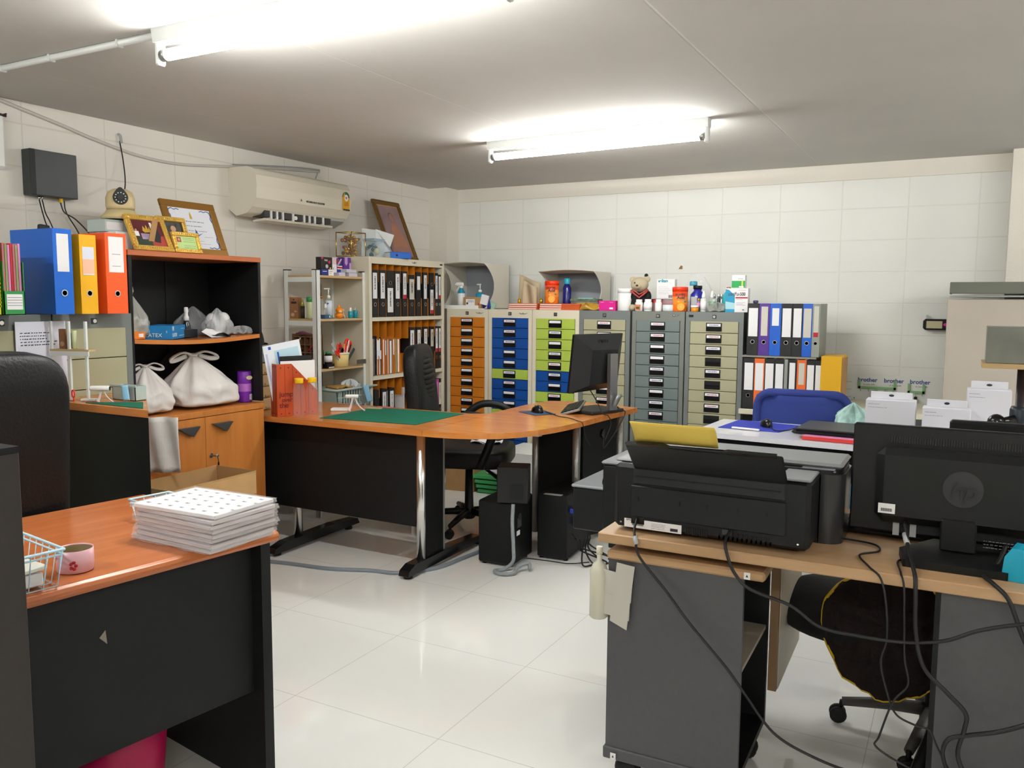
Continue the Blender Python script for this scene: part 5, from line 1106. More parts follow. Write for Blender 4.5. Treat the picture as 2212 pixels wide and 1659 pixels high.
tag(MB().box(-.06, .06, 0, .06, 0, .015, b=.003).build('packet', mat('aqua_packet', '#8fc3c4', .5), loc=(-2.47, 5.70, ZC+.075)), 'pale aqua packet behind the grey-green one', 'packet')
t = carton('bright magenta carton with a barcode sticker beside the white cylinder', -2.225, 5.52, ZC, .125, .09, .07, [magenta, paper, pink], 0, decor=lambda m, a, b, c: (m.box(.018, .045, -.0008, 0, .01, .022, 0), m.box(-.05, -.025, -.0008, 0, c-.012, c-.01, 0), m.box(.02, .045, -.0008, 0, c-.013, c-.009, 1)))
tag(MB().prism([(-.01, 0), (.02, 0), (.02, .05), (.012, .03), (.004, .035), (-.004, .018)], 0, .01, 'y').build('red_tag', redink, loc=(-2.155, 5.60, ZC+.06)), 'small jagged red tag between the magenta box and white cylinder', 'tag')
t = thing('canister', 'plain white cylinder beside the teddy bear', 'canister', (-2.105, 5.56, ZC)); MB().lathe([(.05, 0), (.053, .003), (.053, .125)], seg=28).build('can', white, t); MB().lathe([(.054, .125), (.054, .15), (.048, .156)], seg=28).build('lid', white, t)
# teddy bear
tb = thing('teddy_bear', 'cream teddy bear in a black and red vest on the cabinets', 'teddy bear', (-2.015, 5.60, ZC), .32)
fur = mat('cream_fur', '#e2d3b2', .95, bump=1.0, bscale=350); vest = mat('black_vest', '#16181b', .9); trim = mat('red_vest_trim', '#b04a44', .8)
m = MB(); m.ball((0, 0, .07), (.068, .055, .075), 22, 14); m.build('body', fur, tb)
hd = MB().ball((.0, -.005, .185), (.062, .055, .052), 22, 14).ball((-.012, -.05, .172), (.028, .024, .02), 14, 10).ball((.05, .0, .222), (.024, .014, .024), 14, 10).ball((-.048, .0, .218), (.022, .014, .022), 14, 10).build('head', fur, tb)
MB().ball((-.016, -.074, .176), (.009, .006, .007), 10, 7).build('nose', mat('brown_nose', '#4a2a1c', .3), hd); 
for x in (-.032, .016): MB().ball((x, -.05, .195), (.006, .005, .006), 10, 7).build('eye', blackg, hd)
MB().ball((.045, .0, .247), (.014, .012, .014), 8, 6).build('ear_tuft', vest, hd)
MB().grid(lambda u, v: (.074*math.cos(2*PI*u)*(1-.25*v), .062*math.sin(2*PI*u)*(1-.25*v), .045+.09*v), 24, 6, closed_u=True).build('vest', vest, tb, solid=.006)
MB().tube([(-.06, -.045, .142), (-.03, -.066, .115), (0, -.07, .092), (.03, -.064, .115), (.062, -.04, .145)], .006, 6).tube([(-.05, -.045, .15), (-.02, -.062, .13), (0, -.066, .115), (.03, -.06, .13), (.055, -.04, .152)], .005, 6).build('collar', trim, tb)
for s in (-1, 1): MB().ball((s*.062, -.02, .10), (.022, .025, .04), 12, 8).build('arm', vest, tb)
for s in (-1, 1): MB().ball((s*.045, -.055, .022), (.026, .04, .024), 12, 8).build('leg', fur, tb)
# shelf of red/brown box under the white box
carton('dark red flat box under the upright white medicine box', -1.86, 5.68, ZC, .2, .1, .085, [mat('maroon_box', '#8c2f35', .5), redink], 0)
t = carton('upright white medicine box with teal lettering, behind the row of pill bottles', -1.845, 5.66, ZC+.086, .13, .05, .135, [paper, ink, ltgrey], 0, decor=lambda m, a, b, c: ([scribble(m, -.055, .02+.01*(i % 3), .085-.012*i-.005, .085-.012*i, -.0008, 1, 1, random.Random(i)) for i in range(5)], [m.box(.022+.004*i, .0245+.004*i, -.0008, 0, .006, .026, 0) for i in range(7)]))
lettering('welltam', .028, mat('teal_print', '#1a94a8', .5), t, (-.02, -.001, .115), bold=.0012, sx=.8)
def pill(label, x, y, r, h, m_=white, capm=white, lab=None, labm=None, hc=.02):
    return bottle(label, x, y, ZC, [(r-.002, 0), (r, .003), (r, h*.7), (r*.72, h*.82), (r*.7, h-hc)], m_, [(r*.78, h-hc), (r*.8, h-hc+.002), (r*.8, h-.002), (r*.75, h)], capm, lab=lab, labm=labm, name='pill_bottle', seg=18)
t = pill('white pill bottle with an orange and green label, leftmost of the row', -1.98, 5.50, .027, .08); MB().box(-.018, .018, -.0275, -.02, .006, .045).box(-.018, .018, -.028, -.02, .006, .012).build('bottle_label', mat('peach_print', '#cf7a4e', .5), t)
m = MB(); m.box(-.012, .012, -.0285, -.02, .014, .03); m.build('label_picture', mat('dark_green_print', '#3a4a1e', .5), t)
pill('white pill bottle, second of the row, touching the first', -1.915, 5.50, .029, .082, lab=(.0295, .01, .05), labm=lab1)
pill('small translucent red-capped bottle between the white pill bottles', -1.88, 5.545, .016, .075, clearp, redink)
pill('slim white pill bottle left of the milky jar', -1.84, 5.50, .023, .082)
t = thing('jar', 'milky jar with a clear domed lid in the bottle row', 'jar', (-1.772, 5.52, ZC)); MB().lathe([(.04, 0), (.044, .004), (.044, .045)], seg=24).build('jar_body', mat('milky', '#d5dee2', .25), t); MB().lathe([(.045, .045), (.045, .08), (.03, .088), (.03, .09)], seg=24).build('lid', clearp, t)
t = thing('pump_bottle', 'dark blue bottle with teal cap behind the right vitamin canister', 'bottle', (-1.60, 5.60, ZC)); MB().lathe([(.045, 0), (.048, .004), (.048, .115), (.026, .14), (.026, .155)], seg=24).build('bottle_body', mat('cobalt_bottle', '#26288e', .15), t)
MB().lathe([(.03, .152), (.03, .175)], seg=18).build('collar', blackp, t); MB().lathe([(.024, .175), (.026, .18), (.026, .20), (.022, .205)], (-.03, 0, 0), seg=18).build('cap', mat('teal_cap2', '#3f93ad', .3), t); MB().box(-.03, .01, -.0485, -.04, .02, .10).build('bottle_label', ltgrey, t)
blob_bag('plastic_bag', 'very thin clear bag standing tall behind the blue bottle', (-1.66, 5.78, ZC), .26, .06, .30, mat('thinnest_film', '#e8ecee', .08, alpha=.13, bump=.9, bscale=12), 0, knot=False, seed=51, top_r=.3)
t = thing('jar', 'small amber jar with a white lid in front of the cobalt bottle', 'jar', (-1.585, 5.49, ZC)); MB().lathe([(.022, 0), (.025, .003), (.025, .028)], seg=20).build('jar_body', mat('amber_jar', '#e2901a', .2), t); MB().lathe([(.027, .028), (.027, .042)], seg=20).build('lid', white, t)
bottle('tiny gold capped bottle with a pink label behind the amber jar', -1.575, 5.545, ZC, cyl(.013, .075), clearp, [(.007, .073), (.008, .09)], gb, lab=(.0135, .03, .06), labm=pink, name='vial')
for x, y, s_, tx in ((-1.535, 5.52, 1, 'white dropper bottle with pale label, nearer of two'), (-1.50, 5.60, .97, 'clear dropper bottle with green liquid, further of two')):
    bottle(tx, x, y, ZC, [(.019, 0), (.021, .003), (.021, .085*s_), (.01, .095)], mat('pale_green_bottle', '#cdd9cc', .3) if y < 5.55 else clearp, [(.013, .094), (.014, .1), (.011, .115), (.005, .138), (.003, .14)], white, lab=(.0213, .01, .07), labm=lab1 if y < 5.55 else mat('soft_green', '#9fc79f', .4), name='dropper_bottle')
blob_bag('plastic_bag', 'crumpled grey clear bag in a heap left of the turquoise box', (-1.44, 5.53, ZC), .13, .1, .075, mat('grey_clear_bag', '#a9ada6', .2, alpha=.6, bump=.9, bscale=30, var=.25, vscale=30), 0, knot=False, seed=44, fold=.35)
for x, c, tx in ((-1.46, darkgrey, 'dark tipped lipstick-like tube behind the crumpled bag'), (-1.44, steel, 'silver tube behind the crumpled bag'), (-1.49, white, 'pale tube behind the crumpled bag')):
    bottle(tx, x, 5.62, ZC, cyl(.012, .09), c, cyl(.01, .03), chrome, name='tube').children[1].location = (0, 0, .09)
t = bottle('flat aqua bottle with a gold cap behind the turquoise box', -1.39, 5.60, ZC, [(.035, 0), (.04, .004), (.04, .1), (.03, .125), (.013, .14)], mat('aqua_bottle', '#3aa6b0', .15), [(.014, .14), (.015, .145), (.015, .162), (.012, .165)], mat('bronze_cap', '#b08a4a', .3, metal=.6))
t = carton('turquoise and white medicine box with a big "500" on its front', -1.312, 5.50, ZC, .145, .06, .155, [paper, mat('turq_print', '#1f93bd', .4), mat('pale_aqua_print', '#a9d6e0', .4), redink], 0,
           decor=lambda m, a, b, c: (m.prism([(-a/2, 0), (-.012, 0), (-.012, .105), (-a/2, .15)], -.0008, 0, 'y', 1), m.prism([(-a/2, .07), (-.012, .06), (-.012, .108), (-.05, .145), (-a/2, .15)], -.0012, 0, 'y', 0), m.box(-a/2, -.012, -.0012, 0, .0, .02, 0), m.box(-.008, a/2-.002, -.0012, 0, .09, .099, 2)))
lettering('มอกซีม-500', .03, ink, t, (.0, -.0016, .108), bold=.0004, sx=.78)
m = MB(); R = random.Random(8)
for i, z in enumerate((.08, .06, .052, .044)): scribble(m, -.005, .04+.02*(i % 2), z, z+.006, -.0014, 0, 1, R)
scribble(m, .01, .06, .14, .146, -.0014, 1, 1, R); m.box(.038, .05, -.0014, 0, .012, .02, 0); m.build('small_print', [mat('grey_print', '#8a8f98', .6), redink], t)
t = carton('small green and white box standing on the turquoise medicine box', -1.305, 5.505, ZC+.156, .085, .05, .085, [mat('white_green_box', '#e8efe8', .5), mat('box_green', '#169a4c', .4), mat('lime_stripe', '#c6cf4a', .5), paper, ink], 0,
           decor=lambda m, a, b, c: (m.box(-a/2, a/2, -.0008, 0, .003, .048, 0), m.box(.02, .03, -.0012, 0, .003, .05, 1), m.box(.004, .034, -.0016, 0, .004, .014, 2), scribble(m, -.005, .03, .058, .065, -.001, 3, 1, random.Random(1))))
bottle('small purple topped brown bottle beside the turquoise box', -1.215, 5.62, ZC, cyl(.015, .06), mat('brown_glass', '#4a2424', .2), cyl(.017, .018), mat('purple_lid', '#4c4a7a', .4), name='vial').children[1].location = (0, 0, .06)
tag(MB().prism([(0, 0), (.028, 0), (.028, .022), (.018, .026), (.008, .014)], -.003, 0, 'y').build('wall_scrap', mat('brown_scrap', '#8f6a3c', .7), loc=(-1.86, 5.998, 1.622)), 'scrap of brown tape stuck on the wall above the bottles', 'tape')
# things on top of the cream rack
t = thing('display_case', 'small glass display case with gold edges and gold flowers on the cream rack', 'display case', (-3.64, 4.53, 1.673), RZ)
m = MB()
for x in (-.075, .075):
    for y in (0, .13): m.tube([(x, y, 0), (x, y, .165)], .0035, 6)
for z in (.004, .163): m.tube([(-.075, 0, z), (.075, 0, z), (.075, .13, z), (-.075, .13, z)], .0035, 6, closed=True)
m.build('gold_edges', mat('brass_edge', '#c9ab52', .2, metal=.9), t)
MB().box(-.075, .075, 0, .13, 0, .165).build('glass_walls', mat('thin_glass', '#ffffff', .03, alpha=.08), t)
m = MB(); R = random.Random(6)
for i in range(70): m.ball((R.uniform(-.055, .055), R.uniform(.03, .1), R.uniform(.02, .14)), R.uniform(.008, .014), 7, 5, m=0 if R.random() < .5 else 1)
m.build('gold_flowers', [mat('gold_leaf', '#c99a2c', .25, metal=.8), mat('copper_leaf', '#8a4c26', .35, metal=.5)], t)
t = thing('gift_box', 'clear gift box with a pale round ornament on the cream rack', 'box', (-3.58, 4.68, 1.673), RZ)
MB().box(-.06, .06, 0, .1, 0, .13).build('clear_box', mat('clear_blueish', '#b9d5df', .05, alpha=.2), t); MB().box(-.062, .062, -.002, .1, .115, .13).build('box_lid', mat('blue_film', '#8fb8c8', .2, alpha=.5), t)
m = MB(); m.ball((.01, .03, .045), (.024, .018, .024), 16, 10, m=0)
for i in range(14): m.ball((R.uniform(-.04, .04), R.uniform(.03, .08), R.uniform(.01, .09)), .012, 7, 5, m=1+(i % 2))
m.build('ornament', [mat('ivory_ball', '#d8cfa4', .5), mat('slate_petals', '#6f7e80', .5), mat('dark_leaf', '#39504c', .5)], t)
t = thing('folded_card', 'folded white cardboard sheet leaning behind the gift box', 'cardboard', (-3.62, 4.66, 1.673), RZ)
wc = mat('soft_white_card', '#dcdfe0', .7)
MB().add([(-.06, .05, .0), (.1, .05, 0), (.16, .05, .2), (-.04, .06, .2)], [(0, 1, 2, 3)]).build('rear_sheet', wc, t, solid=.003)
MB().add([(.1, .05, .0), (.24, -.02, 0), (.17, -.02, .08), (.22, -.02, .17), (.1, .05, .205)], [(0, 1, 2, 3, 4)]).build('front_sheet', wc, t, solid=.003)
t = picture_frame('dark gold framed portrait of a robed person leaning above the cream rack', -3.66, 5.10, 1.673, .33, .48, .034, .40, mat('antique_gold', '#7c5c2c', .35, metal=.6))
m = MB(); m.box(-.125, .125, -.001, .001, .025, .435, 0)
m.prism([(-.08, .03), (.11, .03), (.10, .16), (.06, .25), (.03, .30), (-.02, .30), (-.05, .22), (-.09, .12)], -.0018, -.001, 'y', 1)
m.prism([(.005+.026*math.cos(a), .345+.034*math.sin(a)) for a in [2*PI*i/20 for i in range(20)]], -.0024, -.001, 'y', 2)
m.prism([(.005+.029*math.cos(a), .352+.034*math.sin(a)) for a in [PI*i/12 for i in range(13)]], -.0022, -.001, 'y', 3)
m.prism([(-.11, .03), (.12, .03), (.12, .10), (.0, .115), (-.11, .09)], -.0022, -.001, 'y', 4)
m.build('portrait', [mat('faded_mauve', '#8d7478', .5, var=.15, vscale=8), mat('faded_saffron', '#a8755c', .5), mat('faded_skin', '#a07468', .5), mat('faded_hair', '#5a464a', .5), mat('faded_rose', '#9c6e66', .5)], t)
t = thing('ring_binder', 'blue binder lying flat at the foot of the portrait on the cream rack', 'binder', (-3.53, 4.77, 1.673), RZ-.5)
MB().box(-.02, .14, 0, .003, 0, .045).box(-.02, .14, 0, .1, 0, .003).box(-.02, .14, 0, .1, .042, .045).build('cover', blueb, t); MB().box(-.018, .138, .004, .098, .004, .041).build('pages', paper, t); MB().lathe([(.008, -.0015), (.008, 0)], (.03, 0, .022), 12, axis='y').build('finger_ring', blackp, t)
# ---------------------------------------------------------------- right: steel bookshelf with two rows of ring binders
t = thing('bookshelf', 'grey steel shelf holding two rows of ring binders beside the last drawer cabinet', 'shelf', (-1.02, 5.42, 0))
sm_ = mat('worn_grey_board', '#8b857b', .6)
MB().box(-.225, -.215, .02, .36, 0, 1.04).build('side_panel', blackp, t); MB().box(.215, .225, .02, .36, 0, 1.04).build('side_panel', blackp, t)
for z in (.05, .36, .68, 1.045): MB().box(-.228, .228, .0, .36, z-.012, z, b=.002).build('shelf', sm_, t)
MB().box(-.235, .2, -.02, .0, .665, .70, b=.004).build('front_lip', mat('cream_lip', '#cfc8b4', .5), t)
pu = mat('purple_binder', '#4d2a86', .45); bl3 = mat('royal_binder', '#1559c0', .4); gr3 = mat('grey_binder', '#8f948c', .5); or3 = mat('orange_binder', '#e0672a', .45)
x = -1.222
up = [(bb, .072, 'wide', lab1, 0, 'black binder with a long blank label, first of the upper row on the steel shelf'), (pu, .066, 'long', lab2, 0, 'purple binder in the upper row on the steel shelf'), (bl3, .068, 'short', lab1, 0, 'royal blue binder, third of the upper row on the steel shelf'),
      (bb, .066, 'wide', lab1, 0, 'black binder right of the royal blue one, upper row'), (bb, .060, 'wide', lab1, 0, 'second of the adjoining black binders, upper row right half'), (bl3, .056, 'wide', lab2, 0, 'blue binder near the right end of the upper row on the steel shelf'), (gr3, .045, 'redfoot', lab2, 0, 'grey binder at the right end of the upper row on the steel shelf')]
for c, w_, lb, lm, ln, tx in up:
    binder(tx, (x+w_/2, 5.43, 1.047), 0, c, w=w_, lab=lb, labm=lm, h=.33, rnd=random.Random(int(-x*99))); x += w_+.0015
x = -1.235
dn = [(bb, .068, 'wide', lab1, 'black binder with a crinkled white label, first of the lower row on the steel shelf'), (or3, .062, 'wide', lab1, 'orange binder, second of the lower row on the steel shelf'), (bb, .062, 'wide', lab1, 'black binder third of the lower row, white label'),
      (bb, .058, 'wide', lab1, 'black binder fourth of the lower row, beside a grey spine'), (gr3, .02, None, lab1, 'narrow grey spine between black binders in the lower row'), (bb, .055, 'long', lab1, 'black binder with a curved printed label in the lower row'), (or3, .055, 'high', lab2, 'second orange binder of the lower row on the steel shelf'),
      (bb, .05, 'wide', lab1, 'black binder second from the right end of the lower row'), (bb, .04, 'wide', lab1, 'black binder at the right end of the lower row')]
for c, w_, lb, lm, tx in dn:
    binder(tx, (x+w_/2, 5.425, .702), 0, c, w=w_, lab=lb, labm=lm, h=.325, ring=w_ > .03, rnd=random.Random(int(-x*77))); x += w_+.001
t = thing('cream_table', 'cream topped side table against the back wall, right of the binder shelf', 'table', (-.35, 5.35, 0))
MB().box(-.40, .25, 0, .6, .71, .74, b=.003).build('table_top', cream, t)
for a in (-.38, .23):
    for b_ in (.03, .56): MB().box(a-.015, a+.015, b_-.015, b_+.015, 0, .71).build('leg', darkgrey, t)
yb = mat('mustard_board', '#d9a512', .5)
t = thing('magazine_holder', 'yellow box file standing at the right of the binder rows', 'box file', (-.70, 5.40, .742), .0)
MB().box(-.06, .06, 0, .28, 0, .315, b=.002).build('box_shell', yb, t); MB().box(.06, .062, .01, .27, .0, .30).build('page_edge', card, t)
binder('thin orange-yellow binder wedged left of the yellow box file', (-.785, 5.44, .742), 0, mat('amber_board2', '#c98f1c', .5), w=.035, lab='wide', labm=mat('peach_label', '#f2bfa2', .6), h=.28, ring=False)
MB()
# poster with brand name and key hooks
t = thing('poster', 'glossy poster with repeated blue brand wording low on the back wall', 'poster', (-.36, 5.996, .60))
pm = mat('poster_paper', '#dfe0dc', .4); MB().box(-.36, .33, -.002, 0, 0, .31).build('poster_sheet', pm, t)
bb2 = mat('brand_blue', '#23418f', .5)
for i, (x, z) in enumerate(((-.185, .262), (-.025, .262), (.13, .262))):
    lettering('brother', .038, bb2, t, (x, -.003, z), bold=.0008); lettering('at your side', .015, mat('slate_print', '#5a6070', .5), t, (x+.01, -.003, z-.022))
m = MB(); R = random.Random(3)
for i in range(4): scribble(m, -.34, -.28, .25-.05*i, .262-.05*i, -.0026, 0, 1, R)
m.build('small_print', mat('pale_grey_print', '#a9aaa6', .6), t)
m = MB(); m.ball((-.27, -.003, .115), (.018, .001, .02), 10, 6); m.prism([(-.262+.0, .14), (-.258, .155), (-.268, .15)], -.004, -.002, 'y')
for a in range(6): m.ball((-.27+.016*math.cos(a), -.003, .115+.016*math.sin(a)), (.009, .001, .009), 8, 5)
m.build('leaf_mark', mat('leaf_teal', '#1f9a86', .5), t)
gk = mat('hook_green', '#7fae78', .45)
for (x0, x1, zz, tx, ks) in ((-.60, -.37, .815, 'light green hook rail hanging low on the poster, left one', (-.50, -.42)), (-.30, -.2, .80, 'light green hook rail on the poster, right one', (-.25,))):
    t = thing('hook_rail', tx, 'hook rail', ((x0+x1)/2, 5.985, zz)); h_ = (x1-x0)/2
    m = MB().box(-h_, h_, -.006, 0, 0, .016).box(-h_, -h_+.014, -.006, 0, 0, .062).box(h_-.014, h_, -.006, 0, 0, .062); m.build('rail', gk, t)
    n = 5 if h_ > .1 else 2
    for i in range(n):
        xx = -h_+.015+i*(2*h_-.03)/(n-1); MB().tube([(xx, -.006, .004), (xx, -.01, -.01), (xx+.003, -.016, -.014)], .0025, 5).build('hook', gk, t)
    for kx in ks:
        q = thing('car_key', 'black key hanging from the green hook rail at '+('its middle' if kx == -.5 else 'its right end' if kx == -.42 else 'the right rail'), 'key', (kx, 5.962, zz-.018))
        MB().box(-.010, .010, -.004, .004, -.04, 0, b=.003).build('key_fob', blackp, q); MB().tube([(0, 0, 0), (0, .0, .012)], .002, 5).build('key_ring', steel, q)
tag(MB().box(-.02, .02, -.003, 0, -.05, 0, 0).build('hanging_tag', mat('olive_tag', '#8f9238', .5), loc=(-.33, 5.97, .79), rot=(0, .12, 0)), 'olive coloured tag hanging beside the keys', 'tag')
MB()
# made-up taupe box for the shaded wall, grey lid, things at right edge
pv = mat('shaded_wall_taupe', '#b5aca0', .6, var=.04, vscale=3)
t = thing('shaded_wall_box', 'tall taupe box standing in for shaded wall, under an open grey lid at the right end of the back wall', 'cabinet', (.35, 5.46, 0))
MB().box(-.44, .5, 0, .36, 0, 1.41, b=.004).build('cabinet_body', pv, t)
m = MB(); m.prism([(0, 0), (.02, .005), (.36, .04), (.36, .09), (.0, .09), (-.03, .07)], -.43, .5, 'x'); 
lid = MB().box(-.43, .5, -.02, .36, .012, .022, 1).prism([(-.02, .03), (.0, .095), (.36, .095), (.36, .03)], -.432, -.425, 'x', 0).prism([(-.05, .035), (-.045, .03), (.0, .092), (.36, .092), (.36, .097), (-.004, .097)], -.43, .5, 'x', 0)
lid.build('raised_lid', [mat('olive_grey_metal', '#6d7066', .45), ltgrey], t, loc=(0, 0, 1.41))
t = thing('wall_holder', 'black wall bracket with a cream panel beside the taupe box standing in for shaded wall', 'holder', (-.165, 5.99, 1.25))
MB().box(-.065, .08, -.05, 0, -.035, .035, b=.012).build('bracket_shell', blackp, t); MB().box(-.045, .045, -.053, -.045, -.024, .022).build('cream_panel', mat('olive_cream', '#b5ae8c', .5), t); MB().box(-.05, -.04, -.02, -.01, .03, .06).build('peg', ltgrey, t); MB().ball((.065, -.05, 0), (.015, .006, .01), 8, 6).build('pink_end', magenta, t)
t = thing('equipment_post', 'black clamp post with joints carrying a small wooden shelf at the right edge', 'stand', (.165, 3.0, 0))
MB().lathe([(.012, .0), (.012, 1.19)], seg=14).build('post', mat('dark_plum_metal', '#2a222b', .4), t)
MB().lathe([(.024, .96), (.026, .965), (.026, 1.06), (.022, 1.07)], seg=14).build('collar', mat('dark_slate', '#1e2a36', .4), t); MB().lathe([(.018, .86), (.03, .87), (.03, .95), (.02, .96)], (-.0, 0, 0), seg=14).build('collar', blackp, t)
MB().tube([(-.01, -.02, 1.03), (-.055, -.03, 1.02), (-.06, -.03, .93)], .016, 8).ball((-.06, -.03, 1.02), .026, 12, 8).ball((-.062, -.03, .95), .022, 12, 8).build('joint', blackg, t)
MB().lathe([(.1, 0), (.1, .02), (.03, .03)], seg=20).build('base', blackp, t)
MB().box(-.11, .3, -.08, .12, 1.19, 1.205).build('shelf_board', plyw, t)
carton('dull grey box on the small wooden shelf at the right edge', .165+.08, 2.93, 1.206, .36, .15, .11, [mat('dull_olive_metal', '#777a70', .4, var=.3, vscale=6), paper], 0)
# white desk with blue chair
wd = thing('desk', 'white-topped desk with black apron in front of the blue chair', 'desk', (-.38, 3.98, 0), .0)
MB().prism([(-.775, .03), (.65, -.06), (.65, .52), (-.745, .535)], .725, .75, 'z').build('desk_top', mat('white_laminate', '#e3e3ec', .1), wd, bevel=.003)
MB().prism([(-.70, .05), (.62, -.035), (.62, -.01), (-.70, .075)], .60, .724, 'z').build('front_apron', blackg, wd)
for a, b_ in ((-.68, .09), (.6, .02), (-.68, .49), (.6, .47)): MB().box(a-.02, a+.02, b_-.02, b_+.02, 0, .724).build('leg', blackp, wd)
m = MB()
for x in (-.3, -.05, .2): m.lathe([(.006, -.004), (.006, 0)], (x, .025-.063*(x+.7)+.02, .63), 10, axis='y')
m.build('bolt', chrome, wd)
tag(MB().prism([(-1.07, 4.18), (-.77, 4.17), (-.69, 4.45), (-1.04, 4.50)], .7505, .753, 'z').build('mouse_pad', mat('royal_blue_pad', '#2434a8', .6)), 'royal blue mouse pad on the white desk', 'mouse pad')
tag(MB().box(-.07, .07, -.008, .008, 0, .008, b=.002).build('ruler', white, loc=(-.93, 4.17, .7535), rot=(0, 0, -.15)), 'short white ruler-like bar at the edge of the royal blue pad', 'ruler')
mouse('black mouse on the royal blue pad of the white desk', -.86, 4.33, .753, .4)
cable('black mouse cable on the white desk running from the blue pad to the laptop', [(-.83, 4.28, .76), (-.79, 4.2, .755), (-.74, 4.24, .755), (-.70, 4.4, .755), (-.62, 4.38, .755), (-.58, 4.25, .755)], .0025)
o = MB()
for i in range(5): o.tube([(.035*math.cos(a)+.006*i, .02*math.sin(a), .006*i+.004) for a in [2*PI*k/14 for k in range(14)]], .0035, 6, closed=True)
tag(o.build('cable_coil', rubber, loc=(-.68, 4.2, .752), rot=(0, 0, -.5)), 'bundled black mouse cable on the white desk left of the laptop', 'cable')
t = thing('laptop', 'closed black laptop lying on a red-edged folder on the white desk', 'laptop', (-.40, 4.12, .772), -.06)
MB().box(-.27, .25, -.08, .22, .0, .016, b=.004).build('laptop_base', blackp, t); MB().box(-.27, .25, -.08, .22, .017, .026, b=.003).build('laptop_lid', mat('dark_lid', '#2b2d31', .35), t)
t = thing('folder', 'pink folder with a red edge under the laptop on the white desk', 'folder', (-.42, 4.09, .7505), -.06)
MB().box(-.21, .24, -.09, .2, .0, .02, b=.002).build('folder_body', pink, t); MB().box(-.21, .24, -.094, -.09, .002, .018).build('red_edge', mat('red_spine', '#d6403a', .4), t)
for i, (x, y, w_, h_, tx) in enumerate(((-.29, 4.36, .22, .17, 'white product carton at the left of the row behind the black monitor'), (-.05, 4.33, .2, .15, 'smaller white carton in the middle of the row behind the black monitor'), (.12, 4.40, .18, .24, 'tallest white carton at the right of the row behind the black monitor'))):
    t = thing('box', tx, 'box', (x, y, .7505)); wb = mat('white_carton', '#e2e2ea', .5)
    MB().box(-w_/2, w_/2, 0, .1, 0, h_, b=.003).build('carton', wb, t); MB().box(-w_*.42, w_*.42, .05, .054, h_, h_+.035, b=.002).build('hanger_flap', wb, t); MB().ball((-.0, .049, h_+.018), (.012, .001, .006), 8, 5).build('hanger_hole', ink, t)
    m = MB(); scribble(m, -w_*.45, -w_*.2, h_-.025, h_-.018, -.001, 0, 1, random.Random(i)); scribble(m, -w_*.45, -w_*.05, h_-.04, h_-.034, -.001, 0, 1, random.Random(i+5)); m.build('small_print', mat('blue_grey_print', '#8f95a8', .6), t)
blob_bag('plastic_bag', 'white and teal plastic bag squeezed left of the white cartons', (-.47, 4.52, .752), .16, .12, .15, mat('teal_bag', '#a9cfc6', .35, var=.45, vscale=14), 0, knot=False, seed=61, fold=.3)
tag(MB().box(-.05, .12, 0, .2, 0, .24, b=.004).build('bin', mat('bright_blue_plastic', '#1f8fd0', .4), loc=(-.53, 5.08, .2)), 'bright blue box low beneath the white desk, beside the blue chair', 'box')
bpy.data.objects['bin'].location.z = 0; bpy.data.objects['bin'].scale = (1, 1, 1.9)
bc_ = thing('office_chair', 'blue mesh-backed office chair behind the white desk', 'chair', (-.76, 4.72, 0), .08)
bf = mat('blue_fabric', '#2c3d86', .85, bump=.5, bscale=400); bmesh_ = mat('blue_mesh', '#32489c', .8, alpha=.93, bump=.8, bscale=500)
star_base(bc_, .3, seat_z=.40, a0=.1)
MB().pillow((0, -.01, .42), .5, .48, .1, .4).build('seat', bf, bc_)
m = MB(); fr = rrect(.50, .42, .08, 6, 0, .67)
m.tube([(p[0]*(1-.05*(p[1]-.46)/.4), .06+.04*(p[1]-.67)-.09*(1-(p[0]/.25)**2)+.05, p[1]) for p in fr], .026, 8, closed=True, flat=1); m.build('back_frame', bf, bc_)
MB().grid(lambda u, v: ((-.235+.47*u)*(1-.05*v), .06+.04*(.42*v-.21)-.09*(1-((u-.5)*1.9)**2)+.05, .47+.40*v), 16, 12).build('backrest', bmesh_, bc_, solid=.012)
MB().tube([(0, .05, .36), (0, .14, .42), (0, .12, .62)], .02, 8).build('back_support', blackp, bc_)
for s in (-1, 1): MB().tube([(s*.24, .0, .40), (s*.30, .0, .46), (s*.31, .0, .64)], .014, 8).box(s*.27, s*.34, -.12, .12, .64, .67, b=.012).build('armrest', blackp, bc_)

# ---------------------------------------------------------------- foreground right desk
rd = thing('desk', 'oak-topped foreground desk on the right carrying the printer and monitor', 'desk', (-.862, 2.10, 0), .012)
MB().box(0, 1.75, 0, .62, .722, .75, b=.003).build('desk_top', oak, rd)
gp = mat('graphite_laminate', '#4b4b4e', .45, var=.05, vscale=60)
MB().box(.85, 1.7, .03, .05, .0, .72).build('side_panel', gp, rd); MB().box(.838, .85, .03, .58, 0, .72).build('panel_edge', black, rd)
pd = thing('pedestal_cabinet', 'graphite grey rolling cabinet with an oak top under the printer end of the desk', 'cabinet', (-.842, 2.13, 0), .02)
MB().box(0, .43, -.012, .42, .672, .698, b=.006).build('cabinet_top', oak, pd)
MB().box(.002, .375, 0, .016, .12, .672).build('side_panel', gp, pd); MB().box(-.004, .375, -.006, .02, .085, .12, b=.003).build('bottom_rail', gp, pd)
MB().box(.002, .375, .38, .40, .1, .672).build('side_panel', black, pd); MB().box(.002, .018, .016, .38, .1, .672).build('back_panel', black, pd); MB().box(.018, .375, .016, .38, .1, .12).build('floor_panel', black, pd)
MB().box(.018, .37, .02, .38, .40, .412).build('shelf', mat('pale_edge', '#b8b0a2', .5), pd)
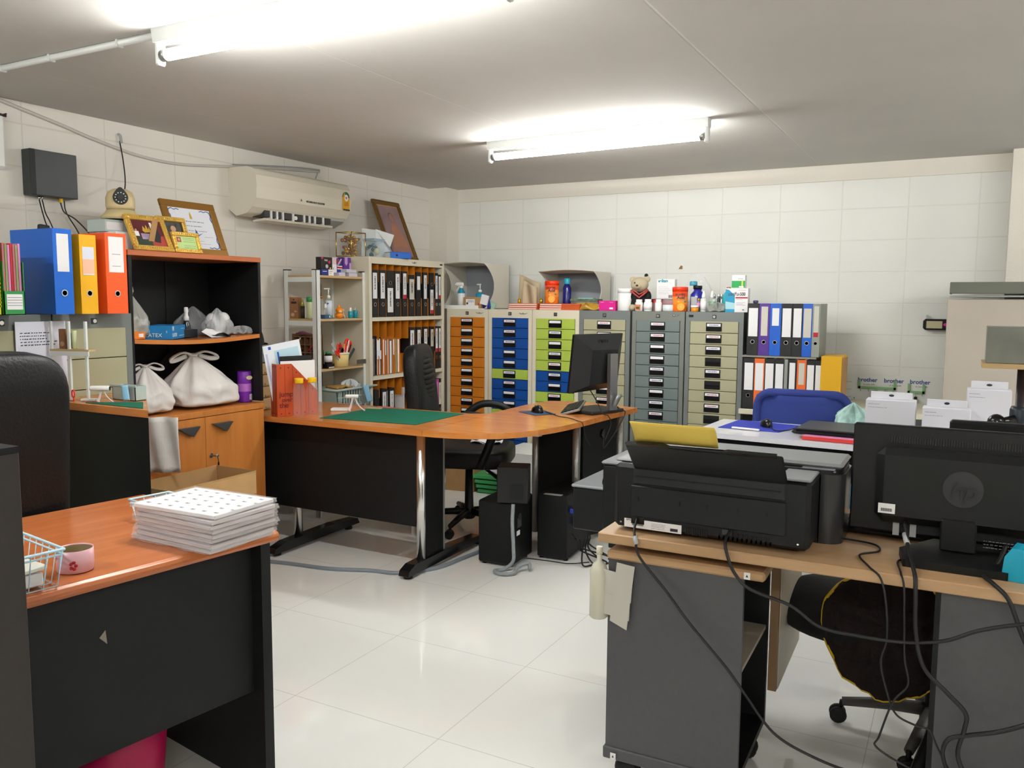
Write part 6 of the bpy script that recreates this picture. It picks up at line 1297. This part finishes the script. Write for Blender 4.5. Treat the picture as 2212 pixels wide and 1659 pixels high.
t2 = MB().box(.385, .41, .355, .375, .22, .665).build('open_door_edge', mat('dark_oak_edge', '#86694a', .5), pd); MB().box(.387, .412, .376, .80, .22, .665).build('door', mat('beige_laminate', '#c9c0ae', .5), pd)
MB().box(.412, .428, .66, .70, .57, .585, b=.003).build('door_handle', blackp, pd)
for a, b_ in ((.05, .06), (.33, .06), (.05, .34), (.33, .34)):
    m = MB()
    for q in (-1, 1): m.lathe([(.01, q*.003), (.033, q*.004), (.036, q*.012), (.03, q*.02), (.012, q*.022)][::q], (a, b_, .037), 18, axis='y')
    m.box(a-.02, a+.02, b_-.02, b_+.02, .075, .086).tube([(a, b_, .08), (a, b_, .05)], .01, 8); m.build('caster', rubber, pd)
for x, z in ((.385, .684), (.03, .10)):
    MB().box(x-.008, x+.008, -.0135, -.0115, z-.009, z+.009, 0).prism([(x-.003, z-.003), (x+.003, z-.003), (x, z+.004)], -.0142, -.0134, 'y', 1).build('stick_on_mark', [white, ink], pd)
bt = thing('lotion_bottle', 'cloudy bottle of liquid taped to the grey rolling cabinet', 'bottle', (-.868, 2.13, .495))
MB().lathe([(.022, 0), (.026, .004), (.026, .135), (.018, .155), (.007, .165), (.007, .19)], seg=22).build('bottle_body', mat('cloudy_bottle', '#dcd9c6', .25, alpha=.75), bt)
MB().lathe([(.0225, .003), (.0225, .125)], seg=18).build('liquid', mat('milky_liquid', '#dad5bd', .4), bt); MB().lathe([(.009, .185), (.009, .205)], seg=12).build('cap', mat('cream_cap', '#d9d3bd', .4), bt)
tpm = mat('masking_tape', '#d9d5ca', .6, alpha=.72)
for i, (pts, tx) in enumerate((([(-.855, .642), (-.763, .632), (-.768, .557), (-.855, .56)], 'upper horizontal masking tape strip across the bottle'), ([(-.855, .575), (-.77, .565), (-.772, .505), (-.855, .515)], 'lower horizontal masking tape strip across the bottle'), ([(-.81, .667), (-.758, .662), (-.778, .478), (-.828, .497)], 'vertical masking tape strip overlapping the horizontal ones'))):
    tag(MB().prism(pts, 2.118-.0012*i, 2.119-.0012*i, 'y').build('tape_strip', tpm), tx, 'tape')
# printer
pr_ = thing('printer', 'large black inkjet printer seen from behind on the oak desk', 'printer', (-.575, 2.150, .7505), .0)
pb = mat('printer_black', '#111214', .48, spec=.35, bump=.15, bscale=500); pb2 = mat('printer_panel', '#16181a', .5, spec=.35)
pr_.scale = (1, 1, .8)
MB().box(-.262, .262, 0, .20, .012, .235, b=.012).build('rear_body', pb, pr_)
MB().prism(rrect(.577, .22, .05, 6, .0265, .25), .004, .245, 'z', smooth=True).build('front_body', pb, pr_)
MB().prism(rrect(.10, .20, .04, 6, .272, .24), .0, .232, 'z', smooth=True).build('ink_tank', mat('smoky_plastic', '#2d2e30', .2), pr_)
MB().box(-.255, .315, .17, .36, .245, .262, b=.008).box(.21, .30, .15, .20, .235, .246, b=.004).build('scanner_lid', mat('printer_grey_lid', '#7e8184', .35), pr_)
MB().box(-.27, -.205, .03, .16, .235, .244, b=.004).build('side_ledge', mat('printer_grey_lid', '#7e8184', .35), pr_)
MB().box(.18, .262, .0, .14, .235, .242, b=.003).build('side_ledge', mat('printer_grey_lid', '#7e8184', .35), pr_)
MB().box(-.21, .205, -.006, .0, .055, .165, b=.003).build('rear_cover', pb2, pr_)
MB().box(-.205, .20, -.003, .004, .17, .225, b=.003).build('upper_recess', mat('recess_black', '#17191b', .6), pr_)
m = MB(); m.box(-.2, .19, -.0045, -.002, .195, .199)
for x in (-.19, -.075, 0, .08, .155): m.box(x, x+.005, -.0075, -.004, .112, .127)
m.build('slots', blackp, pr_)
m = MB()
for i in range(22):
    x = -.055+.0062*i if i < 10 else .035+.012*(i-10); m.box(x, x+.004, -.002, 0, .018, .042)
    if i >= 10: m.box(x, x+.004, -.002, 0, .004+.014, .03)
m.build('vent_slots', mat('vent_black', '#060607', .6), pr_)
MB().box(-.208, -.17, -.002, .004, .03, .06).build('power_socket', mat('socket_black', '#050505', .4), pr_)
MB().box(.045, .07, -.004, .0, .035, .052).build('usb_plug', darkgrey, pr_)
m = MB().box(-.228, -.065, -.0015, 0, .005+.01, .045, 0); R = random.Random(12)
for i in range(16): m.box(-.205+.0021*i, -.2038+.0021*i, -.002, -.0014, .024, .036, 1)
for z in (.036, .031, .026, .02): scribble(m, -.15, -.11, z, z+.003, -.002, 1, 1, R)
m.box(-.096, -.075, -.002, -.0014, .02, .03, 1); m.build('serial_label', [paper, ink], pr_)
lettering('EPSON', .009, ink, pr_, (-.222, -.0022, .0385), align='LEFT')
for x, z in ((-.238, .03), (.236, .035)): MB().lathe([(.003, -.002), (.003, 0)], (x, 0, z), 10, axis='y').build('screw', chrome, pr_)
MB().box(.145, .170, -.0085, -.006, .178, .19).build('white_sticker', mat('sticker_pale', '#bcc6cc', .5), pr_, rot=(0, -.2, 0)).location = (-.035, 0, .04)
fl = MB().box(-.205, .205, -.004, .004, 0, .146, b=.004).build('paper_support', mat('support_black', '#121415', .45, spec=.35, bump=.2, bscale=400), pr_, loc=(0, .015, .2125), rot=(.66, 0, 0))
MB().box(-.2, .2, -.006, .006, -.012, .0, b=.002).build('hinge_bar', blackp, fl); MB().prism([(-.2, .146), (-.1, .153), (-.08, .141), (.04, .137), (.07, .149), (.19, .149), (.19, .139), (-.2, .139)], -.006, .006, 'y').build('support_edge', blackg, fl)
tag(MB().grid(lambda u, v: (-.205+.225*u, .012+.02*v-.02*v*v, .105+.075*v-.0*u), 8, 6).build('yellow_paper', mat('yellow_paper', '#e6c75c', .8), loc=(-.575, 2.17, .9725), rot=(.10, .0, 0), solid=.0015), 'pale yellow paper sheets standing in the printer feed', 'paper')
q = bpy.data.objects['yellow_paper']; q.location = (-.555, 2.157, .923); q.rotation_euler = (.66, 0, 0)
# second printer on a low stand behind
t = thing('printer_stand', 'low black stand holding the second printer behind the oak desk', 'stand', (-.9, 2.78, 0)); MB().box(-.2, .2, 0, .32, .49, .515, b=.003).build('stand_top', black, t)
for a in (-.08, .17):
    for b_ in (.03, .29): MB().box(a-.015, a+.015, b_-.015, b_+.015, 0, .49).build('leg', black, t)
t = thing('printer', 'second black printer lower down behind the first, with a glossy grey side tray', 'printer', (-.95, 2.80, .516))
MB().box(-.185, .25, 0, .32, 0, .278, b=.008).build('printer_body', pb, t); MB().box(-.19, .25, -.005, .32, .278, .29, b=.006).build('scanner_lid', mat('printer_grey_lid', '#7e8184', .35), t)
MB().box(-.33, -.19, .06, .32, 0, .165, b=.006).build('side_unit', pb, t); MB().box(-.335, -.19, .055, .38, .165, .176, b=.004).build('side_tray', mat('tray_gloss', '#9a9da2', .12), t)
MB().lathe([(.015, -.02), (.015, .02)], (-.20, .1, .19), 12, axis='x').build('roller', blackp, t)
tag(MB().box(-.06, .0, 0, .05, 0, .003).build('sticky_note', mat('neon_note', '#d4ee4a', .6), loc=(-1.03, 2.84, .807)), 'neon yellow-green note on top of the second printer', 'note')
# foreground monitor (seen from behind), keyboard behind it
mn = thing('monitor', 'wide black monitor seen from behind in the right foreground, round emblem on its back', 'monitor', (.02, 2.35, .7505), .0)
mb_ = mat('monitor_black', '#0f1011', .48, spec=.35, bump=.1, bscale=500)
X = Matrix.Translation((0, 0, .02)) @ Matrix.Rotation(-.06, 4, 'X')
MB().box(-.262, .262, -.005, .03, .02, .30, b=.004, X=X).build('screen_case', mb_, mn)
MB().box(-.20, .20, -.045, -.0, .05, .245, b=.02, X=X).build('rear_housing', mb_, mn); 
m = MB()
for i in range(56): m.box(-.17+.006*i, -.167+.006*i, -.0075, -.004, .255, .273, X=X)
m.build('top_vents', blackg, mn)
MB().lathe([(.045, -.048), (.043, -.0465), (.001, -.0465)], (.0, 0, .155), 36, axis='y', X=X).build('emblem_disc', mat('emblem_grey', '#232427', .35), mn)
q = lettering('hp', .06, mat('emblem_line', '#1a1b1d', .3), mn, (0, -.0575, .157), (PI/2, 0, 0), italic=.25)
m = MB().box(-.19, -.15, -.0475, -.045, .075, .1, 0, X=X)
for i in range(12): m.box(-.183+.0022*i, -.1817+.0022*i, -.0482, -.0472, .08, .088, 1, X=X)
m.build('barcode_sticker', [paper, ink], mn)
m = MB().box(-.155, -.14, -.012, -.006, .015, .05, 0, X=X).box(-.115, -.10, -.012, -.006, .015, .05, 0, X=X); R = random.Random(3)
for r in range(3): scribble(m, .05, .13, .03+.008*r, .034+.008*r, -.008, 0, 1, R)
m.build('rear_labels', [ltgrey, ink], mn)
MB().box(.145, .185, -.03, -.008, .03, .07, b=.004).build('cable_plug', mat('vga_blue', '#2f4bb8', .4), mn)
MB().box(-.045, .035, -.05, -.02, .02, .10, b=.004).build('stand_neck', mb_, mn)
MB().prism([(-.12, -.165), (.10, -.165), (.135, -.06), (.07, .07), (-.06, .07), (-.135, -.06)], .0, .018, 'z').build('stand_base', mb_, mn, bevel=.006)
kb = thing('keyboard', 'black keyboard lying behind the foreground monitor', 'keyboard', (-.08, 2.50, .7505), -.03)
MB().box(-.22, .24, -.075, .075, .004, .02, b=.006).build('keyboard_base', blackg, kb); m = MB()
for r in range(5):
    for c in range(20): m.box(-.21+c*.0215, -.192+c*.0215, -.06+r*.022, -.042+r*.022, .02, .027)
m.build('keys', blackp, kb)
tag(MB().box(-.015, .015, -.01, .01, 0, .014, b=.003).build('eraser', white, loc=(-.265, 2.50, .779)), 'small white eraser-like block on the keyboard corner', 'stationery')
t = thing('monitor', 'second black monitor behind the foreground one at the right edge', 'monitor', (.18, 2.62, .7505)); MB().box(-.2, .3, 0, .035, .05, .31, b=.006).build('screen_case', mb_, t); MB().box(.0, .08, .02, .05, .01, .1).build('stand_neck', mb_, t); MB().box(-.05, .15, -.03, .1, 0, .012, b=.003).build('stand_base', mb_, t)
t = thing('tape_dispenser', 'turquoise plastic tape dispenser on the oak desk at the right edge', 'tape dispenser', (.165, 2.18, .7505), -.2)
MB().prism([(-.06, .0), (-.045, -.0), (.05, 0), (.06, .04), (.04, .075), (-.04, .078), (-.055, .055)], 0, .06, 'y').build('dispenser_body', mat('turquoise_plastic', '#1aa3c4', .35), t, bevel=.012)

# cables in the foreground
def cb(label, pts, r=.0035, m_=None): return cable(label, pts, r, m_ or mat('cable_black', '#141416', .5), n=8, group='cables around the oak desk')
cb('printer power cable with a white tag, hanging down over the grey cabinet', [(-.765, 2.145, .79), (-.763, 2.12, .765), (-.75, 2.095, .745), (-.735, 2.09, .70), (-.66, 2.09, .62), (-.60, 2.09, .55), (-.55, 2.09, .50), (-.49, 2.09, .44), (-.44, 2.09, .38), (-.37, 2.09, .30), (-.28, 2.08, .27), (-.18, 2.08, .255), (-.06, 2.08, .265), (.06, 2.08, .27), (.13, 2.08, .275)])
tag(MB().tube([(-.754, 2.10, .752), (-.745, 2.089, .735)], .0065, 8).build('cable_tag', ltgrey), 'white tag wrapped around the printer power cable', 'tag')
cb('printer data cable sagging beneath the oak desk edge toward the right', [(-.51, 2.145, .79), (-.512, 2.11, .77), (-.50, 2.09, .74), (-.48, 2.085, .70), (-.44, 2.085, .665), (-.34, 2.085, .64), (-.27, 2.085, .60), (-.18, 2.085, .595), (-.08, 2.085, .60), (.0, 2.085, .62), (.06, 2.083, .655), (.12, 2.082, .68), (.18, 2.08, .70), (.28, 2.085, .735), (.34, 2.12, .756), (.40, 2.28, .756)], .0042)
cb('thin black cable looping from behind the printer over the desk edge', [(-.27, 2.36, .754), (-.18, 2.34, .754), (-.16, 2.28, .754), (-.20, 2.22, .754), (-.17, 2.13, .754), (-.14, 2.092, .74), (-.125, 2.085, .68), (-.12, 2.085, .60), (-.13, 2.085, .54), (-.11, 2.085, .46), (-.09, 2.085, .42), (-.05, 2.085, .405), (-.02, 2.085, .40), (.0, 2.085, .36), (.03, 2.085, .31), (.09, 2.08, .25), (.13, 2.08, .23)], .0026)
cb('second thin black cable over the desk edge, crossing the first beneath', [(-.06, 2.26, .754), (-.11, 2.22, .754), (-.10, 2.12, .754), (-.09, 2.09, .73), (-.085, 2.084, .65), (-.08, 2.084, .56), (-.07, 2.084, .50), (-.10, 2.084, .45), (-.125, 2.084, .36), (-.13, 2.084, .33), (-.06, 2.082, .30), (.0, 2.082, .29), (.07, 2.08, .28), (.12, 2.08, .27)], .0026)
cb('thick monitor cable hanging from the screen down to the floor strip', [(-.11, 2.33, .83), (-.10, 2.29, .81), (-.09, 2.22, .78), (-.07, 2.12, .755), (-.065, 2.088, .72), (-.06, 2.084, .63), (-.04, 2.084, .55), (.01, 2.084, .50), (.05, 2.084, .46), (.05, 2.084, .42), (.04, 2.084, .36), (.06, 2.082, .31), (.10, 2.08, .25), (.12, 2.08, .20)], .005)
tag(MB().tube([(-.103, 2.285, .805), (-.095, 2.25, .79)], .007, 8).build('cable_tag', ltgrey), 'grey band around the thick monitor cable', 'tag')
cb('blue-plugged cable running from the monitor over the desk at the right', [(.12, 2.32, .80), (.10, 2.26, .768), (.07, 2.2, .756), (.09, 2.13, .756), (.12, 2.09, .735), (.15, 2.083, .66), (.19, 2.08, .58), (.24, 2.08, .45), (.24, 2.08, .25), (.20, 2.08, .15), (.16, 2.08, .145)], .005)
cb('thick cable curving from the right edge down to the power strip', [(.40, 2.20, .756), (.38, 2.11, .752), (.36, 2.086, .70), (.30, 2.084, .58), (.22, 2.084, .50), (.13, 2.084, .44), (.06, 2.084, .41), (.02, 2.084, .39), (.01, 2.084, .35), (.03, 2.083, .30), (.08, 2.08, .25), (.125, 2.08, .20)], .005)
cb('black cable rising from the power strip at the right edge', [(.34, 2.16, .756), (.32, 2.10, .75), (.30, 2.084, .70), (.24, 2.083, .52), (.20, 2.083, .40), (.175, 2.083, .32), (.155, 2.08, .25), (.135, 2.08, .20)], .007)
t = thing('power_strip', 'cream power plug block gathering the cables at the bottom right', 'power strip', (.13, 2.085, .13)); MB().prism([(-.03, 0), (.03, 0), (.035, .05), (.012, .078), (.0, .07), (-.03, .075)], -.02, .015, 'y').build('plug_block', mat('cream_plug', '#d8d2b4', .5), t, bevel=.004)
MB().box(-.01, .01, .016, .028, -.13, .08).build('mounting_strip', blackp, t)
# swivel chair under the oak desk with a jacket
oc = thing('office_chair', 'black swivel chair under the oak desk with a dark yellow-edged jacket over it', 'chair', (-.02, 2.88, 0), .2)
star_base(oc, .27, seat_z=.36, m_=mat('grey_chair_base', '#5a5856', .45), a0=3.05)
MB().grid(lambda u, v: (.27*math.cos(2*PI*u)*math.sin(PI*v)-.24, .26*math.sin(2*PI*u)*math.sin(PI*v), .40-.085*math.cos(PI*v)), 36, 12, closed_u=True).build('seat', mat('black_fabric', '#0d0e10', .9), oc)
MB().box(.20, .235, -.2, .2, .45, .68, b=.02).build('backrest', mat('black_fabric2', '#0d0e10', .9), oc, sub=2); MB().tube([(.05, 0, .36), (.2, 0, .38), (.24, 0, .5)], .02, 8).build('back_support', blackp, oc)
MB().box(-.06, .06, -.05, .05, .27, .32, b=.01).build('tilt_mechanism', darkgrey, oc)
jk = thing('jacket', 'dark brown cloth with a thin yellow edge draped over the chair beneath the desk', 'jacket', (-.150, 2.60, .055))
def jf(u, v):
    a = PI*(u*2); r = v
    x = .18*math.cos(a)*r; z = .40+.235*math.sin(a)*r*(1.0 if math.sin(a) < 0 else .6)
    return (x+.0, .0+.05*(1-r*r)*-.6+.012*math.sin(9*a)*r+.008*math.sin(14*x*9), z)
MB().grid(jf, 56, 16, closed_u=True).build('cloth', mat('dark_brown_cloth', '#1d1210', .95, var=.3, vscale=18, bump=.5, bscale=60), jk, solid=.008)
MB().tube([jf(i/56, 1.0) for i in range(56)], .005, 6, closed=True).build('edging', mat('yellow_edging', '#d8b321', .7), jk)
t = thing('folding_leg', 'black slanted metal leg behind the cables under the oak desk', 'leg', (.0, 2.45, 0)); t['category'] = 'stand'; t.name = 'folding_stand'
MB().tube([(.04, .25, .30), (-.06, .0, .06), (-.075, -.02, .02)], [.022, .02, .014], 8, flat=.6).build('strut', blackp, t); MB().tube([(-.06, 0, .08), (-.08, -.02, .03)], .012, 8).build('steel_joint', steel, t); MB().box(-.14, -.02, -.04, .02, .0, .02, b=.004).build('foot', blackp, t)

# ---------------------------------------------------------------- foreground left desk
A0 = -math.atan2(.15, .989)
ld = thing('desk', 'dark-panelled desk with a rounded wood top in the left foreground', 'desk', (-1.625, 1.665, 0), A0)
MB().prism([(-.7, .724), (-.7, .752), (-.014, .752), (-.004, .748), (0, .74), (0, .733), (-.006, .724)], -.80, 0, 'y').build('desk_top', desk_y, ld, bevel=.002)
cp_ = mat('charcoal_panel', '#18191a', .55, spec=.3, var=.08, vscale=50, bump=.06, bscale=300)
MB().box(-.66, -.022, -.045, -.015, 0, .724).build('end_panel', cp_, ld); MB().box(-.66, -.022, -.79, -.76, 0, .724).build('end_panel', cp_, ld)
MB().box(-.085, -.068, -.76, -.045, .29, .724).build('modesty_panel', cp_, ld); MB().prism([(-.455, .600), (-.47, .585), (-.452, .565)], -.0675, -.066, 'x').build('chip_mark', mat('chip_beige', '#8d8577', .7), ld)
pn = thing('cabinet', 'dark brown cabinet side rising at the left edge nearest the camera', 'cabinet', (-1.433, .85, 0), 0)
MB().box(-.7, 0, -.5, 0, 0, 1.12, b=.002).build('cabinet_body', mat('dark_brown_laminate', '#2a2422', .5, var=.1, vscale=50), pn); MB().box(-.7, .0, -.5, .0, 1.12, 1.13).build('cabinet_top', black, pn)
tag(MB().lathe([(.10, 0), (.11, .01), (.13, .26), (.125, .265), (.0, .02)], seg=28).build('waste_bin', mat('crimson_plastic', '#a8124a', .4), loc=(-1.93, 1.36, 0)), 'crimson waste bin under the left foreground desk', 'bin')
# wrapped paper packs
R = random.Random(31); zz = .7525
film = mat('glossy_film', '#e2dfe0', .12, alpha=.28, bump=.25, bscale=25); side_m = mat('paper_side', '#cfc4c4', .7)
nm_ = ['bottom', 'second', 'third', 'fourth', 'fifth', 'sixth', 'seventh', 'top']
for i in range(8):
    hh = .0118; t = thing('paper_pack', nm_[i]+' film-wrapped paper pack of the pile on the left foreground desk'+('' if i < 7 else ', dotted grey'), 'paper', (-1.755+R.uniform(-.006, .006), 1.53+R.uniform(-.006, .006), zz), R.uniform(-.04, .04), 'wrapped packs on the left desk')
    MB().box(-.145, .145, -.105, .105, .001, hh-.001, b=.0015).build('paper_block', [paper if i == 7 else side_m], t)
    m = MB(); m.grid(lambda u, v: (-.152+.304*u, -.112+.224*v, hh+.0003*math.sin(20*u+i)*math.cos(17*v)), 20, 14)
    for s in (-1, 1): m.grid(lambda u, v: (s*(.148+.008*v*abs(math.sin(5*u+i))), -.11+.22*u, hh-(hh*.8)*v+.0006*math.sin(25*u)), 20, 4); m.grid(lambda u, v: (-.15+.3*u, s*(.108+.008*v*abs(math.sin(6*u+i))), hh-(hh*.8)*v+.0006*math.sin(25*u)), 20, 4)
    m.build('film_wrap', film, t)
    if i == 7:
        m = MB()
        for a in range(7):
            for b_ in range(5):
                x = -.12+.04*a+.018*(b_ % 2); y = -.085+.04*b_; 
                for k in range(3): m.box(x+.004*k, x+.0028+.004*k, y, y+.008-.003*(k % 2), hh+.0002, hh+.0005)
        m.build('mark_pattern', mat('grey_mark', '#8f9096', .7), t)
    zz += hh+.0006
# wire baskets
wm = mat('pale_blue_wire', '#bfe0ee', .35)
def wire_basket(label, x, y, z, w_, d, h, rz):
    t = thing('wire_basket', label, 'basket', (x, y, z), rz)
    m = MB(); t_ = .012
    rim = [(-w_/2-t_, -d/2-t_, h), (w_/2+t_, -d/2-t_, h), (w_/2+t_, d/2+t_, h), (-w_/2-t_, d/2+t_, h)]
    m.tube(rim, .0035, 7, closed=True); m.tube([(p[0]*.985, p[1]*.985, h-.011) for p in rim], .0025, 6, closed=True); m.build('rim_wire', wm, t)
    m = MB(); n = int(w_/.03); k = int(d/.03)
    for i in range(n+1):
        x_ = -w_/2+w_*i/n; m.tube([(x_*1.06, -d/2-t_, h), (x_, -d/2, .003), (x_, d/2, .003), (x_*1.06, d/2+t_, h)], .0014, 5)
    for i in range(k+1):
        y_ = -d/2+d*i/k; m.tube([(-w_/2-t_, y_*1.06, h), (-w_/2, y_, .003), (w_/2, y_, .003), (w_/2+t_, y_*1.06, h)], .0014, 5)
    m.build('wire_mesh', wm, t); return t
wire_basket('pale blue wire basket of papers at the left edge of the foreground desk', -1.86, .99, .7535, .24, .24, .085, A0)
for i, (dx, dz, tx) in enumerate(((0, .006, 'white paper pile lying in the left wire basket'), (.01, .036, 'flowered white envelope on the papers in the wire basket'))):
    tag(MB().box(-.1, .1, -.1, .1, 0, .028-.018*i, b=.002).build('paper_stack', paper if i == 0 else mat('cream_envelope', '#e8e6da', .7), loc=(-1.86+dx, .99, .7535+dz), rot=(.04*i, 0, A0+.08*i)), tx, 'papers')
wire_basket('second pale blue wire basket partly behind the wrapped paper packs', -2.02, 1.60, .7535, .1, .1, .055, A0)
t = thing('tin', 'open pink round tin with red flowers beside the wire basket', 'tin', (-1.80, 1.185, .7535))
MB().lathe([(.038, 0), (.04, .002), (.04, .052), (.0375, .052), (.0375, .003), (.001, .003)], seg=32).build('tin_body', [mat('dusty_pink_tin', '#d9a6ae', .3)], t)
MB().lathe([(.0372, .004), (.0372, .05)], seg=32).build('inner_lining', mat('brass_inside', '#6a5a2c', .3, metal=.6), t)
m = MB()
for i in range(5): a = -.55+.05*math.cos(i*1.25); m.ball((.0402*math.cos(-.7+.14*math.cos(i*1.26)), .0402*math.sin(-.7+.14*math.cos(i*1.26)), .02+.008*math.sin(i*1.26)), (.004, .004, .004), 7, 5)
m.build('flower_print', redink, t)
# black leather chair behind the left desk
lc = thing('office_chair', 'big black leather chair behind the left foreground desk', 'chair', (-2.66, 1.31, 0), -.1)
star_base(lc, .3, seat_z=.44)
MB().pillow((0, 0, .48), .46, .52, .14, .35).build('seat', leather, lc)
MB().pillow((0, 0, .35), .15, .57, .74, .28, fn=lambda x, y, z: (x+.25*y*y+.004*math.sin(30*z)*(1 if x > 0 else 0), y, z)).build('backrest', leather, lc, loc=(.15, 0, .51), rot=(0, .08, 0))
for s in (-1, 1): MB().box(-.2, .15, s*.27, s*.33, .62, .67, b=.02).tube([(0, s*.3, .45), (0, s*.3, .63)], .02, 8).build('armrest', blackp, lc)
# tall black counter with second green mat
ct = thing('counter', 'black counter with an orange wood top and green mat, before the grey wall cabinets', 'counter', (-2.64, 2.05, 0), 0)
CZ = .972
MB().prism([(0, 0), (-.63, 0), (-.63, .32), (-.42, .32)], .944, .972, 'z').build('counter_top', desk_w, ct)
MB().prism([(-.015, .012), (-.62, .012), (-.62, .30), (-.42, .30)], 0, .944, 'z').build('counter_body', blackp, ct)
tag(MB().prism([(-3.04, 2.075), (-2.70, 2.075), (-2.86, 2.20), (-2.93, 2.16)], .9725, .9745, 'z').build('desk_mat', mat('green_mat', '#1f6e57', .7)), 'small green mat on the narrow black counter by the grey cabinets', 'mat')
stand_device(-3.0, 2.12, CZ+.0005, .62, 'small white and pink A-shaped stand on the black counter')
tag(MB().box(-.03, .03, -.015, .015, 0, .010, b=.003).build('card_reader', white, loc=(-3.08, 2.12, CZ+.0005), rot=(0, 0, .4)), 'small flat white device on the black counter', 'device')
t = thing('scissors', 'red handled scissors lying on the black counter', 'scissors', (-3.13, 2.085, CZ+.0005)); MB().tube([(.008*math.cos(a), 0, .03+.015*math.sin(a)) for a in [2*PI*i/14 for i in range(14)]], .003, 6, closed=True).tube([(0, 0, .02), (0, 0, .0)], .003, 6).build('handle', rs, t); MB().box(-.03, .0, -.003, .003, .0, .004).build('blade', steel, t)
t = thing('shelf_rack', 'tiny white frame shelf with a brown box and bottles on the black counter', 'rack', (-3.165, 2.10, CZ), .25)
for x in (-.085, .0, .08): MB().box(x, x+.009, -.008, .002, 0, .32).build('post', wpaint, t)
MB().box(-.085, .10, -.01, .03, .20, .208).build('board', plyw, t); MB().box(-.085, .10, -.012, -.006, .182, .20).build('beam', wpaint, t)
carton('small brown printed box on the tiny white frame shelf', -3.205, 2.098, CZ+.2085, .032, .02, .08, [mat('brown_printed_box', '#9b6a45', .6), mat('coconut_cream', '#c9a98a', .6)], .25, decor=lambda m, a, b, c: m.ball((0, 0, .02), (.01, .001, .01), 10, 6))
bottle('dark labelled bottle on the tiny white frame shelf', -3.178, 2.112, CZ+.2085, cyl(.008, .065), mat('dark_olive_label', '#37301f', .5), cyl(.005, .01), mat('olive_oil_glass', '#9c9c2e', .12)).children[1].location = (0, 0, .065)
bottle('pale green can on the tiny white frame shelf', -3.155, 2.118, CZ+.2085, cyl(.010, .075), mat('pale_can', '#c6cda0', .35))
t = thing('basket', 'little sage basket with a blue mask on the black counter', 'basket', (-2.99, 2.21, CZ)); MB().box(-.07, .07, 0, .003, 0, .06).box(-.07, .07, .05, .053, 0, .06).box(-.07, -.067, 0, .05, 0, .06).box(.067, .07, 0, .05, 0, .06).box(-.07, .07, 0, .05, 0, .003).box(-.08, .08, -.005, .0, .055, .065, b=.002).build('basket_wall', gm, t)
tag(MB().grid(lambda u, v: (-.02+.04*u+.01*v, -.012*math.sin(PI*u)-.008, -.06*v), 8, 8).build('face_mask', mat('mask_blue', '#8fc0e0', .8), loc=(-2.955, 2.197, CZ+.066), solid=.001), 'light blue face mask over the little sage basket on the counter', 'mask')
# cardboard box and cap by the cupboard
t = thing('box', 'open brown cardboard box standing on the floor before the wooden cupboard', 'box', (-2.965, 2.40, 0), .02)
MB().box(-.26, .0, -.004, 0, 0, .56).box(-.26, 0, .5, .504, 0, .56).box(-.264, -.26, 0, .5, 0, .56).box(0, .004, 0, .5, 0, .56).box(-.26, 0, 0, .5, 0, .004).build('carton', card, t)
MB().add([(.0, 0, .56), (.0, .5, .56), (.03, .47, .46), (.03, .03, .46)], [(0, 1, 2, 3)]).build('flap', card, t, solid=.003)
t = thing('plastic_bag', 'white plastic sheet hanging beside the wooden cupboard below the small bag', 'bag', (-3.20, 2.60, .0), .5)
MB().grid(lambda u, v: (-.11+.15*u, .01*math.sin(9*u+3*v), .58+.26*v), 14, 10).build('sheet', bagm, t, solid=.003)
# remaining floor lamps' reflections need nothing else
